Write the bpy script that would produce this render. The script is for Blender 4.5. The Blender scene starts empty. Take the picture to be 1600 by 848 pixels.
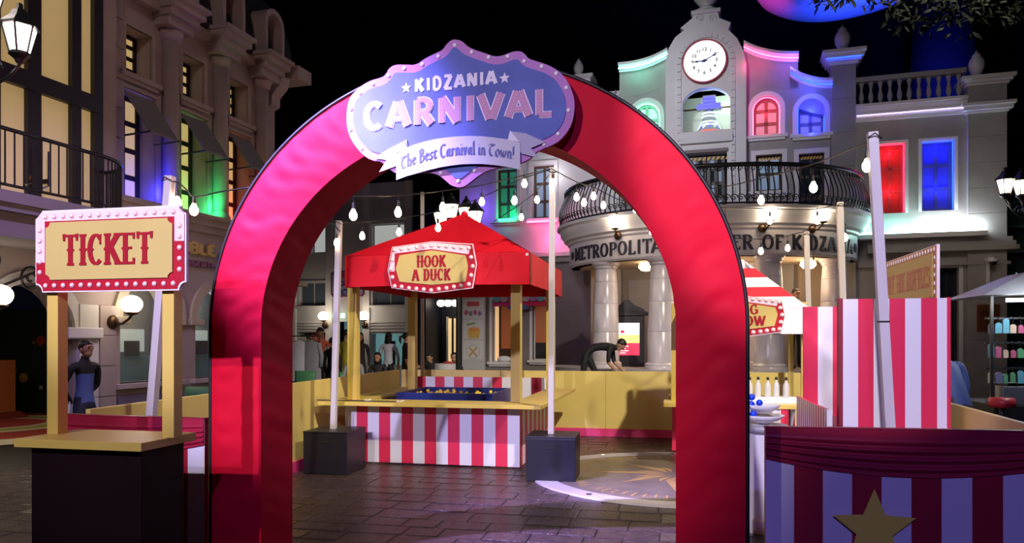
import bpy, math, random
from mathutils import Vector, Matrix
random.seed(7)
C = bpy.context.scene.collection
PI = math.pi
rad = math.radians

# ------------------------------------------------------------------ camera
FPX, HORIZON, CAM_H = 1155.0, 530.0, 1.55
YAW = math.atan(250 / 1155)                       # camera turned left of the +y axis of the square
cam_d = bpy.data.cameras.new('camera')
cam_d.sensor_width = 36.0
cam_d.lens = 36.0 * FPX / 1600
cam_d.shift_y = (HORIZON - 424) / 1600
cam_d.clip_end = 300
cam = bpy.data.objects.new('camera', cam_d)
C.objects.link(cam)
cam.location = (0, 0, CAM_H)
cam.rotation_euler = (PI / 2, 0, YAW)
bpy.context.scene.camera = cam

# ------------------------------------------------------------------ world, exposure
sc = bpy.context.scene
sc.view_settings.view_transform = 'Standard'
sc.view_settings.look = 'None'
sc.view_settings.exposure = 0.0
sc.view_settings.gamma = 1.0
sc.view_settings.use_curve_mapping = False
world = bpy.data.worlds.new('night')
sc.world = world
world.use_nodes = True
bg = world.node_tree.nodes['Background']
bg.inputs[0].default_value = (0.16, 0.15, 0.40, 1)
bg.inputs[1].default_value = 0.009

# ------------------------------------------------------------------ stage lights of the hall and added fill lamps
def light(name, kind, loc, power, col=(1, 1, 1), target=None, size=0.2, angle=60, blend=0.3, sy=None):
    d = bpy.data.lights.new(name, kind)
    d.energy = power
    d.color = col
    if kind == 'SPOT':
        d.spot_size = rad(angle); d.spot_blend = blend; d.shadow_soft_size = size
    elif kind == 'POINT':
        d.shadow_soft_size = size
    elif kind == 'AREA':
        d.size = size
        if sy:
            d.shape = 'RECTANGLE'; d.size_y = sy
    o = bpy.data.objects.new(name, d)
    C.objects.link(o)
    o.location = loc
    if target is not None:
        v = Vector(target) - Vector(loc)
        o.rotation_euler = v.to_track_quat('-Z', 'Y').to_euler()
    return o

light('stage_spot_key', 'SPOT', (-3.55, -4.2, 5.75), 1750, (1.0, 0.88, 0.90), (-2.3, 4.4, 2.5), 0.06, 36, 0.4)
light('stage_spot_pink', 'SPOT', (-5.2, 1.4, 7.2), 30000, (0.42, 0.33, 1.0), (-2.45, 4.45, 2.98), 0.06, 22, 1.0)
light('stage_spot_front', 'SPOT', (-2.3, -5.0, 5.6), 5200, (0.68, 0.60, 1.0), (-3.0, 8.6, 0.7), 0.08, 17, 0.5)
light('stage_spot_violet', 'SPOT', (0.2, -3.5, 5.2), 900, (0.32, 0.25, 1.0), (-0.3, 5.6, -0.4), 0.10, 60, 0.8)
light('stage_spot_plaza', 'SPOT', (3.4, 3.6, 8.4), 5200, (1.0, 0.90, 0.74), (-1.2, 11.0, 0.7), 0.12, 48, 0.5)
light('left_barrier_fill', 'SPOT', (-1.6, 5.2, 6.6), 900, (1.0, 0.88, 0.80), (-4.4, 6.6, 0.8), 0.10, 40, 0.7)  # added unseen lamp that brightens the left barrier
light('shop_wash_violet', 'SPOT', (-4.6, 5.2, 5.2), 260, (0.55, 0.40, 1.0), (-7.3, 8.4, 1.1), 0.10, 64, 0.8)
light('stage_spot_side', 'SPOT', (-0.55, -2.2, 6.5), 3800, (0.86, 0.78, 1.0), (1.35, 6.9, 1.25), 0.10, 17.0, 0.30)
light('facade_flood', 'SPOT', (-3.0, 6.0, 8.5), 2700, (0.92, 0.90, 1.0), (-0.6, 17.0, 6.2), 0.5, 38, 1.0)
light('right_wing_fill', 'SPOT', (1.5, 7.0, 8.5), 420, (1.0, 0.95, 0.95), (4.4, 16.6, 5.0), 0.5, 40, 1.0)  # extra lamp added to lift the brightness of the right wing
light('street_flood', 'SPOT', (-3.5, 2.0, 9.0), 260, (1.0, 0.78, 0.74), (-7.2, 10.5, 4.0), 0.5, 66, 0.7)

# ------------------------------------------------------------------ frames: from a pixel and a known plane to metres
class Frame:
    """A yawed ground frame; plane(px, py, ...) gives the point where the sight line meets a known real plane."""
    def __init__(s, yaw, org=(0, 0)):
        s.yaw = yaw; s.org = Vector((org[0], org[1], 0))
        s.R = Matrix.Rotation(yaw, 4, 'Z')
        s.Ri = s.R.inverted()
        s.cam = s.Ri @ (Vector((0, 0, CAM_H)) - s.org)
    def ray(s, px, py):
        u = (px - 800) / FPX; w = (HORIZON - py) / FPX
        ca, sa = math.cos(YAW), math.sin(YAW)
        return s.Ri.to_3x3() @ Vector((u * ca - sa, u * sa + ca, w))
    def py(s, px, py, Y):
        d = s.ray(px, py); return s.cam + d * ((Y - s.cam.y) / d.y)
    def px(s, px, py, X):
        d = s.ray(px, py); return s.cam + d * ((X - s.cam.x) / d.x)
    def pz(s, px, py, Z):
        d = s.ray(px, py); return s.cam + d * ((Z - s.cam.z) / d.z)
    def w(s, p):
        return s.R @ Vector(p) + s.org

W = Frame(0)
B = Frame(rad(-5))                                 # the buildings stand five degrees off the booths' grid

# ------------------------------------------------------------------ materials
MATS = {}
def mat(name, col, rough=0.55, metal=0.0, emit=0.0, ecol=None, var=0.0, vs=6.0, bump=0.0, bs=30.0, spec=0.5, coat=0.0, alpha=1.0,
        stretch=None, col2=None, trans=0.0):
    if name in MATS:
        return MATS[name]
    m = bpy.data.materials.new(name)
    m.use_nodes = True
    nt = m.node_tree
    b = nt.nodes['Principled BSDF']
    b.inputs['Base Color'].default_value = (*col, 1)
    b.inputs['Roughness'].default_value = rough
    b.inputs['Metallic'].default_value = metal
    b.inputs['Specular IOR Level'].default_value = spec
    b.inputs['Coat Weight'].default_value = coat
    b.inputs['Alpha'].default_value = alpha
    b.inputs['Transmission Weight'].default_value = trans
    if emit:
        b.inputs['Emission Color'].default_value = (*(ecol or col), 1)
        b.inputs['Emission Strength'].default_value = emit
    if var or bump:
        tc = nt.nodes.new('ShaderNodeTexCoord')
        mp = nt.nodes.new('ShaderNodeMapping')
        nt.links.new(tc.outputs['Object'], mp.inputs['Vector'])
        if stretch:
            mp.inputs['Scale'].default_value = stretch
    if var:
        n = nt.nodes.new('ShaderNodeTexNoise')
        n.inputs['Scale'].default_value = vs
        n.inputs['Detail'].default_value = 5
        nt.links.new(mp.outputs[0], n.inputs['Vector'])
        mx = nt.nodes.new('ShaderNodeMix'); mx.data_type = 'RGBA'
        r = nt.nodes.new('ShaderNodeMapRange')
        r.inputs[1].default_value = 0.3; r.inputs[2].default_value = 0.7
        nt.links.new(n.outputs['Fac'], r.inputs[0])
        nt.links.new(r.outputs[0], mx.inputs[0])
        c2 = col2 or tuple(min(1, c * (1 - var)) for c in col)
        mx.inputs[6].default_value = (*col, 1)
        mx.inputs[7].default_value = (*c2, 1)
        nt.links.new(mx.outputs[2], b.inputs['Base Color'])
    if bump:
        n2 = nt.nodes.new('ShaderNodeTexNoise')
        n2.inputs['Scale'].default_value = bs
        n2.inputs['Detail'].default_value = 6
        nt.links.new(mp.outputs[0], n2.inputs['Vector'])
        bp = nt.nodes.new('ShaderNodeBump')
        bp.inputs['Strength'].default_value = bump
        bp.inputs['Distance'].default_value = 0.02
        nt.links.new(n2.outputs['Fac'], bp.inputs['Height'])
        nt.links.new(bp.outputs[0], b.inputs['Normal'])
    MATS[name] = m
    return m

# ------------------------------------------------------------------ mesh collector
class MB:
    def __init__(s):
        s.v = []; s.f = []; s.mi = []; s.m = 0
    def add(s, vs, fs):
        o = len(s.v)
        s.v += [tuple(p) for p in vs]
        for f in fs:
            s.f.append([i + o for i in f]); s.mi.append(s.m)
        return s
    def slot(s, m):
        s.m = m; return s
    def box(s, x0, x1, y0, y1, z0, z1):
        return s.add([(x0, y0, z0), (x1, y0, z0), (x1, y1, z0), (x0, y1, z0), (x0, y0, z1), (x1, y0, z1), (x1, y1, z1), (x0, y1, z1)],
                     [(0, 3, 2, 1), (4, 5, 6, 7), (0, 1, 5, 4), (1, 2, 6, 5), (2, 3, 7, 6), (3, 0, 4, 7)])
    def bar(s, p, q, w, h=None):
        p, q = Vector(p), Vector(q); h = h or w
        d = (q - p).normalized()
        up = Vector((0, 0, 1)) if abs(d.z) < 0.95 else Vector((0, 1, 0))
        a = d.cross(up).normalized() * w / 2; b = a.cross(d).normalized() * h / 2
        vs = [p - a - b, p + a - b, p + a + b, p - a + b, q - a - b, q + a - b, q + a + b, q - a + b]
        return s.add(vs, [(0, 3, 2, 1), (4, 5, 6, 7), (0, 1, 5, 4), (1, 2, 6, 5), (2, 3, 7, 6), (3, 0, 4, 7)])
    def tube(s, pts, r, n=8, cap=True, closed=False):
        pts = [Vector(p) for p in pts]; k = len(pts)
        rs = r if isinstance(r, (list, tuple)) else [r] * k
        prev = None; vs = []
        for i, p in enumerate(pts):
            if closed:
                d = pts[(i + 1) % k] - pts[i - 1]
            else:
                d = pts[min(i + 1, k - 1)] - pts[max(i - 1, 0)]
            d = d.normalized() if d.length > 1e-9 else Vector((0, 0, 1))
            if prev is None:
                up = Vector((0, 0, 1)) if abs(d.z) < 0.9 else Vector((1, 0, 0))
                a = d.cross(up).normalized()
            else:
                a = (prev - d * prev.dot(d)); a = a.normalized() if a.length > 1e-6 else d.orthogonal().normalized()
            prev = a; b = d.cross(a)
            for j in range(n):
                t = 2 * PI * j / n
                vs.append(p + (a * math.cos(t) + b * math.sin(t)) * rs[i])
        fs = []
        for i in range(k if closed else k - 1):
            for j in range(n):
                i2 = (i + 1) % k
                fs.append((i * n + j, i * n + (j + 1) % n, i2 * n + (j + 1) % n, i2 * n + j))
        if cap and not closed:
            fs.append(tuple(range(n - 1, -1, -1))); fs.append(tuple((k - 1) * n + j for j in range(n)))
        return s.add(vs, fs)
    def lathe(s, prof, c=(0, 0, 0), n=20, a0=0.0, a1=2 * PI, sx=1.0, sy=1.0):
        full = abs(a1 - a0 - 2 * PI) < 1e-6
        m = n if full else n + 1
        vs = []
        for (r, z) in prof:
            for j in range(m):
                t = a0 + (a1 - a0) * j / n
                vs.append((c[0] + sx * r * math.cos(t), c[1] + sy * r * math.sin(t), c[2] + z))
        fs = []
        for i in range(len(prof) - 1):
            for j in range(n):
                j2 = (j + 1) % m
                fs.append((i * m + j, i * m + j2, (i + 1) * m + j2, (i + 1) * m + j))
        if full:
            if prof[0][0] > 1e-6: fs.append(tuple(range(m - 1, -1, -1)))
            if prof[-1][0] > 1e-6: fs.append(tuple((len(prof) - 1) * m + j for j in range(m)))
        return s.add(vs, fs)
    def prism(s, poly, d0, d1, ax='y'):
        def P(u, v, d):
            return (u, d, v) if ax == 'y' else ((d, u, v) if ax == 'x' else (u, v, d))
        k = len(poly)
        vs = [P(u, v, d0) for u, v in poly] + [P(u, v, d1) for u, v in poly]
        fs = [tuple(range(k)), tuple(range(2 * k - 1, k - 1, -1))]
        for i in range(k):
            j = (i + 1) % k
            fs.append((i, i + k, j + k, j))
        return s.add(vs, fs)
    def ring(s, outer, inner, d0, d1, ax='y', closed=True):
        def P(u, v, d):
            return (u, d, v) if ax == 'y' else ((d, u, v) if ax == 'x' else (u, v, d))
        k = len(outer)
        vs = [P(*p, d0) for p in outer] + [P(*p, d0) for p in inner] + [P(*p, d1) for p in outer] + [P(*p, d1) for p in inner]
        fs = []
        for i in range(k if closed else k - 1):
            j = (i + 1) % k
            fs += [(i, j, k + j, k + i), (2 * k + j, 2 * k + i, 3 * k + i, 3 * k + j), (j, i, 2 * k + i, 2 * k + j), (k + i, k + j, 3 * k + j, 3 * k + i)]
        if not closed:
            fs += [(0, k, 3 * k, 2 * k), (k - 1, 3 * k - 1, 4 * k - 1, 2 * k - 1)]
        return s.add(vs, fs)
    def ball(s, c, r, n=12, m=8):
        rx, ry, rz = r if isinstance(r, (list, tuple)) else (r, r, r)
        prof = []
        vs = [(c[0], c[1], c[2] - rz)]
        for i in range(1, m):
            t = -PI / 2 + PI * i / m
            for j in range(n):
                a = 2 * PI * j / n
                vs.append((c[0] + rx * math.cos(t) * math.cos(a), c[1] + ry * math.cos(t) * math.sin(a), c[2] + rz * math.sin(t)))
        vs.append((c[0], c[1], c[2] + rz))
        fs = [(0, 1 + (j + 1) % n, 1 + j) for j in range(n)]
        for i in range(m - 2):
            for j in range(n):
                fs.append((1 + i * n + j, 1 + i * n + (j + 1) % n, 1 + (i + 1) * n + (j + 1) % n, 1 + (i + 1) * n + j))
        top = len(vs) - 1; b0 = 1 + (m - 2) * n
        fs += [(b0 + j, b0 + (j + 1) % n, top) for j in range(n)]
        return s.add(vs, fs)
    def grid(s, fn, nu, nv):
        vs = [fn(i / nu, j / nv) for j in range(nv + 1) for i in range(nu + 1)]
        fs = [(j * (nu + 1) + i, j * (nu + 1) + i + 1, (j + 1) * (nu + 1) + i + 1, (j + 1) * (nu + 1) + i) for j in range(nv) for i in range(nu)]
        return s.add(vs, fs)
    def mesh(s, name, mats, smooth=False, off=None):
        me = bpy.data.meshes.new(name)
        vs = s.v if off is None else [(x - off[0], y - off[1], z - off[2]) for x, y, z in s.v]
        me.from_pydata(vs, [], s.f)
        mats = mats if isinstance(mats, (list, tuple)) else [mats]
        for m in mats: me.materials.append(m)
        if len(mats) > 1: me.polygons.foreach_set('material_index', s.mi)
        if smooth: me.polygons.foreach_set('use_smooth', [True] * len(me.polygons))
        me.update()
        return me
    def build(s, name, mats, parent=None, smooth=False, bevel=0.0, off=None, auto=None):
        if parent is not None and off is None: off = parent.get('_off')
        me = s.mesh(name, mats, smooth, off)
        o = bpy.data.objects.new(name, me)
        C.objects.link(o)
        if parent is not None: o.parent = parent
        if bevel:
            b = o.modifiers.new('b', 'BEVEL'); b.width = bevel; b.segments = 2; b.limit_method = 'ANGLE'
        if auto:
            try: me.set_sharp_from_angle(angle=rad(auto))
            except Exception: pass
        return o

def tag(o, label=None, cat=None, group=None, kind=None):
    if label: o['label'] = label
    if cat: o['category'] = cat
    if group: o['group'] = group
    if kind: o['kind'] = kind
    return o

def thing(name, label, cat, loc=(0, 0, 0), rz=0.0, group=None, frame=None, kind=None):
    """An Empty at the base of a thing. With a frame, loc and every part are given in that frame."""
    o = bpy.data.objects.new(name, None)
    o.empty_display_size = 0.2
    C.objects.link(o)
    if frame is not None:
        o.location = frame.w(loc); o.rotation_euler = (0, 0, frame.yaw)
        o['_off'] = tuple(loc)
    else:
        o.location = loc; o.rotation_euler = (0, 0, rz)
    return tag(o, label, cat, group, kind)

def dup(root, parent=None):
    c = root.copy(); C.objects.link(c)
    if parent is not None: c.parent = parent
    for ch in list(root.children): dup(ch, c)
    return c

def arc(cx, cy, rx, ry, a, b, n=10):
    return [(cx + rx * math.cos(rad(a + (b - a) * i / n)), cy + ry * math.sin(rad(a + (b - a) * i / n))) for i in range(n + 1)]

def arched(u0, u1, z0, zs, rise=None, n=12):
    """outline of an arch-headed opening: sill z0, spring zs"""
    r = (u1 - u0) / 2; rise = rise or r
    return [(u0, z0)] + [(u1, z0)] + arc((u0 + u1) / 2, zs, r, rise, 0, 180, n)

def wall_holes(mb, u0, u1, z0, z1, holes, d0, d1, ax='y'):
    """a wall slab with rectangular (u0,u1,z0,z1) or arched (u0,u1,z0,zspring,'a') openings"""
    us = sorted({u0, u1, *[h[0] for h in holes], *[h[1] for h in holes]})
    us = [u for u in us if u0 <= u <= u1]
    for a, b in zip(us, us[1:]):
        col = []
        for h in holes:
            if h[0] <= a + 1e-6 and h[1] >= b - 1e-6:
                top = h[3] + ((h[1] - h[0]) / 2 if len(h) > 4 else 0)
                col.append((h[2], top))
        col.sort(); z = z0
        segs = []
        for (p, q) in col:
            if p > z + 1e-6: segs.append((z, p))
            z = max(z, q)
        if z < z1 - 1e-6: segs.append((z, z1))
        for p, q in segs:
            if ax == 'y': mb.box(a, b, d0, d1, p, q)
            else: mb.box(d0, d1, a, b, p, q)
    for h in holes:
        if len(h) > 4:
            r = (h[1] - h[0]) / 2; c = (h[0] + h[1]) / 2; zs = h[3]
            for i in range(12):
                t0, t1 = PI * i / 12, PI * (i + 1) / 12
                xa, xb = c + r * math.cos(t0), c + r * math.cos(t1)
                mb.prism([(xb, zs + r * math.sin(t1)), (xa, zs + r * math.sin(t0)), (xa, zs + r), (xb, zs + r)], d0, d1, ax)
    return mb

# ------------------------------------------------------------------ lettering: pen strokes with slab serifs
GL = {
 'A': (.72, [[(.05, 0), (.33, 1)], [(.39, 1), (.67, 0)], [(.17, .30), (.55, .30)]], [(.05, 0), (.67, 0)], []),
 'B': (.62, [[(.13, 0), (.13, 1)], [(.13, 1), (.32, 1)] + arc(.32, .77, .2, .23, 90, -90, 8) + [(.13, .54)], [(.13, .54), (.34, .54)] + arc(.34, .27, .21, .27, 90, -90, 8) + [(.13, 0)]], [(.09, 0), (.09, 1)], [.13]),
 'C': (.64, [arc(.35, .5, .27, .5, 48, 312, 18)], [], [.08]),
 'D': (.66, [[(.13, 0), (.13, 1)], [(.13, 1), (.28, 1)] + arc(.28, .5, .28, .5, 90, -90, 12) + [(.13, 0)]], [(.09, 0), (.09, 1)], [.13]),
 'E': (.56, [[(.13, 0), (.13, 1)], [(.13, 1), (.5, 1)], [(.13, .52), (.42, .52)], [(.13, 0), (.5, 0)]], [(.09, 0), (.09, 1)], [.13]),
 'F': (.54, [[(.13, 0), (.13, 1)], [(.13, 1), (.5, 1)], [(.13, .52), (.42, .52)]], [(.13, 0), (.09, 1)], [.13]),
 'G': (.68, [arc(.35, .5, .27, .5, 48, 330, 18), [(.40, .45), (.6, .45)], [(.6, .45), (.6, .06)]], [(.58, .45)], [.08]),
 'H': (.70, [[(.13, 0), (.13, 1)], [(.57, 0), (.57, 1)], [(.13, .52), (.57, .52)]], [(.13, 0), (.13, 1), (.57, 0), (.57, 1)], [.13, .57]),
 'I': (.30, [[(.15, 0), (.15, 1)]], [(.15, 0), (.15, 1)], [.15]),
 'K': (.70, [[(.13, 0), (.13, 1)], [(.58, 1), (.15, .42)], [(.27, .56), (.60, 0)]], [(.13, 0), (.13, 1), (.56, 1), (.6, 0)], [.13]),
 'L': (.54, [[(.13, 0), (.13, 1)], [(.13, 0), (.5, 0)]], [(.13, 1), (.09, 0)], [.13]),
 'M': (.86, [[(.11, 0), (.13, 1)], [(.13, 1), (.41, .12)], [(.45, .12), (.73, 1)], [(.73, 1), (.75, 0)]], [(.11, 0), (.10, 1), (.75, 0), (.76, 1)], []),
 'N': (.74, [[(.13, 0), (.13, 1)], [(.13, 1), (.61, 0)], [(.61, 0), (.61, 1)]], [(.13, 0), (.1, 1), (.61, 1)], []),
 'O': (.72, [arc(.36, .5, .28, .5, 0, 360, 24)], [], [.08, .64]),
 'P': (.60, [[(.13, 0), (.13, 1)], [(.13, 1), (.32, 1)] + arc(.32, .74, .22, .26, 90, -90, 8) + [(.13, .48)]], [(.13, 0), (.09, 1)], [.13]),
 'R': (.66, [[(.13, 0), (.13, 1)], [(.13, 1), (.32, 1)] + arc(.32, .75, .21, .25, 90, -90, 8) + [(.13, .5)], [(.32, .5), (.58, 0)]], [(.13, 0), (.09, 1), (.6, 0)], [.13]),
 'S': (.58, [arc(.29, .75, .21, .25, 30, 250, 10) + arc(.29, .25, .22, .25, 80, -150, 12)], [], []),
 'T': (.64, [[(.32, 0), (.32, 1)], [(.03, 1), (.61, 1)]], [(.32, 0)], [.32]),
 'U': (.70, [[(.12, 1), (.12, .3)] + arc(.35, .3, .23, .3, 180, 360, 10) + [(.58, 1)]], [(.12, 1), (.58, 1)], [.12, .58]),
 'V': (.70, [[(.04, 1), (.32, 0)], [(.38, 0), (.66, 1)]], [(.04, 1), (.66, 1)], []),
 'W': (.96, [[(.04, 1), (.25, 0)], [(.29, 0), (.46, .9)], [(.50, .9), (.67, 0)], [(.71, 0), (.92, 1)]], [(.04, 1), (.92, 1), (.48, 1)], []),
 'X': (.66, [[(.05, 0), (.61, 1)], [(.05, 1), (.61, 0)]], [], []),
 'Z': (.62, [[(.06, 1), (.56, 1)], [(.53, 1), (.09, 0)], [(.06, 0), (.58, 0)]], [], []),
}
# broad-nib lower case for the ribbon of the big sign
NIB = {
 'T': (.62, [arc(.34, .38, .26, .38, 70, 300, 12), [(.0, .78), (.2, .88), (.62, .82)]]),
 'B': (.55, [[(.1, .95), (.1, 0)], [(.0, .85), (.25, 1.0), (.42, .82), (.36, .6), (.12, .52)], [(.2, .53), (.46, .42), (.48, .16), (.28, 0), (.05, .04)]]),
 'C': (.62, [arc(.36, .46, .3, .48, 55, 305, 14)]),
 'h': (.50, [[(.1, 1.0), (.1, 0)], [(.1, .38), (.26, .54), (.4, .42), (.4, .12), (.34, 0)]]),
 'e': (.44, [[(.1, .28), (.34, .34), (.32, .5), (.2, .55), (.07, .4), (.06, .18), (.2, 0), (.38, .1)]]),
 's': (.36, [[(.3, .5), (.16, .54), (.06, .42), (.26, .2), (.2, .02), (.04, .06)]]),
 't': (.36, [[(.14, .62), (.1, .16), (.2, 0), (.32, .08)], [(.0, .52), (.32, .54)]]),
 'a': (.46, [[(.34, .52), (.14, .5), (.05, .22), (.14, .02), (.32, .16)], [(.34, .54), (.32, .08), (.42, .0)]]),
 'r': (.38, [[(.1, .54), (.1, 0)], [(.1, .4), (.22, .54), (.34, .46)]]),
 'n': (.50, [[(.1, .54), (.1, 0)], [(.1, .4), (.26, .54), (.38, .42), (.38, .02), (.46, .02)]]),
 'i': (.22, [[(.1, .54), (.1, .04), (.18, .0)], [(.08, .74), (.12, .78)]]),
 'v': (.44, [[(.04, .54), (.2, .0), (.36, .5), (.3, .56)]]),
 'l': (.22, [[(.1, 1.0), (.1, .06), (.18, 0)]]),
 'o': (.48, [arc(.23, .27, .18, .27, 0, 360, 14)]),
 'w': (.66, [[(.04, .54), (.14, .04), (.3, .3), (.34, .5)], [(.3, .2), (.42, .0), (.56, .2), (.58, .52)]]),
 '!': (.22, [[(.12, .95), (.1, .3)], [(.09, .04), (.13, .08)]]),
}

def glyph_mb(ch, h, tx, ty, t, serif=0.0, spur=False, sx=1.0, y0=0.0, mb=None, ox=0.0, oz=0.0, lay=None):
    """one letter, x right, z up, standing t in front (towards -y) of y0"""
    w, lines, ser, stems = GL[ch]
    mb = mb or MB()
    lay = lay or ty
    step = [0]
    def put(poly):
        step[0] += 1
        mb.prism([(ox + x, oz + z) for x, z in poly], y0 - t * (1 + .03 * step[0]), y0)
    for ln in lines:
        step[0] += 1
        tt = t * (1 + .03 * step[0])
        pts = [Vector((x * h * sx, z * (h - 2 * lay) + lay)) for x, z in ln]
        k = len(pts); closed = (pts[0] - pts[-1]).length < 1e-6
        L, Rr = [], []
        for i in range(k):
            if closed and i in (0, k - 1): a, b = pts[-2], pts[1]
            else: a, b = pts[max(i - 1, 0)], pts[min(i + 1, k - 1)]
            d1 = (pts[i] - pts[max(i - 1, 0)]); d2 = (pts[min(i + 1, k - 1)] - pts[i])
            d = (b - a).normalized(); n = Vector((-d.y, d.x))
            if 0 < i < k - 1 and d1.length > 0 and d2.length > 0:
                c = max(.45, d1.normalized().dot(d))
            else: c = 1.0
            dn = d1 if d1.length > 0 else d2
            nn = Vector((-dn.y, dn.x)).normalized()
            hw = math.hypot(nn.x * tx, nn.y * ty) if k > 5 else (abs(nn.x) * tx + abs(nn.y) * ty)
            if k > 5:
                hw = math.hypot(n.x * tx, n.y * ty)
            L.append(pts[i] + n * hw / c); Rr.append(pts[i] - n * hw / c)
        vs, fs = [], []
        for i in range(k):
            for q in (L[i], Rr[i]):
                vs.append((ox + q.x, y0 - tt, oz + q.y)); vs.append((ox + q.x, y0, oz + q.y))
        for i in range(k - 1):
            a, b = i * 4, (i + 1) * 4
            fs += [(a, a + 2, b + 2, b), (a + 1, a, b, b + 1), (a + 2, a + 3, b + 3, b + 2)]
        fs += [(0, 1, 3, 2), ((k - 1) * 4, (k - 1) * 4 + 2, (k - 1) * 4 + 3, (k - 1) * 4 + 1)]
        mb.add(vs, fs)
    if serif:
        sw = serif * h; st = ty * 1.0
        for (x, z) in ser:
            cx = x * h * sx; cz = 0 if z == 0 else (h if z == 1 else z * h)
            zz = (cz, cz + 2 * st) if z == 0 else ((cz - 2 * st, cz) if z == 1 else (cz - st, cz + st))
            put([(cx - sw, zz[0]), (cx + sw, zz[0]), (cx + sw, zz[1]), (cx - sw, zz[1])])
        if ch == 'T':
            for x in (.03, .61):
                cx = x * h * sx
                put([(cx - st, h - 5 * st), (cx + st, h - 5 * st), (cx + st * 1.4, h + st * .6), (cx - st * 1.4, h + st * .6)])
        if ch in 'EFLZ':
            for z in ((1,) if ch == 'F' else ((0,) if ch == 'L' else (0, 1))):
                cx = .5 * h * sx
                a, b = (h - 5 * st, h) if z else (0, 5 * st)
                put([(cx - st, a), (cx + st, a), (cx + st, b), (cx - st, b)])
        if ch in 'CGS':
            put([(.50 * h * sx, h * .66), (.50 * h * sx + 1.7 * st, h * .66), (.50 * h * sx + 1.7 * st, h), (.50 * h * sx, h * .93)])
    if spur:
        for x in stems:
            cx = x * h * sx; e = tx * 1.65
            put([(cx - e, h * .5), (cx, h * .5 - e), (cx + e, h * .5), (cx, h * .5 + e)])
    return mb

GCACHE = {}
def text_run(parent, text, h, at, mats, tx, ty, t, serif=0.0, spur=False, sx=1.0, gap=0.06, space=0.4, center=True, place=None, one=False, name='letter', width=None, lay=None):
    """letters as parts of parent; at = (x, y, z) of the baseline in parent's local frame, or place(u) -> Matrix"""
    adv = [(GL[c][0] * sx * h + gap * h) if c in GL else space * h for c in text]
    tot = sum(adv) - gap * h
    k = 1.0
    if width: k = width / tot
    u = -tot * k / 2 if center else 0.0
    out = []
    big = MB()
    for c, a in zip(text, adv):
        if c in GL:
            if one:
                glyph_mb(c, h, tx, ty, t, serif, spur, sx * k, at[1], big, at[0] + u, at[2])
            else:
                key = (c, h, tx, ty, t, serif, spur, sx * k, mats.name, lay)
                if key not in GCACHE: GCACHE[key] = glyph_mb(c, h, tx, ty, t, serif, spur, sx * k, lay=lay).mesh(name, mats)
                o = bpy.data.objects.new(name, GCACHE[key]); C.objects.link(o); o.parent = parent
                gw = GL[c][0] * h * sx * k
                if place:
                    o.matrix_local = place(u + gw / 2) @ Matrix.Translation((-gw / 2, 0, 0))
                else:
                    off = parent.get('_off') or (0, 0, 0)
                    o.location = (at[0] + u - off[0], at[1] - off[1], at[2] - off[2])
                o['_ch'] = c; o['_w'] = sx * k
                out.append(o)
        u += a * k
    if one:
        out.append(big.build(name, mats, parent))
    return out

def font_mesh(text, size, mats, extrude=0.003, bold=0.0, name='lettering', parent=None, loc=(0, 0, 0), rot=(PI / 2, 0, 0), align='CENTER', sx=1.0):
    """lettering in the built-in typeface, turned into a mesh"""
    cu = bpy.data.curves.new(name, 'FONT')
    cu.body = text; cu.size = size; cu.extrude = extrude; cu.offset = bold; cu.align_x = align; cu.resolution_u = 3
    o = bpy.data.objects.new(name, cu)
    C.objects.link(o)
    dg = bpy.context.evaluated_depsgraph_get()
    me = bpy.data.meshes.new_from_object(o.evaluated_get(dg))
    bpy.data.objects.remove(o); bpy.data.curves.remove(cu)
    me.name = name
    me.materials.clear(); me.materials.append(mats)
    o = bpy.data.objects.new(name, me)
    C.objects.link(o)
    if parent is not None: o.parent = parent
    off = (parent.get('_off') if parent is not None else None) or (0, 0, 0)
    o.location = tuple(a - b for a, b in zip(loc, off)); o.rotation_euler = rot; o.scale = (sx, 1, 1)
    return o

# ------------------------------------------------------------------ shared materials
M = {}
M['red_fabric'] = mat('red_fabric', (.66, .005, .028), .62, var=.12, vs=2, bump=.10, bs=7, spec=.12)
M['red_canopy'] = mat('red_canopy', (.54, .007, .019), .6, var=.1, vs=2, bump=.12, bs=5, spec=.15)
M['piping'] = mat('black_piping', (.012, .010, .012), .5)
M['yellow'] = mat('yellow_paint', (.62, .46, .10), .42, var=.08, vs=2.5)
M['yellow_wall'] = mat('yellow_wall_paint', (.76, .60, .18), .45, var=.12, vs=1.3)
M['pink'] = mat('pink_skirting', (.75, .05, .20), .4)
M['stripe_red'] = mat('stripe_red', (.70, .025, .085), .42)
M['stripe_white'] = mat('stripe_white', (.74, .72, .80), .42)
M['maroon'] = mat('maroon_print', (.30, .010, .035), .45, var=.15, vs=4)
M['gold'] = mat('gold_star_paint', (.85, .75, .10), .45)
M['sign_gold'] = mat('sign_gold', (.52, .41, .13), .6, spec=.2, var=.06, vs=4)
M['sign_red'] = mat('sign_red', (.38, .007, .022), .6, spec=.2)
M['sign_pale'] = mat('sign_pale_pink', (.80, .58, .66), .6, spec=.2)
M['sign_white'] = mat('sign_white_edge', (.82, .74, .80), .6, spec=.2)
M['letter_red'] = mat('letter_red', (.30, .006, .016), .6, spec=.2)
M['dot'] = mat('painted_bulb_dot', (.90, .84, .84), .6, spec=.2)
M['dotring'] = mat('painted_bulb_ring', (.82, .42, .40), .6, spec=.2)
M['counter_dark'] = mat('dark_counter_laminate', (.010, .003, .005), .55, var=.3, vs=1.5, spec=.15)
M['black_box'] = mat('black_box_paint', (.010, .010, .018), .38, var=.2, vs=3)
M['pole'] = mat('white_pole_paint', (.58, .54, .58), .5, var=.12, vs=8, stretch=(1, 1, .2))
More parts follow.
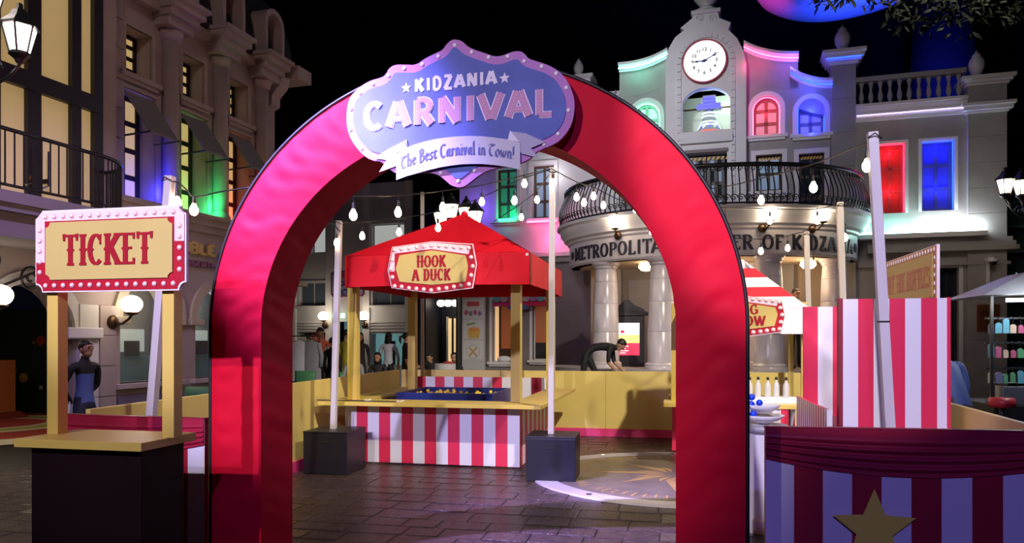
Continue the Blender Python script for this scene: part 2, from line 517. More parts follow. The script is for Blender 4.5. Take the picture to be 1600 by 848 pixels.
M['wood_pole'] = mat('raw_pole_wood', (.52, .46, .42), .6, var=.25, vs=8, stretch=(1, 1, .1))
M['cord'] = mat('black_cord', (.01, .01, .01), .5)
M['bulb'] = mat('warm_bulb', (1, .86, .62), .3, emit=32, ecol=(1.0, .70, .42))
M['lantern'] = mat('lantern_glass', (1, .95, .85), .3, emit=12, ecol=(1.0, .80, .58))
M['sconce'] = mat('sconce_globe', (1, .95, .85), .3, emit=28, ecol=(1.0, .78, .54))
M['iron'] = mat('black_iron', (.012, .012, .014), .4, spec=.6)
M['bronze'] = mat('dark_bronze', (.11, .06, .03), .35, .7)
M['stone'] = mat('grey_stone', (.38, .36, .36), .75, var=.18, vs=2.2, bump=.10, bs=25)
M['stone_left'] = mat('pinkish_stone', (.46, .38, .36), .8, var=.2, vs=2.0, bump=.12, bs=20)
M['white_stone'] = mat('white_stone', (.76, .75, .78), .65, var=.08, vs=2)
M['marble'] = mat('pale_marble', (.66, .62, .66), .25, var=.35, vs=1.8, col2=(.42, .38, .43), stretch=(2, 2, .7))
M['beige'] = mat('beige_plaster', (.62, .47, .32), .7, var=.1, vs=2)
M['taupe'] = mat('taupe_wall', (.24, .21, .22), .7, var=.15, vs=2)
M['dark'] = mat('dark_void', (.006, .006, .008), .8)
M['frame_dark'] = mat('dark_window_frame', (.02, .014, .012), .45)
M['glass_dark'] = mat('dark_glass', (.02, .03, .05), .08, spec=.7)
M['glass_warm'] = mat('warm_lit_glass', (.8, .66, .38), .25, emit=.42, ecol=(1.0, .70, .27))
M['glass_cool'] = mat('cool_lit_glass', (.3, .4, .55), .15, emit=.16, ecol=(.35, .55, .85))
M['skin'] = mat('skin', (.50, .27, .17), .55)
M['hair'] = mat('black_hair', (.012, .010, .010), .5)
M['white'] = mat('plain_white', (.80, .80, .82), .45)
M['black'] = mat('plain_black', (.012, .012, .014), .5)
# ================================================================== floor of the square
floor_m = mat('floor_mortar', (.020, .016, .018), .6, var=.3, vs=3)
paver_m = mat('stamped_paver', (.070, .044, .036), .24, var=.6, vs=5, bump=1.0, bs=14, spec=.6, col2=(.026, .017, .016))
fl = tag(MB().box(-16, 14, -7, 32, -.30, -.012).build('floor', floor_m), kind='structure')
pav_meshes = []
for k in range(5):
    rr = random.Random(k)
    e, dz = .010, .003
    vs = [(0, 0, -.02), (1, 0, -.02), (1, 1, -.02), (0, 1, -.02)]
    h = [(-.001 + rr.uniform(-dz, dz)) for _ in range(4)]
    ex = e / .40; ey = e / .28
    mid = [(0, 0, -.004), (1, 0, -.004), (1, 1, -.004), (0, 1, -.004)]
    top = [(ex, ey, h[0]), (1 - ex, ey, h[1]), (1 - ex, 1 - ey, h[2]), (ex, 1 - ey, h[3])]
    mbp = MB().add(vs + mid + top, [(4, 0, 1, 5), (5, 1, 2, 6), (6, 2, 3, 7), (7, 3, 0, 4), (8, 4, 5, 9), (9, 5, 6, 10), (10, 6, 7, 11), (11, 7, 4, 8), (8, 9, 10), (8, 10, 11)])
    pav_meshes.append(mbp.mesh('paver', paver_m))
pav = []
y = 3.0; row = 0
rp = random.Random(3)
while y < 12.2:
    d = rp.choice([.26, .29, .32])
    x = -8.0 + rp.uniform(0, .4)
    while x < 2.6:
        w = rp.choice([.30, .36, .42, .50])
        pav.append((x, y, w, d)); x += w
    y += d; row += 1
def pav_score(p):
    cx, cy = p[0] + p[2] / 2, p[1] + p[3] / 2
    ca, sa = math.cos(YAW), math.sin(YAW)
    r, f = cx * ca + cy * sa, -cx * sa + cy * ca
    px = 800 + FPX * r / f; py = 530 + FPX * CAM_H / f
    vis = (455 < px < 1060 and py < 870) or (px < 60 and -60 < px and py < 880) or (1160 < px < 1200 and py > 780)
    if not vis: return -1
    if 700 > py: return 1.0 / f / 10
    return 1.0 / f
pav.sort(key=lambda p: -pav_score(p))
def paver_xf(o, p):
    o.location = (p[0] + .004, p[1] + .004, 0); o.scale = (p[2] - .008, p[3] - .008, 1)
for i, p in enumerate(pav[:300]):
    o = bpy.data.objects.new('paver', pav_meshes[i % 5]); C.objects.link(o); o.parent = fl; paver_xf(o, p)
rest = MB()
for i, p in enumerate(pav[300:]):
    m_ = pav_meshes[i % 5]
    rest.add([(p[0] + .004 + v.co.x * (p[2] - .008), p[1] + .004 + v.co.y * (p[3] - .008), v.co.z) for v in m_.vertices], [tuple(q.vertices) for q in m_.polygons])
tag(rest.build('paver_field', paver_m, fl), kind='stuff')

# compass medallion let into the paving
MC = (0.06, 8.62)
med = thing('compass_medallion', 'round compass star medallion let into the dark paving under the arch', 'medallion', (MC[0], MC[1], 0))
med_disc = mat('medallion_disc', (.16, .13, .10), .32, var=.3, vs=6)
med_ring = mat('medallion_ring', (.42, .38, .40), .35, var=.15, vs=5)
med_gold = mat('medallion_brass', (.46, .30, .10), .35, .2)
MB().lathe([(0, .009), (1.42, .009), (1.42, -.002)], n=64).build('disc', med_disc, med)
MB().lathe([(1.44, -.002), (1.44, .012), (1.66, .012), (1.67, -.002)], n=72).build('ring', med_ring, med)
for k in range(16):
    a = k * PI / 8; big = k % 2 == 0
    L = (1.08 if k % 4 == 0 else .86) if big else .5
    mbs = MB(); hw = .13 if big else .07
    ca_, sa_ = math.cos(a), math.sin(a)
    def q(r, s): return (r * ca_ - s * sa_, r * sa_ + s * ca_)
    mbs.prism([q(.16, 0), q(.34, -hw), q(L, 0)], .009, .013, 'z')
    mbs.build('star_point', med_gold, med)
for k in range(10):
    a = k * 2 * PI / 10 + .35
    c = (1.55 * math.cos(a), 1.55 * math.sin(a), .012)
    o = MB().lathe([(.030, 0), (.030, .006), (.022, .008)], c, 12).build('lamp_bezel', M['iron'], med)
    MB().lathe([(0, .009), (.02, .009), (.02, .004)], c, 10).build('lamp_lens', mat('floor_lamp_lens', (1, .9, .7), .3, emit=9 if True else 0, ecol=(1, .66, .36)) if k % 2 else M['glass_dark'], o)
# brass strokes radiating round the rim of the disc
for k in range(72):
    a = k * 2 * PI / 72
    if k % 9 == 0: continue
    L = (.13, .10, .15)[k % 3]
    ca_, sa_ = math.cos(a), math.sin(a)
    MB().prism([(r * ca_ - t * sa_, r * sa_ + t * ca_) for r, t in ((1.17, -.008), (1.17 + L, -.012), (1.17 + L, .012), (1.17, .008))], .009, .012, 'z').build('rim_stroke', med_gold, med)

# concentric play carpet at the far left
rug = thing('play_carpet', 'red play carpet with cream and olive rings inside the arcade at the picture edge', 'carpet', (-12.1, 11.1, 0))
for k, (r, c) in enumerate(((3.3, (.62, .56, .46)), (2.55, (.30, .035, .025)), (1.55, (.62, .56, .40)), (1.35, (.34, .34, .08)), (1.02, (.62, .56, .40)), (.88, (.40, .04, .03)))):
    MB().lathe([(0, .006 + .003 * k), (r, .006 + .003 * k), (r, -.002)], n=56).build('carpet_ring', mat('carpet_%d' % k, c, .9, bump=.3, bs=160), rug)

# ================================================================== yellow barriers round the fairground
def barrier(name, label, p, q, h, side, n):
    """panel run from p to q; side = +1 puts the pink skirting on the left of p->q"""
    p, q = Vector((*p, 0)), Vector((*q, 0)); d = q - p; L = d.length
    t = thing(name, label, 'barrier', p, math.atan2(d.y, d.x), 'yellow barriers round the fairground')
    seg = L / n
    for i in range(n):
        MB().box(i * seg + .002, (i + 1) * seg - .002, -.02, .02, 0, h).build('panel', M['yellow_wall'], t, bevel=.003)
        s0, s1 = (.02, .034) if side > 0 else (-.034, -.02)
        MB().box(i * seg, (i + 1) * seg, s0, s1, 0, .125).build('skirting', M['pink'], t)
    return t
barrier('barrier', 'long yellow barrier along the shop fronts with pink skirting', (-4.17, 4.62), (-4.52, 11.80), 1.04, -1, 4)
barrier('barrier', 'yellow barrier in front of the theatre columns with pink skirting', (-4.48, 11.86), (2.40, 11.94), 1.04, -1, 4)
barrier('barrier', 'yellow barrier behind the bottle booth beside the goods kiosk', (2.10, 4.98), (2.48, 11.88), 1.04, 1, 4)

# ================================================================== printed front panels with swag
swag_m = mat('maroon_swag', (.36, .012, .045), .45, var=.1, vs=3)
def front_panel(name, label, p, q, h, ns, first, swag_c, swag_hw, drop, star=None):
    p, q = Vector((*p, 0)), Vector((*q, 0)); d = q - p; L = d.length
    t = thing(name, label, 'panel', p, math.atan2(d.y, d.x), 'striped front panels with painted swags')
    mb = MB(); w = L / ns
    for i in range(ns):
        mb.slot((i + first) % 2)
        mb.add([(i * w, -.02, .08), ((i + 1) * w, -.02, .08), ((i + 1) * w, -.02, h), (i * w, -.02, h)], [(0, 1, 2, 3)])
    mb.slot(1).box(0, L, -.0195, .02, .08, h)
    mb.build('striped_board', [M['stripe_white'], mat('panel_red', (.36, .012, .035), .42)], t)
    MB().box(-.005, L + .005, -.03, .025, 0, .08).build('plinth', M['sign_red'], t)
    MB().box(-.004, L + .004, -.028, .026, h, h + .012).build('top_rail', M['maroon'], t)
    def f(u, v):
        x = u * L
        sag = drop * max(0, 1 - ((x - swag_c) / swag_hw) ** 2)
        zb = h - .085 - sag
        z = h - v * (h - zb)
        ph = v * 5.2
        yy = -.030 - .010 * (math.sin(ph * 2 * PI) if v > .18 else 0) * min(1, (v - .18) * 5 if v > .18 else 0)
        return (x, yy if v < .995 else -.021, z)
    MB().grid(f, 40, 44).build('swag', swag_m, t, smooth=True)
    if star:
        sx_, sz_, r = star
        pts = []
        for k in range(10):
            a = PI / 2 + k * PI / 5; rr_ = r if k % 2 == 0 else r * .44
            pts.append((sx_ + rr_ * math.cos(a), sz_ + rr_ * math.sin(a)))
        MB().prism(pts, -.055, -.045).build('star', M['gold'], t)
        MB().box(sx_ - .03, sx_ + .03, -.045, -.02, sz_ - .03, sz_ + .03).build('star_spacer', M['black'], t)
    return t
front_panel('front_panel', 'striped front panel with maroon swag and big gold star below the pole', (.565, 4.83), (2.42, 4.94), 1.0, 11, 0, .86, 1.25, .20, (.625, .405, .245))
front_panel('front_panel', 'striped front panel with maroon swag behind the ticket counter', (-4.33, 4.56), (-3.115, 4.505), 1.0, 9, 0, .45, 1.1, .17)

# ================================================================== the big red arch
AF = Frame(-.05, (-1.33, 4.40))
A_, Wd, Dp, Sp, Rb, Wb = 1.745, .392, .385, 1.615, 1.655, .42
def arch_pt(t, k, inner_wave=0.0):
    """t in 0..1 along the arch from the left foot over the top; k 0 = outer, 1 = inner edge"""
    a, b = A_ - Wd * k, Rb - Wb * k
    L1 = Sp; L2 = PI * (a + b) / 2
    s = t * (2 * 1.615 + PI * 1.7)
    if s < 1.615: return (-a, s)
    if s > 1.615 + PI * 1.7: return (a, 2 * 1.615 + PI * 1.7 - s)
    th = PI - (s - 1.615) / 1.7
    return (a * math.cos(th), Sp + b * math.sin(th))
arch = thing('entrance_arch', 'tall red fabric arch with black piping standing over the carnival entrance', 'arch', (0, 0, 0), frame=AF)
rw = random.Random(11)
wav = [(rw.uniform(10, 95), rw.uniform(0, 6.28), rw.uniform(.4, 1)) for _ in range(12)]
def wr(t, amp):
    return amp * sum(c * math.sin(a * t * 2 * PI + b) for a, b, c in wav) / 5
NT = 300
def fr(y, amp, sgn):
    def f(u, v):
        x, z = arch_pt(u, v)
        e = min(v, 1 - v) * 4
        return (x, y + sgn * (wr(u + .013 * math.sin(v * 5), amp) * min(1, e) - .012 * min(1, e)), z)
    return f
MB().grid(fr(0, .0105, 1), NT, 8).build('front_cover', M['red_fabric'], arch, smooth=True)
MB().grid(fr(Dp, .006, -1), NT, 4).build('back_cover', M['red_fabric'], arch, smooth=True)
def lin(k, amp):
    def f(u, v):
        x, z = arch_pt(u, k)
        n = 1 - abs(2 * v - 1)
        w_ = wr(u + .02 * v, amp) * (n * 2 if n < .5 else 1)
        th = math.atan2(z - Sp, x) if z > Sp else (PI if x < 0 else 0)
        return (x + w_ * math.cos(th), v * Dp, z + w_ * math.sin(th) * (1 if z > Sp else 0))
    return f
MB().grid(lin(1, .009), NT, 6).build('inner_lining', M['red_fabric'], arch, smooth=True)
MB().grid(lin(0, .003), NT, 4).build('outer_lining', M['red_fabric'], arch, smooth=True)
for yy in (0, Dp):
    MB().tube([(arch_pt(i / 120, 0)[0], yy, arch_pt(i / 120, 0)[1]) for i in range(121)], .012, 6).build('piping', M['piping'], arch, smooth=True)
for sx_ in (-1, 1):
    x0 = sx_ * (A_ - Wd / 2)
    MB().box(x0 - .24, x0 + .24, -.05, Dp + .05, 0, .03).build('foot_plate', M['black_box'], arch, bevel=.004)

# ------------------------------------------------------------------ carnival sign on the arch
SY = -.10
def cs(cx, cy):
    p = AF.py(440 + .3301 * cx, 40 + .3301 * cy, SY); return (p.x, p.z)
outl = [(825,68),(860,78),(880,100),(915,118),(960,132),(1010,150),(1050,146),(1090,128),(1130,123),(1155,138),(1170,160),(1215,174),(1265,190),(1310,215),(1345,250),(1372,300),(1388,350),(1388,410),(1375,470),(1345,520),(1300,560),(1250,580),(1205,600),(1170,640),(1100,662),(1000,680),(950,700),(905,735),(870,762),(840,768),(805,758),(780,735),(750,710),(700,695),(640,700),(570,705),(520,690),(480,645),(430,640),(390,615),(350,570),(322,520),(310,460),(312,400),(325,345),(355,310),(400,275),(440,258),(480,250),(500,230),(512,205),(540,188),(590,188),(640,190),(680,160),(730,135),(765,120),(785,90),(805,73)]
def smooth_poly(P, it=2):
    for _ in range(it):
        Q = []
        for i in range(len(P)):
            a, b = P[i], P[(i + 1) % len(P)]
            Q += [(a[0] * .75 + b[0] * .25, a[1] * .75 + b[1] * .25), (a[0] * .25 + b[0] * .75, a[1] * .25 + b[1] * .75)]
        P = Q
    return P
def inset(P, d):
    n = len(P); Q = []
    ar = sum(P[i][0] * P[(i + 1) % n][1] - P[(i + 1) % n][0] * P[i][1] for i in range(n))
    sg = 1 if ar > 0 else -1
    for i in range(n):
        a, b, c = Vector(P[i - 2]), Vector(P[i]), Vector(P[(i + 2) % n])
        t_ = (c - a).normalized(); Q.append((b.x - sg * t_.y * d, b.y + sg * t_.x * d))
    return Q
o1 = smooth_poly([cs(*p) for p in outl], 1)
base = cs(840, 768)
csign = thing('carnival_sign', 'purple cloud-shaped carnival sign with ribbon hung on the arch', 'sign', (base[0], SY, base[1]), frame=AF)
s_border = mat('carnival_border', (.50, .22, .52), .62, spec=.2, var=.1, vs=5)
s_blue = mat('carnival_blue', (.13, .17, .50), .62, spec=.2, var=.25, vs=4)
s_rib = mat('carnival_ribbon', (.62, .60, .68), .62, spec=.2)
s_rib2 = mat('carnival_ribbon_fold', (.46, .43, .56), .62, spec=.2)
s_let = mat('carnival_letter', (.60, .30, .48), .62, spec=.2)
s_edge = mat('carnival_letter_edge', (.85, .78, .86), .62, spec=.2)
s_ink = mat('carnival_ink', (.14, .15, .38), .62, spec=.2)
MB().prism(o1, SY - .012, SY + .012).build('backing_board', s_border, csign)
MB().prism(inset(o1, .050), SY - .018, SY - .010).build('blue_panel', s_blue, csign)
for k, (x_, y_) in enumerate([(823,97),(903,130),(983,154),(1073,150),(1151,172),(1234,197),(1302,230),(1350,298),(1360,404),(1311,515),(1244,564),(916,688),(840,738),(757,700),(445,618),(382,584),(330,495),(333,397),(375,322),(436,280),(511,240),(585,206),(670,187),(746,149)]):
    u, z = cs(x_, y_)
    MB().ball((u, SY - .013, z), (.013, .007, .013), 10, 6).build('bulb_dot', M['dot'], csign, smooth=True)
def sign_word(word, x0, y0, x1, y1, hpx, mt, tx, ty, d, sx, gap, lay):
    a = cs(x0, y0); b = cs(x1, y1)
    th = math.atan2(b[1] - a[1], b[0] - a[0]); h = hpx * .00084 * 1.0
    L = math.hypot(b[0] - a[0], b[1] - a[1])
    ct = ((a[0] + b[0]) / 2 - base[0], (a[1] + b[1]) / 2 - base[1])
    def place(u): return Matrix.Translation((ct[0] + u * math.cos(th), -d, ct[1] + u * math.sin(th))) @ Matrix.Rotation(-th, 4, 'Y')
    return text_run(csign, word, h, None, mt, tx * h, ty * h, .003, place=place, sx=sx, gap=gap, width=L, lay=lay * h)
M2 = cs(0, 0); M3 = cs(100, 0)
mpp = abs(M3[0] - M2[0]) / 100
KPX = mpp / .00084
def sword(word, x0, y0, x1, y1, hpx, mt, tx, ty, d, gap=.1, lay=.1): return sign_word(word, x0, y0, x1, y1, hpx * KPX, mt, tx, ty, d, 1.0, gap, lay)
sword('KIDZANIA', 636, 326, 1022, 286, 62, s_edge, .10, .095, .018, .14)
sword('CARNIVAL', 398, 508, 1290, 438, 122, s_edge, .125, .105, .018, .12)
for o in sword('CARNIVAL', 398, 508, 1290, 438, 122, s_let, .095, .078, .0215, .12):
    h_ = 122 * mpp; mbd = MB()
    for ln in GL[o['_ch']][1]:
        pts_ = [Vector((x * h_ * o['_w'], 0, z * .8 * h_ + .1 * h_)) for x, z in ln]
        acc = 0.0
        for a_, b_ in zip(pts_, pts_[1:]):
            L_ = (b_ - a_).length; s_ = (-acc) % .020
            while s_ < L_:
                q_ = a_.lerp(b_, s_ / L_)
                mbd.prism([(q_.x + .0024 * math.cos(i * PI / 3), q_.z + .0024 * math.sin(i * PI / 3)) for i in range(6)], -.0048, -.0030)
                s_ += .020
            acc += L_
    g_ = mbd.build('letter_bulbs', M['dot'], o); g_['kind'] = 'stuff'
def star_poly(cx, cy, r):
    c = cs(cx, cy); rr_ = r * mpp
    return [(c[0] + (rr_ if k % 2 == 0 else rr_ * .42) * math.cos(PI / 2 + k * PI / 5), c[1] + (rr_ if k % 2 == 0 else rr_ * .42) * math.sin(PI / 2 + k * PI / 5)) for k in range(10)]
for (x_, y_) in ((596, 300), (1060, 254)):
    MB().prism(star_poly(x_, y_, 23), SY - .021, SY - .015).build('star', s_edge, csign)
def cpoly(pts): return [cs(*p) for p in pts]
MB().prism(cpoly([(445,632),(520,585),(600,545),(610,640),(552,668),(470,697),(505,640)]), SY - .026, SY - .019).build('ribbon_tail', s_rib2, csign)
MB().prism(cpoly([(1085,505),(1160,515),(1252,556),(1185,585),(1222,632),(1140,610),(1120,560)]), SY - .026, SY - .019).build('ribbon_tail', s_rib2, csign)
topc = [(552,607),(600,585),(640,570),(690,556),(740,545),(790,538),(840,533),(900,531),(960,532),(1010,537),(1060,543),(1100,550),(1135,557)]
botc = [(552,735),(600,718),(660,702),(710,689),(760,678),(810,670),(860,664),(910,662),(960,662),(1010,666),(1060,672),(1100,679),(1135,687)]
rb = MB()
vs = []
for i, (a, b) in enumerate(zip(topc, botc)):
    y_ = SY - .030 - .014 * math.sin(PI * i / 12)
    for q_ in (cs(*a), cs(*b)): vs += [(q_[0], y_, q_[1]), (q_[0], y_ + .005, q_[1])]
fs = []
for i in range(12):
    a, b = 4 * i, 4 * i + 4
    fs += [(a, a + 2, b + 2, b), (a + 1, b + 1, b + 3, a + 3), (a, b, b + 1, a + 1), (a + 2, a + 3, b + 3, b + 2)]
rb.add(vs, fs).build('ribbon', s_rib, csign)
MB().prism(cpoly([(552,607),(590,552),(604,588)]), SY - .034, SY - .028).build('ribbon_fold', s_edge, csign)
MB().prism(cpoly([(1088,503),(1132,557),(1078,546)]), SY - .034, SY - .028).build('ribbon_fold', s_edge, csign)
# broad-nib lettering on the ribbon
phrase = 'The Best Carnival in Town!'
tot = sum((NIB[c][0] + .07) if c in NIB else .30 for c in phrase)
hh = 62
u = 0; nb = MB()
for c in phrase:
    wd = (NIB[c][0] + .07) if c in NIB else .30
    if c in NIB:
        for ln in NIB[c][1]:
            P = []
            for (x_, z_) in ln:
                t_ = (u + x_) / tot
                cx = 575 + t_ * (1112 - 575)
                k_ = t_ * 12 * .93 + .4
                i_ = min(11, int(k_)); fz_ = k_ - i_
                yb = (botc[i_][1] * (1 - fz_) + botc[i_ + 1][1] * fz_) - 44
                q_ = cs(cx, yb - z_ * hh)
                P.append(Vector((q_[0], SY - .0475 + .014 * (1 - math.sin(PI * min(1, k_ / 12))) + 0.0, q_[1])))
            n_ = Vector((.0052, 0, .0040))
            for p_, q_ in zip(P, P[1:]):
                e = Vector((0, .003, 0))
                nb.add([p_ - n_, p_ + n_, q_ + n_, q_ - n_, p_ - n_ + e, p_ + n_ + e, q_ + n_ + e, q_ - n_ + e], [(0, 1, 2, 3), (7, 6, 5, 4), (0, 3, 7, 4), (1, 5, 6, 2)])
    u += wd
nb.build('lettering', s_ink, csign)

# ================================================================== marquee boards (ticket, hook a duck, ring throw, bottles)
def marquee(parent, x0, x1, z0, z1, y, pts_fn, inner_fn, dots, pale, lines, letter, rotx=None):
    pass

def board(parent, poly, inner, y, dots, dr, pale_test, white=.008):
    """white backing, red rim, pale top rim, gold centre and painted bulbs; front faces -y; coordinates local to parent"""
    bb = MB().prism(poly, y - .006, y + .014).build('backing_board', M['sign_white'], parent)
    rim = inset(poly, white) if False else [(p[0], p[1]) for p in poly]
    c = (sum(p[0] for p in poly) / len(poly), sum(p[1] for p in poly) / len(poly))
    def shrink(P, d):
        out = []
        for (a, b) in P:
            dx, dz = a - c[0], b - c[1]
            out.append((a - math.copysign(min(abs(dx), d), dx), b - math.copysign(min(abs(dz), d), dz)))
        return out
    r1 = shrink(poly, white)
    MB().prism(r1, y - .010, y - .005).build('red_rim', M['sign_red'], parent)
    if pale_test:
        MB().prism(pale_test, y - .0125, y - .009).build('pale_rim', M['sign_pale'], parent)
    MB().prism(shrink(inner, -.008), y - .0150, y - .0115).build('panel_edge', M['letter_red'], parent)
    MB().prism(inner, y - .0180, y - .0140).build('gold_panel', M['sign_gold'], parent)
    for (u_, z_) in dots:
        o = MB().lathe([(dr, 0), (dr * .9, .004), (0, .005)], n=12).build('bulb_ring', M['dotring'], parent, smooth=True)
        o.location = (u_, y - .0125, z_); o.rotation_euler = (PI / 2, 0, 0)
        q = MB().ball((0, 0, .004), (dr * .62, dr * .62, dr * .5), 8, 6).build('bulb_dot', M['dot'], o, smooth=True)
    return bb

# ------------------------------------------------------------------ ticket booth
tk = thing('ticket_booth', 'ticket counter with gold posts and a marquee ticket sign', 'booth', (-3.145, 3.63, 0), 0)
MB().box(-.345, .355, -.17, .19, 0, .956).build('counter_body', M['counter_dark'], tk, bevel=.004)
MB().box(-.40, .405, -.23, .235, .956, 1.002).build('counter_top', M['yellow'], tk, bevel=.003)
PX = [W.py(86, 600, 3.63).x + 3.145, W.py(266, 600, 3.63).x + 3.145]
for x_ in PX:
    MB().box(x_ - .037, x_ + .037, -.02, .055, 1.002, 2.06).build('post', M['yellow'], tk, bevel=.003)
def T_(px_, py_):
    p = W.py(px_, py_, 3.58); return (p.x + 3.145, p.z)
ya = 3.58 - 3.63
def corner_cut(x0, x1, z0, z1, r, n=4):
    P = []
    for (cx, cz, a0) in ((x0, z0, 90), (x1, z0, 180), (x1, z1, 270), (x0, z1, 360)):
        P += [(cx + r * math.cos(rad(a0 - 90 * i / n)), cz + r * math.sin(rad(a0 - 90 * i / n))) for i in range(n + 1)]
    return P
sl, sb_ = T_(57, 457); sr, st_ = T_(292, 320)
sg_t = corner_cut(sl, sr, sb_, st_, .045)
rimw = .078
inn = corner_cut(sl + rimw, sr - rimw, sb_ + rimw - .008, st_ - rimw + .008, .03)
dots = []
for k in range(15):
    x_ = sl + .075 + k * (sr - sl - .15) / 14
    dots += [(x_, sb_ + .038), (x_, st_ - .038)]
for k in range(1, 6):
    z_ = sb_ + .055 + k * (st_ - sb_ - .11) / 6
    dots += [(sl + .036, z_), (sr - .036, z_)]
pale = [(sl + .008, sb_ + .17), (sl + .068, sb_ + .17), (sl + .068, st_ - .062), (sr - .068, st_ - .062), (sr - .068, sb_ + .27), (sr - .008, sb_ + .27), (sr - .008, st_ - .05), (sr - .05, st_ - .008), (sl + .05, st_ - .008), (sl + .008, st_ - .05)]
board(tk, sg_t, inn, ya, dots, .015, pale)
for x_ in PX:
    MB().box(x_ - .02, x_ + .02, ya + .014, -.02, 2.0, 2.04).build('sign_bracket', M['yellow'], tk)
text_run(tk, 'TICKET', .175, ((sl + sr) / 2, ya - .018, (sb_ + st_) / 2 - .085), M['letter_red'], .0155, .0070, .004, .13, True, .80, gap=.07, width=.575)
# ================================================================== striped boards
def stripes_y(mb, u0, u1, z0, z1, y, n, ph=0, ax='x', flip=False):
    """n upright stripes on the plane y (ax 'x') or on the plane x = y (ax 'y')"""
    w_ = (u1 - u0) / n
    for i in range(n):
        mb.slot((i + ph) % 2)
        a, b = u0 + i * w_, u0 + (i + 1) * w_
        q = [(a, y, z0), (b, y, z0), (b, y, z1), (a, y, z1)] if ax == 'x' else [(y, a, z0), (y, b, z0), (y, b, z1), (y, a, z1)]
        mb.add(q, [(0, 1, 2, 3)])
    mb.slot(0)
    return mb
RW = [M['stripe_red'], M['stripe_white']]
def striped_slab(name, parent, x0, x1, y0, y1, z0, z1, n, ax, ph=0):
    mb = MB()
    if ax == 'x':
        stripes_y(mb, x0, x1, z0, z1, y0, n, ph); stripes_y(mb, x0, x1, z0, z1, y1, n, ph)
        for x_ in (x0, x1): mb.add([(x_, y0, z0), (x_, y1, z0), (x_, y1, z1), (x_, y0, z1)], [(0, 1, 2, 3)])
    else:
        stripes_y(mb, y0, y1, z0, z1, x0, n, ph, 'y'); stripes_y(mb, y0, y1, z0, z1, x1, n, ph, 'y')
        for y_ in (y0, y1): mb.add([(x0, y_, z0), (x1, y_, z0), (x1, y_, z1), (x0, y_, z1)], [(0, 1, 2, 3)])
    mb.add([(x0, y0, z1), (x1, y0, z1), (x1, y1, z1), (x0, y1, z1)], [(0, 1, 2, 3)])
    return mb.build(name, RW, parent)

# ================================================================== hook a duck booth
hk = thing('duck_booth', 'hook a duck booth with red pyramid canopy and striped counter', 'booth', (0, 0, 0))
hk.location = (-2.85, 9.75, 0); hk['_off'] = (-2.85, 9.75, 0)
hx0, hx1, hy0, hy1 = -4.02, -1.78, 8.66, 11.25
striped_slab('front_skirt', hk, hx0, hx1, hy0, hy0 + .03, .02, .74, 15, 'x', 1)
striped_slab('side_skirt', hk, hx1 - .03, hx1, hy0 + .03, hy1, .02, .74, 17, 'y', 0)
striped_slab('side_skirt', hk, hx0, hx0 + .03, hy0 + .03, hy1, .02, .74, 17, 'y', 0)
striped_slab('back_skirt', hk, hx0 + .03, hx1 - .03, hy1 - .03, hy1, .02, .96, 14, 'x', 0)
MB().box(-4.27, -1.47, 8.38, 8.90, .74, .785).build('counter_top', M['yellow'], hk, bevel=.004)
MB().box(-1.90, -1.47, 8.90, 11.45, .74, .785).build('counter_top', M['yellow'], hk, bevel=.004)
MB().box(-4.24, -3.86, 8.90, 11.30, .74, .785).build('counter_top', M['yellow'], hk, bevel=.004)
for (x_, y_) in ((-3.95, 8.75), (-1.85, 8.80), (-3.92, 10.85), (-1.76, 10.85)):
    MB().box(x_ - .06, x_ + .06, y_ - .06, y_ + .06, .785, 2.45).build('post', M['yellow'], hk, bevel=.004)
cx0, cx1, cy0, cy1 = -3.93, -1.62, 8.45, 11.02
cmx, cmy = (cx0 + cx1) / 2, (cy0 + cy1) / 2
vb, vt, apz = 2.19, 2.57, 3.27
# canopy: four sloping cloth faces with a shallow sag
def cloth(p, q):
    def f(u_, v_):
        a = Vector(p).lerp(Vector(q), u_); t_ = Vector((cmx, cmy, apz))
        r = a.lerp(t_, v_)
        return (r.x, r.y, r.z - .055 * math.sin(PI * v_) * math.sin(PI * u_) + .004 * math.sin(23 * u_ + 7 * v_))
    return f
cn = [(cx0, cy0, vt), (cx1, cy0, vt), (cx1, cy1, vt), (cx0, cy1, vt)]
for i in range(4):
    MB().grid(cloth(cn[i], cn[(i + 1) % 4]), 14, 12).build('canopy_face', M['red_canopy'], hk, smooth=True)
for i in range(4):
    p, q = Vector(cn[i]), Vector(cn[(i + 1) % 4]); d = (q - p); n_ = Vector((d.y, -d.x, 0)).normalized()
    def f(u_, v_):
        r = p.lerp(q, u_); ripple = .006 * math.sin(u_ * 31 + i) * v_
        return (r.x + n_.x * ripple, r.y + n_.y * ripple, vt - v_ * (vt - vb) + .010 * v_ * math.sin(PI * u_))
    MB().grid(f, 28, 5).build('valance', M['red_canopy'], hk, smooth=True)
    MB().bar(p + Vector((0, 0, -.03)) - n_ * .03, q + Vector((0, 0, -.03)) - n_ * .03, .03).build('canopy_rail', M['pole'], hk)
MB().lathe([(.05, 0), (.045, .03), (.02, .06), (0, .065)], (cmx, cmy, apz - .03), 12).build('canopy_cap', M['red_canopy'], hk, smooth=True)
# sign on the valance
def H_(px_, py_):
    p = W.py(px_, py_, 8.40); return (p.x + 2.85, p.z)
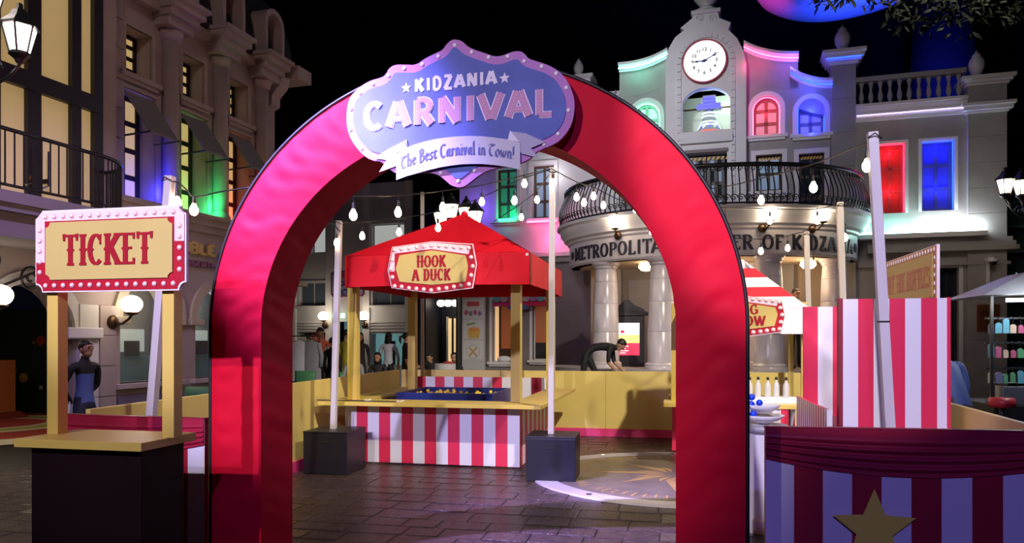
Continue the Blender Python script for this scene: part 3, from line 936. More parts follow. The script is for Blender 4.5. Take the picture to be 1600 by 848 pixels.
# pixel outline of the eight-cornered board, clockwise from the lower left corner
oct_px = [(612, 450), (676, 458), (739, 450), (745, 413), (739, 381), (676, 377), (613, 386), (606, 421)]
hpoly = [H_(*p) for p in oct_px]
inn_px = [(625, 440), (676, 445), (728, 440), (732, 416), (728, 399), (676, 391), (625, 399), (619, 420)]
hinn = [H_(*p) for p in inn_px]
hd = [H_(*p) for p in [(617,447),(628,448),(639.5,450),(651,451),(662.5,452),(674,453.5),(686,451.5),(698,450),(709.5,448),(721,446),(733,444),(617,391),(628,389),(640,388),(652,386.5),(663,385),(675,383.5),(687,384),(698,385),(710,386),(721,387),(733,387.5),(614,406),(611,420),(613.5,433),(736.5,402),(739,416),(736.5,430)]]
hpale = [H_(*p) for p in [(608, 424), (617, 424), (617, 396), (675, 389), (731, 397), (733, 397), (735, 384), (676, 379), (615, 387.5)]]
hp = thing('dummy', 'x', 'x')
bpy.data.objects.remove(hp)
sgn = bpy.data.objects.new('sign', None); C.objects.link(sgn); sgn.parent = hk; sgn.location = (0, 8.40 - 9.75, 0)
board(sgn, hpoly, hinn, 0, hd, .027, hpale)
MB().box(hpoly[0][0] + .2, hpoly[2][0] - .2, .014, .048, 2.35, 2.45).build('sign_mount', M['black'], sgn)
ctr = (hpoly[0][0] + hpoly[2][0]) / 2
for wd, px_y, ww in (('HOOK', 417.5, 47), ('A DUCK', 438.5, 62)):
    z_ = H_(675, px_y)[1]; h_ = H_(675, px_y - 18.5)[1] - z_
    text_run(sgn, wd, h_, (ctr, -.018, z_), M['letter_red'], .0135, .0062, .004, .115, True, .74, gap=.10, space=.35, width=ww * 8.75 / 1155)

# duck pool, ducks and rods
pool_m = mat('navy_pool', (.012, .02, .14), .3)
water_m = mat('pool_water', (.01, .03, .10), .06, spec=.8)
pl = thing('duck_pool', 'navy blue duck pool tank standing inside the booth', 'pool', (-3.0, 10.1, 0))
X0, X1, Y0, Y1 = -.66, .68, -.62, .62
for (a, b, c, d) in ((X0, X1, Y0, Y0 + .04), (X0, X1, Y1 - .04, Y1), (X0, X0 + .04, Y0 + .04, Y1 - .04), (X1 - .04, X1, Y0 + .04, Y1 - .04)):
    MB().box(a, b, c, d, .42, .83).build('pool_wall', pool_m, pl, bevel=.004)
MB().box(X0, X1, Y0, Y1, .38, .42).build('pool_floor', pool_m, pl)
MB().box(X0 + .04, X1 - .04, Y0 + .04, Y1 - .04, .42, .715).build('water', water_m, pl)
for (a, b) in ((X0 + .06, Y0 + .06), (X1 - .06, Y0 + .06), (X0 + .06, Y1 - .06), (X1 - .06, Y1 - .06)):
    MB().box(a - .03, a + .03, b - .03, b + .03, 0, .38).build('leg', M['black'], pl)
duck_y = mat('rubber_duck_yellow', (.85, .62, .04), .35)
duck_o = mat('duck_beak_orange', (.8, .22, .02), .4)
dk = thing('rubber_duck', 'yellow rubber duck floating in the navy pool', 'duck', (0, 0, 0), 0, 'rubber ducks in the pool')
dk['label'] = 'yellow rubber duck floating in the navy pool'
MB().ball((0, 0, .028), (.055, .040, .034), 12, 8).build('body', duck_y, dk, smooth=True)
MB().ball((.035, 0, .078), (.027, .026, .027), 10, 8).build('head', duck_y, dk, smooth=True)
MB().ball((.064, 0, .074), (.014, .012, .006), 8, 6).build('beak', duck_o, dk, smooth=True)
MB().lathe([(.02, 0), (.012, .02), (0, .03)], (-.05, 0, .035), 8).build('tail', duck_y, dk, smooth=True)
rd = random.Random(5)
first = True
for i in range(26):
    x_ = -3.0 + rd.uniform(X0 + .12, X1 - .12); y_ = 10.1 + Y0 + .12 + (i / 26) * 1.0
    o = dk if first else dup(dk)
    first = False
    o.location = (x_, y_, .709); o.rotation_euler = (0, 0, rd.uniform(0, 6.28))
for k, (x_, y_, a, lb) in enumerate(((-4.0, 8.52, .05, 'thin black hooking rod at the end of the booth counter'), (-3.55, 8.50, -.06, 'thin black hooking rod lying beside the white knot of string'))):
    r_ = thing('hook_rod', lb, 'rod', (x_, y_, .785), a, 'hooking rods on the counter')
    MB().tube([(-.33, 0, .008), (.28, 0, .008)], .007, 6).build('stick', M['black'], r_)
    MB().tube([(.28, 0, .008), (.33, .02, .012), (.36, 0, .02), (.34, -.03, .012), (.30, -.01, .02)], .006, 6).build('string', M['white'], r_)
    MB().tube([(.30, .02, .012), (.33, .05, .010), (.36, .05, .012), (.37, .02, .02)], .004, 6).build('hook', M['white'], r_)

# ================================================================== poles in weight boxes
def wbox(label, x_, y_, a, w_=.54, d_=.56, h_=.49):
    b_ = thing('weight_box', label, 'box', (x_, y_, 0), a, 'black boxes weighting the light poles')
    MB().box(-w_ / 2, w_ / 2, -d_ / 2, d_ / 2, 0, h_ - .02).build('box_body', M['black_box'], b_, bevel=.006)
    MB().box(-w_ / 2 - .004, w_ / 2 + .004, -d_ / 2 - .004, d_ / 2 + .004, h_ - .02, h_).build('lid', M['black_box'], b_, bevel=.004)
    MB().prism(corner_cut(-.05, .05, h_ - .125, h_ - .085, .001), -d_ / 2 - .003, -d_ / 2 + .001).build('hand_hole', M['dark'], b_)
    MB().ring([(-.055, h_ - .13), (.055, h_ - .13), (.055, h_ - .08), (-.055, h_ - .08)], [(-.048, h_ - .123), (.048, h_ - .123), (.048, h_ - .087), (-.048, h_ - .087)], -d_ / 2 - .006, -d_ / 2).build('hand_hole_rim', M['iron'], b_)
    return b_
wbox('black weight box left of the striped duck counter', -3.90, 8.12, .02)
wbox('black weight box at the rim of the floor medallion', -1.30, 8.22, .03)
def pole(label, p, q, w_=.062, m='pole', taped=()):
    p, q = Vector(p), Vector(q)
    o = thing('light_pole', label, 'pole', p, 0, 'wooden poles carrying the bulb strings')
    v = q - p
    MB().bar((0, 0, 0), v, w_, w_).build('shaft', M[m], o, bevel=.003)
    MB().tube([v * .985 + Vector((-.04, -.036, 0)), v * .99 + Vector((0, -.06, .01)), v * .985 + Vector((.05, -.036, -.01))], .005, 5).build('cord_tie', M['cord'], o)
    for t_ in taped:
        c = v * t_
        MB().box(c.x - w_ * .52, c.x + w_ * .52, c.y - w_ * .52, c.y + w_ * .52, c.z - .006, c.z + .006).build('tape', M['cord'], o)
    return o
def top_of(px_, py_, y_):
    return W.py(px_, py_, y_)
PA = top_of(530, 345, 8.12); PB = top_of(863, 262, 8.22)
pole('white light pole in the black box left of the duck counter', (W.py(521, 672, 8.12).x, 8.12, .49), PA)
pole('tall white light pole in the black box before the duck counter', (-1.33, 8.22, .49), PB)
PC = top_of(266, 275, 5.05)
pole('leaning white light pole behind the ticket sign', (-4.06, 5.05, 0), PC)
PD = top_of(1363, 207, 5.55)
_b = W.py(1390, 670, 5.55); _k = PD.z / (PD.z - _b.z)
pole('tall white light pole in front of the striped bottle booth', (PD.x + (_b.x - PD.x) * _k, 5.55, 0), PD, .064, 'pole', (.30, .56))
PE = top_of(1312, 316, 9.2)
pole('grey light pole rising behind the striped bottle booth', (top_of(1323, 500, 9.2).x + .01, 9.2, 0), PE, .070, 'wood_pole')
PF = top_of(1260, 362, 10.9)
pole('short wooden light pole beside the ring throw canopy', (top_of(1268, 480, 10.9).x, 10.9, 0), PF, .07, 'wood_pole')
PG = top_of(660, 300, 11.45)
pole('thin light pole at the back corner of the duck booth', (PG.x, 11.45, 0), PG, .05, 'wood_pole')

# ================================================================== bulb strings
bulb_proto = None
def bulb_at(parent, loc, lit=True, drop=.16):
    global bulb_proto
    if bulb_proto is None:
        a = MB().tube([(0, 0, .0), (0, 0, -.06)], .004, 5).tube([(0, 0, -.055), (0, 0, -.11)], [.014, .017], 10).mesh('bulb_holder', M['cord'])
        g = MB().lathe([(0, -.205), (.018, -.200), (.032, -.185), (.038, -.165), (.034, -.145), (.020, -.122), (.014, -.108)], n=10).mesh('bulb_globe', M['bulb'], True)
        bulb_proto = (a, g)
    o = bpy.data.objects.new('bulb_holder', bulb_proto[0]); C.objects.link(o); o.parent = parent; o.location = loc; o.scale = (.88, .88, 1)
    g = bpy.data.objects.new('bulb_globe', bulb_proto[1]); C.objects.link(g); g.parent = o
    return o
def string(label, ends, cord_px, bulbs, extra_tail=None):
    """ends: (y0, y1) depths at both ends of the cord; cord_px: pixels along it; bulbs: pixels of the globes"""
    xa, xb = cord_px[0][0], cord_px[-1][0]
    def dep(px_): 
        t_ = (px_ - xa) / (xb - xa); return ends[0] + (ends[1] - ends[0]) * t_
    pts = [W.py(px_, py_, dep(px_)) for px_, py_ in cord_px]
    # densify
    P = []
    for a, b in zip(pts, pts[1:]):
        for k in range(6): P.append(a.lerp(b, k / 6))
    P.append(pts[-1])
    for _ in range(4):
        P = [P[0]] + [(P[i - 1] + P[i] * 2 + P[i + 1]) / 4 for i in range(1, len(P) - 1)] + [P[-1]]
    o = thing('bulb_string', label, 'string lights', P[0], 0, 'bulb strings over the fairground')
    MB().tube([p - P[0] for p in P], .006, 5).build('cord', M['cord'], o, smooth=True)
    for (px_, py_) in bulbs:
        g = W.py(px_, py_, dep(px_))
        j = min(range(len(P)), key=lambda i: abs(P[i].x - g.x) + abs(P[i].y - g.y))
        top = P[j]
        h_ = bulb_at(o, Vector((g.x, top.y, g.z + .165)) - P[0])
        if top.z - (g.z + .165) > .01:
            MB().tube([top - P[0] - Vector((top.x - g.x, 0, 0)), Vector((g.x, top.y, g.z + .16)) - P[0]], .004, 5).build('drop_cord', M['cord'], o)
    return o
def k5(x_, y_): return (440 + .3 * x_, 260 + .3 * y_)
string('bulb string from the white pole left of the duck booth to the tall pole', (8.12, 8.22), [(530, 346), k5(420, 292), k5(610, 272), k5(800, 240), k5(1010, 178), k5(1250, 62), (863, 264)],
       [k5(420, 365), k5(612, 345), k5(815, 322), k5(1043, 187), k5(1265, 92)])
string('upper bulb string running from the arch lining to the tall pole', (5.6, 8.22), [k5(330, 158), k5(610, 153), k5(840, 128), k5(1045, 98), k5(1250, 48), (863, 263)],
       [k5(368, 255), k5(608, 243), k5(840, 217), k5(1212, 180)])
string('bulb string dropping from the tall pole behind the red canopy', (11.4, 8.22), [k5(1105, 286), k5(1240, 200), k5(1330, 130), (863, 266)], [k5(1243, 262), k5(1330, 175)])
string('bulb string from the tall pole toward the balcony', (8.22, 10.5), [(863, 264), (901, 285), (930, 293), (965, 312), (1000, 318), (1030, 330)],
       [(901, 309), (913, 318), (928, 308), (943, 322), (964, 342), (993, 328), (1018, 362)])
string('bulb string from the tall right pole across the balcony rail', (9.0, 5.55), [(1100, 296), (1140, 291), (1240, 266), (1290, 250), (1330, 232), (1359, 222)], [(1119, 326), (1189, 314), (1269, 296), (1356, 259)])
string('bulb string hanging low before the theatre frieze letters', (9.6, 10.9), [(1110, 372), (1147, 372), (1190, 374), (1228, 369), (1258, 361)], [(1147, 393), (1189, 393), (1231, 388), (1269, 414)])
string('bulb string along the lower edge of the balcony', (9.4, 9.2), [(1110, 322), (1133, 324), (1203, 326), (1275, 328), (1312, 318)], [(1133, 350), (1203, 345), (1277, 345)])
string('short bulb string on the grey pole behind the bottle booth', (9.2, 9.2), [(1308, 330), (1316, 345), (1322, 352)], [(1320, 372)])
string('short bulb string tied to the pole behind the ticket sign', (5.05, 5.05), [(264, 283), (278, 284), (292, 296), (302, 310), (340, 300), (395, 292)], [(277, 318), (303, 329)])
string('single bulb on the white pole left of the duck booth', (8.06, 8.06), [(524, 352), (528, 358), (532, 362)], [(526, 380)])
string('single bulb at the top of the tall white pole', (8.16, 8.16), [(855, 266), (863, 270), (872, 268)], [(864, 287)])

# ================================================================== ring throw booth
rg = thing('ring_throw_booth', 'ring throw booth with red and white striped tent roof', 'booth', (.80, 9.6, 0))
rg['_off'] = (.80, 9.6, 0)
MB().box(-.10, 1.62, 9.10, 9.62, .735, .785).build('counter_top', M['yellow'], rg, bevel=.004)
for x_ in (.10, .72, 1.40):
    MB().bar((x_, 9.40, .735), (x_, 9.40, 0), .05).build('leg', M['black'], rg)
    MB().prism([(9.15, .735), (9.40, .735), (9.40, .45)], x_ - .012, x_ + .012, 'x').build('bracket', M['white'], rg)
striped_slab('back_skirt', rg, .0, 1.6, 10.42, 10.45, .02, .72, 9, 'x')
MB().box(-.05, 1.62, 10.30, 10.60, .735, .785).build('back_shelf', M['yellow'], rg, bevel=.004)
for (x_, y_) in ((.02, 9.5), (1.56, 9.5), (.02, 10.5), (1.56, 10.5)):
    MB().box(x_ - .03, x_ + .03, y_ - .03, y_ + .03, .785, 2.0).build('post', M['yellow'], rg)
ra0 = W.py(1160, 405, 9.95)
rcx = ra0.x
rx0, rx1 = rcx - .80, W.py(1261, 479, 9.35).x
ry0, ry1 = 9.30, 10.6
rvb, rvt = 1.615, W.py(1262, 479, 9.35).z
rap = ra0.z
def tent_face(p, q, nst, parent, apex):
    # horizontal bands of red and white
    for k in range(nst):
        t0, t1 = k / nst, (k + 1) / nst
        p, q, a = Vector(p), Vector(q), Vector(apex)
        mb = MB().add([p.lerp(a, t0), q.lerp(a, t0), q.lerp(a, t1), p.lerp(a, t1)], [(0, 1, 2, 3)])
        mb.build('canopy_band', M['stripe_white'] if k % 2 == 0 else mat('tent_red', (.64, .015, .035), .55), parent)
rc = [(rx0, ry0, rvt), (rx1, ry0, rvt), (rx1, ry1, rvt), (rx0, ry1, rvt)]
for i in range(4):
    tent_face(rc[i], rc[(i + 1) % 4], 5, rg, (rcx, (ry0 + ry1) / 2, rap))
for i in range(4):
    p, q = Vector(rc[i]), Vector(rc[(i + 1) % 4])
    d = Vector((0, 0, rvb - rvt))
    n_ = (q - p).cross(d).normalized() * .006
    MB().add([p, q, q + d, p + d, p + n_, q + n_, q + d + n_, p + d + n_], [(0, 1, 2, 3), (4, 7, 6, 5), (0, 4, 5, 1), (2, 6, 7, 3)]).build('valance', M['stripe_white'], rg)
sgn = bpy.data.objects.new('sign', None); C.objects.link(sgn); sgn.parent = rg; sgn.location = (0, 9.24 - 9.6, 0)
def R_(px_, py_):
    p = W.py(px_, py_, 9.24); return (p.x - .80, p.z)
rpoly = [R_(*p) for p in [(1102, 522), (1164, 526), (1221, 519), (1227, 492), (1222, 469), (1164, 462), (1101, 468), (1096, 496)]]
rinn = [R_(*p) for p in [(1114, 512), (1164, 515), (1210, 509), (1215, 491), (1211, 480), (1164, 473), (1113, 479), (1108, 496)]]
rdots = [R_(*p) for p in [(1107,518),(1118,519),(1130,520),(1141,521),(1153,521.5),(1166,520),(1177,519),(1188,518),(1198,516.5),(1208,515),(1218,514),(1107,472.5),(1118,471),(1130,469),(1141,468),(1153,467),(1166,466),(1176,467),(1187,468),(1197,469),(1207,470),(1217,472),(1219,481),(1222,492),(1220,503),(1102,485),(1101,497),(1102,508)]]
rpale = [R_(*p) for p in [(1098, 498), (1106, 498), (1106, 478), (1164, 471), (1213, 478), (1217, 470), (1164, 464), (1103, 469)]]
board(sgn, rpoly, rinn, 0, rdots, .027, rpale)
MB().box(rpoly[0][0] + .2, rpoly[2][0] - .2, .014, .055, 1.70, 1.78).build('sign_mount', M['black'], sgn)
for wd, py_, ww in (('RING', 491, 46), ('THROW', 509, 66)):
    z_ = R_(1160, py_)[1]; h_ = R_(1160, py_ - 15.5)[1] - z_
    text_run(sgn, wd, h_, (R_(1159, py_)[0], -.018, z_), M['letter_red'], .0125, .0056, .004, .115, True, .76, gap=.10, width=ww * 9.2 / 1155)
# bottles on a white tray
tray = thing('bottle_tray', 'white tray carrying clear bottles on the ring throw counter', 'tray', (1.0, 9.40, .785))
MB().box(-.42, .46, -.10, .10, 0, .07).build('tray_body', M['white'], tray, bevel=.004)
bot_m = mat('clear_bottle', (.72, .74, .76), .12, alpha=.55, spec=.8)
bt = None
for i in range(5):
    if bt is None:
        bt = thing('glass_bottle', 'x', 'bottle', (0, 0, 0), 0, 'bottles on the ring throw tray')
        MB().lathe([(.034, 0), (.038, .01), (.038, .13), (.030, .16), (.014, .185), (.013, .215)], n=14).build('bottle_body', bot_m, bt, smooth=True)
        MB().lathe([(.016, .205), (.016, .235), (.010, .240)], n=10).build('stopper', M['black'], bt, smooth=True)
        o = bt
    else: o = dup(bt)
    o.location = (.92 + i * .105, 9.40 + (.03 if i % 2 else -.03), .855)
    o['label'] = ('clear black-capped bottle on the tray, half hidden by the arch leg', 'second clear black-capped bottle from the arch leg', 'middle one of the five clear bottles on the tray', 'fourth clear black-capped bottle from the arch leg', 'clear black-capped bottle farthest from the arch leg')[i]

# ================================================================== hit the bottles booth
hb = thing('bottle_booth', 'hit the bottles booth with tall pink and white striped side walls', 'booth', (1.66, 6.95, 0))
hb['_off'] = (1.66, 6.95, 0)
bx0, bx1 = 1.275, 2.045
mb = MB(); w8 = (bx1 - bx0 - .03) / 6.6
xs = [bx0 + .03 + (i - .0) * w8 for i in range(8)]
xs[-1] = bx1
for i in range(7):
    mb.slot((i + 1) % 2)
    for yy in (6.20, 6.24):
        mb.add([(xs[i], yy, .02), (xs[i + 1], yy, .02), (xs[i + 1], yy, 1.865), (xs[i], yy, 1.865)], [(0, 1, 2, 3)])
mb.slot(0).add([(bx0 + .03, 6.20, 1.865), (bx1, 6.20, 1.865), (bx1, 6.24, 1.865), (bx0 + .03, 6.24, 1.865)], [(0, 1, 2, 3)])
mb.add([(bx1, 6.20, .02), (bx1, 6.24, .02), (bx1, 6.24, 1.865), (bx1, 6.20, 1.865)], [(0, 1, 2, 3)])
mb.build('side_wall', RW, hb)
MB().box(bx0, bx0 + .03, 6.19, 6.26, .0, 1.87).build('wall_edge', mat('wall_edge_dark_red', (.24, .012, .035), .5), hb)
MB().box(bx1, bx1 + .022, 6.185, 6.26, .0, 1.87).build('wall_edge', M['stripe_red'], hb)
striped_slab('side_wall', hb, 1.262, 2.08, 7.72, 7.75, .02, 1.87, 6, 'x', 0)
# low counter wall along the open side with fine stripes
striped_slab('counter_wall', hb, 1.20, 1.23, 6.26, 7.72, .02, .99, 28, 'y', 0)
MB().box(1.195, 1.235, 6.225, 6.26, .02, .995).build('counter_wall_edge', M['white'], hb)
MB().box(1.235, 1.50, 6.30, 7.70, .80, .83).build('counter_shelf', mat('shelf_maroon', (.22, .02, .05), .5), hb)
MB().box(1.75, 2.04, 6.3, 7.70, .85, .88).build('target_shelf', mat('shelf_maroon', (.22, .02, .05), .5), hb)
MB().box(2.05, 2.08, 6.26, 7.72, .02, 1.86).build('back_wall', mat('shelf_maroon', (.22, .02, .05), .5), hb)
# sign above the back wall, facing the plaza (turned towards -x)
sg2 = bpy.data.objects.new('sign', None); C.objects.link(sg2); sg2.parent = hb
sg2.location = (2.045 - 1.66, (6.40 + 7.86) / 2 - 6.95, 0); sg2.rotation_euler = (0, 0, -PI / 2)
hw_ = .73
MB().prism([(-hw_, 1.82), (hw_, 1.82), (hw_, 2.30), (-hw_, 2.30)], -.006, .016).build('backing_board', M['sign_white'], sg2)
MB().prism([(-hw_ + .006, 1.826), (hw_ - .006, 1.826), (hw_ - .006, 2.294), (-hw_ + .006, 2.294)], -.010, -.005).build('rim', mat('bottle_sign_rim', (.40, .16, .05), .5), sg2)
MB().prism([(-hw_ + .075, 1.89), (hw_ - .075, 1.89), (hw_ - .075, 2.235), (-hw_ + .075, 2.235)], -.015, -.009).build('gold_panel', M['sign_gold'], sg2)
for k in range(21):
    x_ = -hw_ + .05 + k * (2 * hw_ - .1) / 20
    for z_ in (1.858, 2.266):
        MB().ball((x_, -.011, z_), (.016, .005, .018), 8, 6).build('bulb_dot', M['dot'], sg2, smooth=True)
for k in range(1, 6):
    for x_ in (-hw_ + .04, hw_ - .04):
        MB().ball((x_, -.011, 1.858 + k * .068), (.016, .005, .018), 8, 6).build('bulb_dot', M['dot'], sg2, smooth=True)
text_run(sg2, 'HIT THE BOTTLES', .17, (0, -.015, 1.975), mat('bottle_sign_ink', (.34, .10, .03), .5), .017, .007, .003, .10, True, .8, gap=.06, space=.35, width=1.20)
for y_ in (6.6, 7.6):
    MB().box(2.062, 2.09, y_ - .03, y_ + .03, 1.86, 2.2).build('sign_post', M['yellow'], hb)

# ================================================================== white stand with bowls and blue balls
ws = thing('white_stand', 'white round pedestal with a stack of bowls beside the star panel', 'stand', (.73, 6.35, 0))
MB().lathe([(.20, 0), (.20, .10), (.17, .12), (.17, .79), (.185, .80), (.185, .85), (.0, .86)], n=28).build('pedestal', M['white'], ws, smooth=True, auto=40)
MB().lathe([(.187, .80), (.190, .80), (.190, .855), (.187, .855)], n=28).build('rim_band', mat('stand_band_grey', (.38, .38, .42), .4), ws, smooth=True)
for k, (z_, r_, lb) in enumerate(((.862, .17, 'white dished bowl at the bottom of the pedestal stack'), (.945, .14, 'white dished bowl at the top of the pedestal stack'))):
    b_ = tag(MB().lathe([(.03, 0), (.05, .006), (r_ * .7, .03), (r_, .07), (r_ - .006, .072), (r_ * .68, .036), (.0, .012)], n=24).build('bowl', M['white'], smooth=True), lb, 'bowl', 'bowls on the pedestal')
    b_.location = (.73, 6.35, z_)
blue_ball = mat('blue_ball', (.01, .05, .75), .25)
bi = 0
for (x_, y_, z_, lb) in ((-.135, -.05, .945, 'glossy blue ball in the lower bowl, next to the arch leg'), (-.085, -.085, .945, 'glossy blue ball in the lower bowl, right of its twin'), (-.10, -.05, 1.022, 'glossy blue ball lying in the upper bowl'), (-.03, 0.0, 1.030, 'glossy blue ball in the middle of the upper bowl'), (-.09, 0.0, 1.075, 'glossy blue ball topmost on the pedestal')):
    o = tag(MB().ball((0, 0, 0), .028, 14, 10).build('ball', blue_ball, smooth=True), lb, 'ball', 'blue balls on the pedestal')
    o.location = (.73 + x_, 6.35 + y_, z_)
# ================================================================== building helpers
def mapped(mb, fn):
    mb.v = [tuple(fn(*p)) for p in mb.v]; return mb
def wall_map(ax, pos):
    """(u along the wall, d into the wall, z) -> frame coordinates; ax 'y' faces -y at y=pos, ax 'x' faces +x at x=pos"""
    return (lambda u, d, z: (u, pos + d, z)) if ax == 'y' else (lambda u, d, z: (pos - d, u, z))
LED = {}
def led_mat(name, col, s):
    return mat('led_' + name, col, .4, emit=s, ecol=col)
def window(parent, ax, pos, u0, u1, z0, z1, depth=.16, arch_=False, cols=2, rows=2, frame_m=None, pane_m=None, surround=.09, sm=None, sill=True, bar=.045, led=None, led_p=0, ledm=None, sub=None, proud=.03, sides=(1, 1)):
    """recessed window: surround, sill, sash frame with bars, single panes, optional strip of coloured light in the reveal"""
    fn = wall_map(ax, pos)
    fm = frame_m or M['frame_dark']; pm = pane_m or M['glass_dark']; sm = sm or M['white_stone']
    r = (u1 - u0) / 2; zs = z1 - r if arch_ else z1
    top = [(u1, zs)] + (arc((u0 + u1) / 2, zs, r, r, 0, 180, 12)[1:-1] if arch_ else []) + [(u0, zs)]
    full = [(u0, z0), (u1, z0)] + top
    if surround:
        rr = r + surround
        o_ = [(u0 - surround, z0), (u1 + surround, z0)] + ([(u1 + surround, zs)] + arc((u0 + u1) / 2, zs, rr, rr, 0, 180, 12)[1:-1] + [(u0 - surround, zs)] if arch_ else [(u1 + surround, z1 + surround), (u0 - surround, z1 + surround)])
        mapped(MB().ring(o_[1:] + o_[:1], full[1:] + full[:1], -proud, .02, closed=False), fn).build('window_surround', sm, parent)
    if sill:
        mapped(MB().box(u0 - surround - .05, u1 + surround + .05, -proud - .07, .03, z0 - .07, z0).box(u0 - surround, u1 + surround, -proud - .03, .02, z0 - .12, z0 - .07), fn).build('window_sill', sm, parent, bevel=.004)
    inner = []
    b = bar
    if arch_: inner = [(u0 + b, z0 + b), (u1 - b, z0 + b), (u1 - b, zs)] + arc((u0 + u1) / 2, zs, r - b, r - b, 0, 180, 12)[1:-1] + [(u0 + b, zs)]
    else: inner = [(u0 + b, z0 + b), (u1 - b, z0 + b), (u1 - b, z1 - b), (u0 + b, z1 - b)]
    fr_ = MB().ring(full, inner, depth, depth + .05)
    for c in range(1, cols):
        uc = u0 + (u1 - u0) * c / cols
        fr_.box(uc - b / 2, uc + b / 2, depth + .004, depth + .046, z0 + b, (z1 if arch_ else z1 - b))
    zr = []
    for k in range(1, rows):
        zc = z0 + (z1 - z0) * k / rows; zr.append(zc)
        fr_.box(u0 + b, u1 - b, depth + .004, depth + .046, zc - b / 2, zc + b / 2)
    w_ = mapped(fr_, fn).build('window', fm, parent)
    for c in range(cols):
        a0 = u0 + (u1 - u0) * c / cols; a1 = u0 + (u1 - u0) * (c + 1) / cols
        for k in range(rows):
            p0 = z0 + (z1 - z0) * k / rows; p1 = z0 + (z1 - z0) * (k + 1) / rows
            mapped(MB().box(a0 + .004, a1 - .004, depth + .022, depth + .030, p0 + .004, p1 - .004 - (.3 * r if arch_ and k == rows - 1 else 0)), fn).build('pane', pm[(c + k) % len(pm)] if isinstance(pm, list) else pm, w_, off=parent.get('_off'))
    if led:
        e = .012
        path = [(u1 - e, z0 + .03), (u1 - e, zs)] + (arc((u0 + u1) / 2, zs, r - e, r - e, 0, 180, 14)[1:-1] if arch_ else [(u1 - e, z1 - e), (u0 + e, z1 - e)]) + [(u0 + e, zs), (u0 + e, z0 + .03)]
        if not arch_: path = [(u1 - e, z0 + .03), (u1 - e, z1 - e), (u0 + e, z1 - e), (u0 + e, z0 + .03)]
        mapped(MB().tube([(u, depth * .45, z) for u, z in path], .010, 5), fn).build('led_strip', ledm, parent)
    return w_
def blight(name, loc, power, col, size=.05):
    return light(name, 'POINT', B.w(loc), power, col, None, size)
def blk(parent, name, m, u0, u1, z0, z1, d0, d1, ax='y', pos=0.0, bevel=0.0):
    return mapped(MB().box(u0, u1, d0, d1, z0, z1), wall_map(ax, pos)).build(name, m, parent, bevel=bevel)

led_g = led_mat('green', (.05, 1.0, .45), 5); led_r = led_mat('red', (1.0, .03, .12), 5); led_b = led_mat('blue', (.01, .05, 1.0), 7)
led_c = led_mat('cyan', (.35, 1.0, .85), 9); led_w = led_mat('white', (.85, 1.0, 1.0), 12); led_p = led_mat('pink', (1.0, .12, .35), 6)
led_bell_b = led_mat('bell_blue', (.04, .04, 1.0), 4); led_bell_w = led_mat('bell_white', (.75, 1.0, .95), 3); led_bell_r = led_mat('bell_red', (1.0, .06, .04), 2)

# ================================================================== the theatre
YF = 17.0
def T7(px_, py_, Y=YF):
    p = B.py(px_, py_, Y); return (p.x, p.z)
th = thing('theatre_building', 'pale theatre with a clock tower, curved balcony and coloured window lights', 'building', (-.7, YF, 0), frame=B)
ZP = .95
# --- flank walls with openings
gA = T7(988, 222); gB = T7(1031, 158); rA = T7(1176, 213); rB = T7(1219, 148); bA = T7(1246, 211); bB = T7(1289, 152)
lwA = T7(1181, 300); lwB = T7(1222, 240); rwA = T7(1248, 318); rwB = T7(1288, 238)
zc = 4.10
left_holes = [(gA[0], gB[0], gA[1] - .25, gB[1] - (gB[0] - gA[0]) / 2, 'a')]
right_holes = [(rA[0], rB[0], rA[1], rB[1] - (rB[0] - rA[0]) / 2, 'a'), (bA[0], bB[0], bA[1], bB[1] - (bB[0] - bA[0]) / 2, 'a'), (lwA[0], lwB[0], lwA[1], lwB[1]), (rwA[0], rwB[0], zc, rwB[1])]
wm = MB(); wall_holes(wm, -2.64, -1.60, ZP, T7(1000, 108)[1], left_holes, YF, YF + .35)
wm.build('left_flank_wall', M['stone'], th)
xr = T7(1240, 100)[0]
wm = MB(); wall_holes(wm, .08, xr, ZP, T7(1200, 92)[1], [h for h in right_holes if h[0] < xr - .1], YF, YF + .35)
wm.build('right_flank_wall', M['stone'], th)
wm = MB(); wall_holes(wm, xr, 1.84, ZP, T7(1270, 128)[1], [h for h in right_holes if h[0] > xr - .1], YF + .02, YF + .35)
wm.build('blue_bay_wall', M['stone'], th)
# concave cornices built as stepped mouldings along a curve
def swoop(name, pts, hgt, out, m, Y=YF, led=None, n=10):
    P = [T7(*p, Y) for p in pts]
    # quadratic through three points
    def q(t):
        a, b, c = P
        return (a[0] * (1 - t) ** 2 + 2 * b[0] * t * (1 - t) + c[0] * t * t, a[1] * (1 - t) ** 2 + 2 * b[1] * t * (1 - t) + c[1] * t * t)
    pts_ = [q(i / n) for i in range(n + 1)]
    for k, (f0, f1, o_) in enumerate(((0, .35, out), (.35, .7, out * .65), (.7, 1.0, out * .35))):
        up = [(x, z - hgt * f0) for x, z in pts_]; dn = [(x, z - hgt * f1) for x, z in pts_]
        MB().ring(up, dn, Y - o_, Y + .2, closed=False).build(name, m, th)
    MB().ring([(x, z - hgt) for x, z in pts_], [(x, z - hgt - .55) for x, z in pts_], Y - .004, Y + .3, closed=False).build('cornice_wall', M['stone'], th)
    if led:
        MB().tube([(x, Y - out * .72, z - hgt * .72) for x, z in pts_], .013, 5).build('led_strip', led, th)
        a = pts_[n // 2]
        return a
swoop('cornice', [(968, 103), (1012, 101), (1044, 80)], .17, .24, M['white_stone'], led=led_c)
swoop('cornice', [(1162, 69), (1195, 88), (1247, 86)], .17, .24, M['white_stone'], led=led_p)
swoop('cornice', [(1234, 108), (1262, 128), (1300, 126)], .17, .20, M['white_stone'], led=led_b)
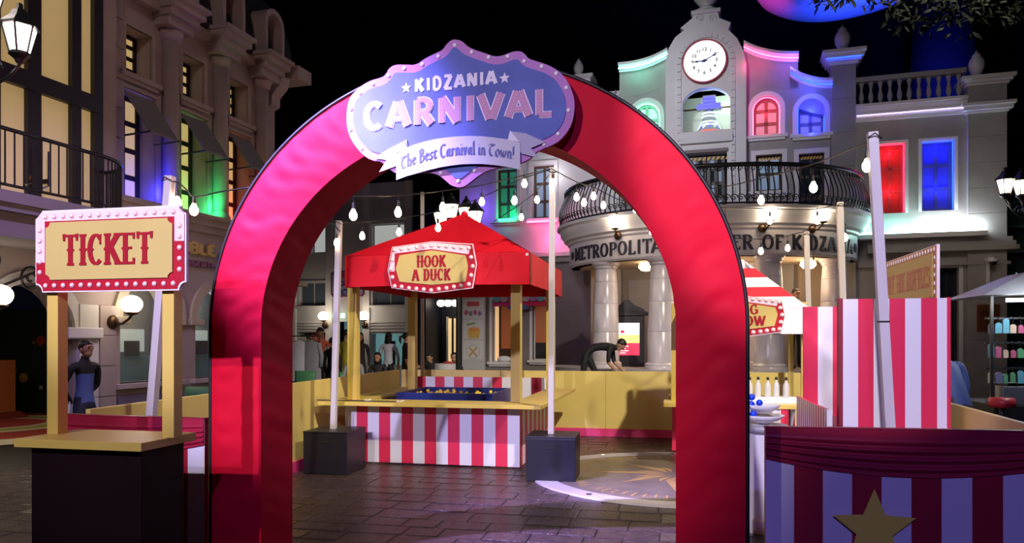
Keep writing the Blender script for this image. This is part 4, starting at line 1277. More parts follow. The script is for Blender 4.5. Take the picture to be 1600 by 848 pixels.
for nm, px_, py_, col, pw in (('cornice_green', 1000, 118, (.1, 1, .55), 3.5), ('cornice_red', 1185, 100, (1, .05, .15), 2.5), ('cornice_red_corner', 1170, 110, (1, .05, .2), 1.5), ('cornice_blue', 1262, 140, (.04, .08, 1), 8), ('cornice_violet', 1236, 104, (.15, .1, 1), 7)):
    x_, z_ = T7(px_, py_); blight(nm, (x_, YF - .32, z_), pw, col, .06)
# --- windows
red_sash = mat('red_sash_paint', (.20, .06, .07), .4); pale_pane = mat('pale_blind_pane', (.55, .52, .55), .35)
blue_sash = mat('grey_sash_paint', (.10, .10, .14), .4)
for (a, b, led, ledm, fm, pm, col, pw) in ((gA, gB, 1, led_c, mat('green_sash_paint', (.08, .25, .16), .4), pale_pane, (.1, 1, .45), 5), (rA, rB, 1, led_p, red_sash, pale_pane, (1, .04, .10), 6), (bA, bB, 1, led_b, blue_sash, pale_pane, (.01, .02, 1), 15)):
    z0 = a[1] - (.25 if a is gA else 0)
    window(th, 'y', YF, a[0], b[0], z0, b[1], .16, True, 2, 3, fm, pm, .10, led=True, ledm=ledm, bar=.07)
    blight('window_light', ((a[0] + b[0]) / 2, YF - .10, b[1] - .28), pw, col, .05)
    blight('window_light_low', ((a[0] + b[0]) / 2, YF - .12, b[1] - .75), pw * .35, col, .05)
for a, b in ((lwA, lwB), (rwA, rwB)):
    z0 = a[1] if a is lwA else zc
    window(th, 'y', YF, a[0], b[0], z0, b[1], .12, False, 2, 2 if a is lwA else 3, None, M['glass_cool'] if a is lwA else M['glass_dark'], .10, bar=.06, sill=a is lwA)
    for k in range(7):
        x_ = a[0] + .04 + k * (b[0] - a[0] - .08) / 7
        MB().add([(x_, YF + .115, b[1] - .10), (x_ + .04, YF + .115, b[1] - .10), (x_ + .075, YF + .115, b[1] - .03), (x_ + .035, YF + .115, b[1] - .03)], [(0, 1, 2, 3)]).build('hazard_stripe', mat('hazard_yellow', (.7, .42, .10), .5), th)
# --- clock tower
YT = YF - .22
def T8(px_, py_): return T7(px_, py_, YT)
tw_px = [(1040, 330), (1166, 330), (1166, 100), (1162, 80), (1152, 60), (1138, 46), (1142, 35), (1124, 28), (1120, 15), (1086, 15), (1082, 28), (1063, 44), (1069, 47), (1055, 58), (1045, 75), (1040, 95)]
tp = [T8(*p) for p in tw_px]
nichA = T8(1066, 208); nichB = T8(1141, 150); doorA = T8(1071, 330); doorB = T8(1136, 236)
xl, xrt = tp[0][0], tp[1][0]
zsp = T8(1100, 132)[1]
wm = MB(); wall_holes(wm, xl, xrt, ZP, zsp, [(nichA[0], nichB[0], nichA[1], zsp - .01), (doorA[0], doorB[0], zc, doorB[1])], YT, YT + .28)
wm.build('tower_wall', M['white_stone'], th)
upper = [(xl, zsp), (xrt, zsp)] + tp[2:]
MB().prism(upper, YT, YT + .45).build('tower_gable', M['white_stone'], th)
# niche arch cover: spandrels above the bell
nr = (nichB[0] - nichA[0]) / 2; ncx = (nichA[0] + nichB[0]) / 2; nz = zsp - .42
sp = MB()
for i in range(12):
    t0, t1 = PI * i / 12, PI * (i + 1) / 12
    xa, xb = ncx + nr * math.cos(t0), ncx + nr * math.cos(t1)
    sp.prism([(xb, nz + .36 * math.sin(t1)), (xa, nz + .36 * math.sin(t0)), (xa, zsp), (xb, zsp)], YT - .001, YT + .2)
sp.build('niche_spandrel', M['white_stone'], th)
MB().box(nichA[0] - .1, nichB[0] + .1, YT + .9, YT + .95, nichA[1] - .1, zsp).build('niche_back', mat('niche_plaster', (.62, .66, .60), .7), th)
MB().box(nichA[0] - .05, nichB[0] + .05, YT - .05, YT + .9, nichA[1] - .10, nichA[1]).build('niche_floor', M['white_stone'], th)
MB().box(nichA[0] - .05, nichB[0] + .05, YT - .08, YT + .1, nichA[1] - .26, nichA[1] - .10).build('niche_ledge', M['white_stone'], th)
blight('niche_light', (ncx + .35, YT + .5, nichA[1] + .75), 10, (.75, 1, .82), .08)
# voussoirs and quoin blocks framing the clock
xin0, xin1 = T8(1058, 100)[0], T8(1149, 100)[0]
zar = T8(1100, 97)[1]
arr = (xin1 - xin0) / 2; acx = (xin0 + xin1) / 2
for k in range(14):
    a0, a1 = PI * k / 14 + .012, PI * (k + 1) / 14 - .012
    P = [(acx + (arr - .09) * math.cos(a0), zar + (arr - .09) * math.sin(a0)), (acx + arr * math.cos(a0), zar + arr * math.sin(a0)), (acx + arr * math.cos(a1), zar + arr * math.sin(a1)), (acx + (arr - .09) * math.cos(a1), zar + (arr - .09) * math.sin(a1))]
    MB().prism(P, YT - .035, YT + .01).build('voussoir', M['white_stone'], th)
z_ = zar
k = 0
while z_ > 4.15:
    hq = .17
    for (a, b) in ((xin0, xin0 + .09), (xin1 - .09, xin1)):
        if not (doorB[1] > z_ - hq > 0 and False):
            MB().box(a, b, YT - .03, YT + .01, z_ - hq + .008, z_ - .008).build('quoin', M['white_stone'], th)
    z_ -= hq; k += 1
# scrolled crown
MB().box(T8(1080, 20)[0], T8(1126, 20)[0], YT - .06, YT + .4, T8(1100, 22)[1], T8(1100, 16)[1]).build('crown_moulding', M['white_stone'], th, bevel=.01)
fc = T8(1103, 14)
MB().lathe([(.20, 0), (.23, .04), (.16, .08), (.10, .12), (.16, .16), (.27, .30), (.30, .44), (.27, .56), (.18, .64), (.09, .68), (.06, .78), (0, .84)], (fc[0], YT + .18, fc[1]), 20).build('finial', M['white_stone'], th, smooth=True)
for s_ in (-1, 1):
    c = T8(1103 + s_ * 9, 29)
    P = [(c[0] + s_ * .09 * (1 - t / 14) * math.cos(t * .55), YT - .02, c[1] + .09 * (1 - t / 14) * math.sin(t * .55)) for t in range(14)]
    MB().tube(P, .018, 6).build('scroll', M['white_stone'], th, smooth=True)
# balcony door
MB().box(doorA[0] - .02, doorB[0] + .02, YT - .04, YT + .02, doorB[1], doorB[1] + .07).build('door_head', M['taupe'], th)
for (a, b) in ((doorA[0] + .05, (doorA[0] + doorB[0]) / 2 - .01), ((doorA[0] + doorB[0]) / 2 + .01, doorB[0] - .05)):
    window(th, 'y', YT, a, b, zc, doorB[1] - .06, .14, False, 2, 5, mat('dark_door_wood', (.030, .016, .012), .4), [M['glass_cool'], M['glass_dark']], 0, sill=False, bar=.07)
for k in range(9):
    x_ = doorA[0] + .06 + k * .098
    MB().add([(x_, YT + .13, doorB[1] - .14), (x_ + .05, YT + .13, doorB[1] - .14), (x_ + .085, YT + .13, doorB[1] - .07), (x_ + .035, YT + .13, doorB[1] - .07)], [(0, 1, 2, 3)]).build('hazard_stripe', mat('hazard_yellow', (.7, .42, .10), .5), th)
# clock
ck = T8(1101, 97)
clk = thing('tower_clock', 'round lit clock with black numerals above the bell niche', 'clock', (ck[0], YT, ck[1]), frame=B)
R_c = .475
def disc_y(mb, r, y0, y1, n=40):
    mb.prism([(ck[0] + r * math.cos(2 * PI * i / n), ck[1] + r * math.sin(2 * PI * i / n)) for i in range(n)], y0, y1); return mb
disc_y(MB(), R_c, YT - .07, YT).build('case', mat('clock_case_red', (.28, .02, .04), .4), clk)
disc_y(MB(), R_c - .03, YT - .078, YT - .06).build('face', mat('clock_face', (.9, .9, .95), .4, emit=1.15, ecol=(.95, .95, 1.0)), clk)
MB().lathe([(R_c - .035, 0), (R_c - .02, .03), (R_c, .03), (R_c + .01, 0)], n=40).build('rim', mat('clock_rim_red', (.45, .03, .06), .35), clk, off=(0, 0, 0)).matrix_local = Matrix.Translation((0, -.07, 0)) @ Matrix.Rotation(PI / 2, 4, 'X')
ink = mat('clock_ink', (.02, .02, .03), .5)
for hnum in range(1, 13):
    a = PI / 2 - hnum * PI / 6
    font_mesh(str(hnum), .105, ink, .002, .003, 'numeral', clk, (ck[0] + .255 * math.cos(a), YT - .082, ck[1] + .255 * math.sin(a) - .037))
hand = mat('clock_hand_blue', (.02, .05, .22), .4)
def hand_at(deg, L, w_, nm):
    a = rad(90 - deg); dx, dz = math.cos(a), math.sin(a)
    def p(r, s): return (ck[0] + r * dx - s * dz, ck[1] + r * dz + s * dx)
    MB().prism([p(-.06, -w_), p(L * .55, -w_ * .6), p(L * .6, -w_ * 1.6), p(L * .75, -w_), p(L, 0), p(L * .75, w_), p(L * .6, w_ * 1.6), p(L * .55, w_ * .6), p(-.06, w_)], YT - .096, YT - .088).build(nm, hand, clk)
hand_at(62, .345, .012, 'minute_hand'); hand_at(268, .25, .016, 'hour_hand')
disc_y(MB(), .035, YT - .10, YT - .085, 14).build('hub', hand, clk)
# bell
bl = T8(1107, 209)
bz = bl[1]
bell = thing('tower_bell', 'lit bell with blue beam lights hanging in the tower niche', 'bell', (bl[0], YT + .35, bz), frame=B)
bc = (bl[0], YT + .35, bz + .06)
MB().lathe([(.30, .02), (.29, .06), (.22, .16), (.17, .28), (.14, .42), (.12, .50), (.05, .55), (0, .56)], bc, 24).build('bell_body', mat('bell_paint', (.6, .7, .7), .4), bell, smooth=True)
MB().lathe([(.0, .03), (.28, .03), (.31, 0), (.30, .05)], bc, 24).build('bell_lip', led_bell_r, bell, smooth=True)
for zz, rr, mm in ((.20, .205, led_bell_w), (.27, .178, led_bell_w), (.40, .150, led_bell_w), (.48, .130, led_bell_w)):
    MB().tube([(bc[0] + rr * math.cos(2 * PI * i / 20), bc[1] + rr * math.sin(2 * PI * i / 20), bc[2] + zz) for i in range(20)], .011, 5, closed=True).build('light_band', mm, bell)
for k in range(12):
    a0 = 2 * PI * k / 12; a1 = 2 * PI * (k + .5) / 12
    MB().tube([(bc[0] + .25 * math.cos(a0), bc[1] + .25 * math.sin(a0), bc[2] + .12), (bc[0] + .195 * math.cos(a1), bc[1] + .195 * math.sin(a1), bc[2] + .23)], .007, 4).build('zigzag_light', led_bell_b if k % 2 else led_bell_w, bell)
MB().box(bc[0] - .26, bc[0] + .26, bc[1] - .07, bc[1] + .07, bc[2] + .56, bc[2] + .70).build('beam', mat('bell_beam', (.35, .35, .38), .5), bell)
for k, (w2, zz) in enumerate(((.26, .58), (.26, .64), (.16, .72), (.11, .80))):
    MB().box(bc[0] - w2, bc[0] + w2, bc[1] - .09, bc[1] - .07, bc[2] + zz, bc[2] + zz + .03).build('beam_light', led_bell_b, bell)
MB().box(bc[0] - .14, bc[0] + .14, bc[1] - .06, bc[1] + .06, bc[2] + .70, bc[2] + .88).build('head_block', mat('bell_beam', (.35, .35, .38), .5), bell)
MB().tube([(nichA[0], bc[1], bc[2] + .60), (nichB[0], bc[1], bc[2] + .60)], .02, 8).build('axle', M['bronze'], bell)

# --- pillar with urn, right wing
def urn(name, x_, y_, z_, s, parent):
    return MB().lathe([(.10 * s, 0), (.12 * s, .03 * s), (.07 * s, .07 * s), (.09 * s, .10 * s), (.17 * s, .26 * s), (.185 * s, .40 * s), (.15 * s, .52 * s), (.09 * s, .58 * s), (.11 * s, .61 * s), (.05 * s, .66 * s), (.02 * s, .72 * s), (0, .75 * s)], (x_, y_, z_), 18).build(name, M['white_stone'], parent, smooth=True)
px0, px1 = T7(1298, 200)[0], T7(1337, 200)[0]
YP = YF - .06
z_ = ZP; zt = T7(1316, 103)[1]
nb_ = 9
for k in range(nb_):
    a = ZP + (zt - ZP) * k / nb_; b = ZP + (zt - ZP) * (k + 1) / nb_
    MB().box(px0, px1, YP, YP + .4, a + .006, b - .006).build('pillar_block', M['stone'], th, bevel=.006)
MB().box(px0 + .01, px1 - .01, YP + .012, YP + .39, ZP, zt).build('pillar_core', M['stone'], th)
for k, (o_, za, zb) in enumerate(((.04, 0, .06), (.09, .06, .13), (.14, .13, .22), (.18, .22, .29))):
    MB().box(px0 - o_, px1 + o_, YP - o_, YP + .4, zt + za, zt + zb).build('capital_moulding', M['white_stone'], th)
MB().tube([(px0 - .10, YP - .12, zt + .12), (px1 + .1, YP - .12, zt + .12)], .010, 5).build('led_strip', led_b, th)
urn('urn', (px0 + px1) / 2, YP + .18, zt + .29, .85, th)
# wing
wx0, wx1, wx2 = T7(1337, 200)[0], T7(1510, 200)[0], T7(1571, 200)[0]
rwa, rwb = T7(1371, 334), T7(1414, 223); bwa, bwb = T7(1440, 330), T7(1491, 218)
ztw = T7(1420, 185)[1]; zbase = T7(1440, 366)[1]
d1 = T7(1465, 560); d2 = T7(1498, 418)
wm = MB(); wall_holes(wm, wx0, wx1, 0, ztw, [(rwa[0], rwb[0], rwa[1], rwb[1]), (bwa[0], bwb[0], bwa[1], bwb[1]), (d1[0], d2[0], .1, d2[1])], YF, YF + .35)
wm.build('wing_wall', M['stone'], th)
window(th, 'y', YF, rwa[0], rwb[0], rwa[1], rwb[1], .16, False, 2, 3, mat('red_shutter_frame', (.30, .05, .06), .4), mat('red_light_tint_panel', (.40, .03, .03), .4), .06, led=True, ledm=led_r, bar=.07, sill=False)  # panel colour carries the red light that falls on it
window(th, 'y', YF, bwa[0], bwb[0], bwa[1], bwb[1], .16, False, 2, 3, mat('blue_shutter_frame', (.06, .07, .16), .4), mat('blue_light_tint_panel', (.05, .06, .40), .4), .06, led=True, ledm=led_b, bar=.07, sill=False)  # blue of the strip light put into the panel colour
for (x_, z_) in (((rwa[0] + rwb[0]) / 2, rwb[1] - .15), ((rwa[0] + rwb[0]) / 2, rwa[1] + .5)): blight('red_window_light', (x_, YF - .03, z_), 5, (1, .02, .07), .05)
for (x_, z_) in (((bwa[0] + bwb[0]) / 2, bwb[1] - .15), ((bwa[0] + bwb[0]) / 2, bwa[1] + .5)): blight('blue_window_light', (x_, YF - .03, z_), 9, (.003, .008, 1), .05)
window(th, 'y', YF, d1[0], d2[0], .1, d2[1], .14, False, 2, 4, None, M['glass_dark'], .07, bar=.05, sill=False)
# ledge with bright wash lights
MB().box(wx0 - .02, wx1 + .3, YF - .30, YF + .02, zbase - .10, zbase).build('ledge', M['white_stone'], th, bevel=.01)
for k in range(3):
    MB().box(wx0 + .2, wx2 + .1 + .04 * k, YF - .10 - .06 * k, YF + .02, zbase - .20 - .09 * k + .0, zbase - .11 - .09 * k).build('stringcourse', M['stone'], th)
MB().box(wx0 + .05, wx2 + .06, YF - .12, YF + .02, zbase - .66, zbase - .60).build('stringcourse', M['stone'], th)
MB().box(wx0 + .05, (wx0 + wx1) / 2, YF - .20, YF - .16, zbase + .0, zbase + .05).build('wash_light', led_c, th)
MB().box((wx0 + wx1) / 2 + .1, wx1 + .1, YF - .20, YF - .16, zbase + .0, zbase + .05).build('wash_light', led_w, th)
for x_, pw, col in ((wx0 + .25, 5, (.3, 1, .8)), (wx0 + .8, 8, (.45, 1, .85)), (wx0 + 1.35, 13, (.9, 1, 1)), (wx1 - .2, 15, (.9, 1, 1)), (wx1 + .15, 8, (.85, 1, 1))): blight('ledge_wash', (x_, YF - .22, zbase + .10), pw, col, .06)
# wing cornice, balustrade and end pilaster
for k, (o_, za, zb) in enumerate(((.05, 0, .07), (.11, .07, .14), (.08, .14, .28), (.15, .28, .34))):
    MB().box(wx0, wx1, YF - o_, YF + .3, ztw + za, ztw + zb).build('wing_cornice', M['white_stone'], th)
MB().tube([(wx0, YF - .13, ztw + .10), (wx1, YF - .13, ztw + .10)], .007, 5).build('led_strip', led_mat('pale', (.8, .6, 1), 3), th)
zb0 = ztw + .34; zb1 = zb0 + .50
MB().box(wx0, wx1, YF - .02, YF + .16, zb1, zb1 + .10).build('balustrade_rail', M['stone'], th)
bal = MB().lathe([(.045, 0), (.045, .03), (.025, .06), (.055, .16), (.05, .22), (.022, .34), (.04, .42), (.05, .46), (.05, .50)], n=10).mesh('baluster', M['stone'], True)
for k in range(11):
    o = bpy.data.objects.new('baluster', bal); C.objects.link(o); o.parent = th
    o.location = (wx0 + .12 + k * (wx1 - wx0 - .2) / 10 + .7, .07, zb0)
    o.location.x = wx0 + .12 + k * (wx1 - wx0 - .24) / 10 + .7
nbk = 13
zpt = T7(1540, 135)[1]
for k in range(nbk):
    a = zpt * k / nbk; b = zpt * (k + 1) / nbk
    MB().box(wx1, wx2, YF - .10, YF + .35, a + .005, b - .005).build('pilaster_block', M['stone'], th, bevel=.006)
MB().box(wx1 + .01, wx2 - .01, YF - .09, YF + 3.0, 0, zpt).build('pilaster_core', M['stone'], th)
for k, (o_, za, zb) in enumerate(((.03, 0, .05), (.08, .05, .11), (.13, .11, .18), (.03, -.55, -.50), (.09, -.50, -.42), (.13, -.42, -.36))):
    MB().box(wx1 - o_, wx2 + o_, YF - .10 - o_, YF + .4, zpt + za, zpt + zb).build('pilaster_moulding', M['white_stone'], th)
urn('urn', T7(1528, 118)[0], YF + .1, zpt + .18, .80, th)
# left parapet and wing behind the arch
lx = -2.64
LWY = 18.6
def T9(px_, py_): return T7(px_, py_, LWY)
lwx0, lwx1 = T9(718, 300)[0], -2.50
u1a, u1b = T9(776, 345), T9(808, 262); u2a, u2b = T9(832, 342), T9(866, 256)
g1a, g1b = T9(769, 565), T9(803, 468); g2a, g2b = T9(832, 562), T9(862, 468)
zmid = T9(850, 402)[1]; ztop = T9(880, 150)[1]
wm = MB(); wall_holes(wm, lwx0, lwx1, zmid, ztop, [(u1a[0], u1b[0], u1a[1], u1b[1]), (u2a[0], u2b[0], u2a[1], u2b[1])], LWY, LWY + .3); wm.build('left_wing_wall', M['white_stone'], th)
wm = MB(); wall_holes(wm, lwx0, lwx1, 0, zmid, [(g1a[0], g1b[0], g1a[1], g1b[1]), (g2a[0], g2b[0], g2a[1], g2b[1])], LWY, LWY + .3); wm.build('left_wing_base', M['taupe'], th)
for (a, b, pm, led) in ((u1a, u1b, mat('green_lit_glass', (.05, .25, .18), .2, emit=.12, ecol=(.1, .8, .5)), led_b), (u2a, u2b, M['glass_cool'], led_w)):
    window(th, 'y', LWY, a[0], b[0], a[1], b[1], .14, False, 2, 3, mat('brown_sash_paint', (.08, .05, .035), .4), pm, .10, bar=.07)
tcl = mat('terracotta_lit_glass', (.30, .08, .035), .2, emit=.10, ecol=(1, .26, .08)); brn = mat('brown_dim_glass', (.03, .018, .014), .2, emit=.012, ecol=(1, .4, .2))
for (a, b, pm) in ((g1a, g1b, brn), (g2a, g2b, tcl)):
    window(th, 'y', LWY, a[0], b[0], a[1], b[1], .16, False, 1, 1, M['white_stone'], pm, .07, bar=.03)
MB().box(g1a[0] + .03, g1a[0] + .13, LWY + .165, LWY + .18, g1a[1] + .03, g1b[1] - .05).build('lit_edge', mat('lit_edge', (.8, .5, .25), .4, emit=.6, ecol=(1, .6, .3)), th)
MB().box(g1a[0] + .2, g1b[0] - .06, LWY + .165, LWY + .18, g1a[1] + .35, g1b[1] - .1).build('inner_panel', tcl, th)
MB().ball(((g1a[0] + g1b[0]) / 2, LWY + .12, g1a[1] + .07), (.2, .05, .09), 10, 6).build('window_linen', M['white'], th, smooth=True)
MB().box(g2a[0] + .04, g2b[0] - .04, LWY + .15, LWY + .18, g2a[1] + .03, g2a[1] + .45).build('dark_cabinet', M['black'], th)
MB().box(lwx0, lwx1, LWY - .22, LWY + .02, zmid, zmid + .10).build('wing_ledge', M['white_stone'], th)
MB().box(lwx0, lwx1, LWY - .14, LWY + .02, zmid - .14, zmid).build('wing_ledge', M['stone'], th)
MB().box(u1a[0] + .1, u1b[0], LWY - .18, LWY - .14, u1a[1] - .02, u1a[1] + .02).build('wash_light', led_g, th)
MB().box(u2a[0] - .1, u2b[0] + .1, LWY - .2, LWY - .16, u2a[1] - .12, u2a[1] - .08).build('wash_light', led_p, th)
blight('wing_pink', ((u2a[0] + u2b[0]) / 2 + .25, LWY - .35, zmid + .45), 16, (1, .10, .32)); blight('wing_green', (u1b[0] - .12, LWY - .02, u1a[1] + .12), 7, (.05, 1, .4)); blight('wing_violet', (u1a[0] - .45, LWY - .5, u1a[1] + .3), 14, (.22, .10, 1)); blight('wing_white', (u2b[0] - .05, LWY - .3, u2b[1] - .3), 8, (1, .95, 1))
swoop('parapet', [(928, 165), (952, 160), (978, 143)], .14, .2, M['white_stone'], LWY - .8)
cp = T9(903, 128)
MB().box(cp[0] - .35, cp[0] + .35, LWY - .15, LWY + .4, ztop - .1, cp[1] + .03).build('parapet_block', M['white_stone'], th)
MB().box(cp[0] - .42, cp[0] + .42, LWY - .22, LWY + .45, cp[1] + .03, cp[1] + .12).build('parapet_cap', M['white_stone'], th)
urn('urn', cp[0], LWY + .1, cp[1] + .12, .70, th)
MB().box(-2.95, -2.60, YF + .0, LWY, 0, T7(960, 150)[1]).build('return_wall', M['white_stone'], th)
for x_ in (-3.30, -3.02):
    MB().tube([(x_, LWY - .03, zmid), (x_, LWY - .03, ztop)], .025, 6).build('downpipe', M['stone'], th)

# --- balcony
BXC, BA, BP = -.74, 3.13, 2.37
ZT, ZS, ZR = 3.26, 4.08, 4.87
def ell(t, k=0.0):
    """t 0..pi from the left end; k metres outside the frieze ellipse"""
    return (BXC - (BA + k) * math.cos(t), YF - (BP + k) * math.sin(t))
def ell_band(name, prof, m, n=48, t0=0.0, t1=PI):
    mb = MB(); vs = []
    for i in range(n + 1):
        t = t0 + (t1 - t0) * i / n
        for (k, z) in prof:
            x_, y_ = ell(t, k); vs.append((x_, y_, z))
    q = len(prof); fs = [(i * q + j, i * q + j + 1, (i + 1) * q + j + 1, (i + 1) * q + j) for i in range(n) for j in range(q - 1)]
    return mb.add(vs, fs).build(name, m, th, smooth=True, auto=35)
ell_band('frieze', [(-.30, ZT - .10), (-.10, ZT - .10), (-.06, ZT - .06), (-.06, ZT + .38), (-.02, ZT + .42), (-.02, ZT + .46)], mat('frieze_marble', (.70, .67, .70), .4, var=.1, vs=1.5))
ell_band('balcony_moulding', [(-.02, ZT + .46), (.06, ZT + .50), (.08, ZT + .56), (.14, ZT + .62), (.16, ZT + .72), (.22, ZT + .76), (.22, ZS), (-.3, ZS)], M['white_stone'])
def fan(z, k, m, name):
    pts = [ell(PI * i / 40, k) for i in range(41)]
    MB().prism([(x_, y_) for x_, y_ in pts], z, z + .03, 'z').build(name, m, th)
fan(ZS - .06, 0.0, M['stone'], 'balcony_floor'); fan(ZT - .10, -.12, M['beige'], 'porch_ceiling')
# railing
rail_m = M['iron']
def rail_pt(t, k, z): 
    x_, y_ = ell(t, k); return (x_, y_, z)
for nm, k, z, r_ in (('top_rail', .02, ZR, .045), ('bottom_rail', .10, ZS + .05, .02)):
    MB().tube([rail_pt(PI * (.02 + .96 * i / 60), k, z) for i in range(61)], r_, 6).build(nm, rail_m, th, smooth=True)
H_b = ZR - ZS - .05
prof = []
for i in range(13):
    v = i / 12
    prof.append((.02 + .10 * (1 - v) - .17 * math.sin(PI * v) * (0 if v > .75 else -.9) * (1 - v), v * H_b))
bm = MB().tube([(0, -p, z) for p, z in prof], .013, 5)
for (cz, rr, s_) in ((H_b * .88, .055, 1), (H_b * .12, .075, -1)):
    bm.tube([(.02 + s_ * 0 + rr * (1 - i / 16) * math.cos(i * .62), -.05 if s_ > 0 else -.16, cz + rr * (1 - i / 16) * math.sin(i * .62)) for i in range(14)], .009, 4)
rail_mesh = bm.mesh('rail_bar', rail_m)
nbar = 74
for i in range(nbar):
    t = PI * (.03 + .94 * i / (nbar - 1))
    x_, y_ = ell(t, 0)
    tx_, ty_ = BA * math.sin(t), -BP * math.cos(t)
    o = bpy.data.objects.new('rail_bar', rail_mesh); C.objects.link(o); o.parent = th
    o.location = (x_ + .7, y_ - YF, ZS + .05); o.rotation_euler = (0, 0, math.atan2(ty_, tx_))
# frieze letters by arc length
NS = 400
tt = [PI * i / NS for i in range(NS + 1)]
ss = [0.0]
for i in range(NS):
    a, b = ell(tt[i], -.06), ell(tt[i + 1], -.06); ss.append(ss[-1] + math.hypot(b[0] - a[0], b[1] - a[1]))
LT = ss[-1]
def fr_place(u_, z=ZT, k=-.062):
    s_ = LT / 2 + u_ - .02 + .30 * max(0, min(1, (.3 - u_) / 1.6))
    i = max(0, min(NS - 1, next((j for j in range(NS) if ss[j + 1] >= s_), NS - 1)))
    t = tt[i] + (tt[i + 1] - tt[i]) * (s_ - ss[i]) / (ss[i + 1] - ss[i])
    x_, y_ = ell(t, k); tx_, ty_ = BA * math.sin(t), -BP * math.cos(t)
    return Matrix.Translation((x_ + .7, y_ - YF, z)) @ Matrix.Rotation(math.atan2(ty_, tx_), 4, 'Z')
fl_m = mat('frieze_letter', (.03, .03, .045), .4)
text_run(th, 'METROPOLITAN THEATER OF KIDZANIA', .285, None, fl_m, .026, .012, .025, .09, False, .86, gap=.10, space=.40, place=fr_place, width=LT * .80)
for s_ in (-1, 1):
    mt = fr_place(s_ * LT * .422)
    fl_ = MB()
    for k in range(6): fl_.prism([(.055 * math.cos(k * PI / 3) + .035 * math.cos(j * PI / 4), .14 + .055 * math.sin(k * PI / 3) + .035 * math.sin(j * PI / 4)) for j in range(8)], -.02 - .001 * k, 0)
    o = fl_.build('rosette', fl_m, th, off=(0, 0, 0)); o.matrix_local = mt
# sconces on the frieze
def sconce(label, mtx, parent_frame_origin, s=1.0, grp='globe sconces on the theatre frieze', power=0, globe_m=None):
    o = thing('wall_sconce', label, 'sconce', (0, 0, 0), 0, grp)
    o.matrix_world = mtx
    m_ = MB().lathe([(.0, 0), (.075 * s, 0), (.07 * s, .02 * s), (.03 * s, .035 * s), (0, .04 * s)], n=14)
    mapped(m_, lambda x, y, z: (x, -z, y)).build('backplate', M['bronze'], o, smooth=True)
    MB().tube([(0, -.03 * s, 0), (.04 * s, -.08 * s, -.02 * s), (.07 * s, -.14 * s, .03 * s), (.07 * s, -.18 * s, .07 * s)], .014 * s, 7).build('arm', M['bronze'], o, smooth=True)
    MB().lathe([(.02 * s, 0), (.07 * s, .02 * s), (.075 * s, .035 * s), (.02 * s, .04 * s)], (.07 * s, -.18 * s, .07 * s), 14).build('cup', M['bronze'], o, smooth=True)
    MB().ball((.07 * s, -.18 * s, .19 * s), (.11 * s, .11 * s, .095 * s), 16, 12).build('globe', globe_m or M['sconce'], o, smooth=True)
    return o
bpy.context.view_layer.update()
thw = B.R @ Matrix.Translation((-.7, YF, 0))
def u_for_px(px_):
    best = None
    for j in range(0, NS + 1, 2):
        x_, y_ = ell(tt[j], 0); w_ = B.w((x_, y_, 3.7))
        ca, sa = math.cos(YAW), math.sin(YAW)
        q_ = 800 + FPX * (w_.x * ca + w_.y * sa) / (-w_.x * sa + w_.y * ca)
        if best is None or abs(q_ - px_) < best[0]: best = (abs(q_ - px_), ss[j] - LT / 2)
    return best[1]
for px_, lb in ((948, 'globe sconce above the first letters of the theatre name'), (1014, 'globe sconce on the frieze beside the red arch leg'), (1194, 'globe sconce on the frieze over the ring throw tent'), (1270, 'globe sconce on the frieze near the end of the name')):
    sconce(lb, thw @ fr_place(u_for_px(px_), ZT + .40, -.02), None, 1.15)
# porch: back wall, columns, podium, door board
MB().box(-3.35, 2.5, YF + .02, YF + .2, 0, ZT).build('porch_back_wall', M['beige'], th)
MB().prism([ell(PI * i / 40, .35) for i in range(41)], 0, ZP, 'z').build('podium', M['stone'], th)
MB().box(-4.6, 2.9, 13.5, YF, 0, .42).build('porch_step', M['stone'], th)
for k, (px_, tl) in enumerate(((914, None), (1006, None), (1190, None), (1216, None), (1330, None))):
    u_ = u_for_px(px_); mt = fr_place(u_, 0, -.32)
    c = mt.translation; c = (c.x - .7, c.y + YF)
    if k == 2: c = (c[0] + .1, c[1] + 1.6)
    d_ = [.285, .275, .262, .245, .225]
    zz = [ZP + .14, ZP + .75, ZP + 1.35, ZP + 1.8, ZT - .24]
    for j in range(4):
        MB().lathe([(d_[j] - .006, zz[j]), (d_[j], zz[j] + .01), (d_[j + 1], zz[j + 1] - .01), (d_[j + 1] - .006, zz[j + 1])], (c[0], c[1], 0), 24).build('column_drum', M['marble'], th, smooth=True, auto=30)
    MB().lathe([(.34, 0), (.34, .05), (.33, .07), (.335, .10), (.29, .14)], (c[0], c[1], ZP), 24).build('column_base', M['marble'], th, smooth=True, auto=30)
    MB().lathe([(.22, 0), (.25, .03), (.25, .06), (.29, .10), (.30, .14)], (c[0], c[1], ZT - .24), 24).build('column_capital', M['marble'], th, smooth=True, auto=30)
for (x_, y_) in ((-1.9, 15.6), (.6, 15.6), (-.6, 15.3), (1.3, 16.1)):
    MB().lathe([(.03, 0), (.14, -.03), (.16, -.10), (.10, -.17), (0, -.19)], (x_, y_, ZT - .10), 16).build('ceiling_lamp', mat('porch_lamp', (1, .85, .6), .4, emit=7, ecol=(1, .72, .40)), th, smooth=True)
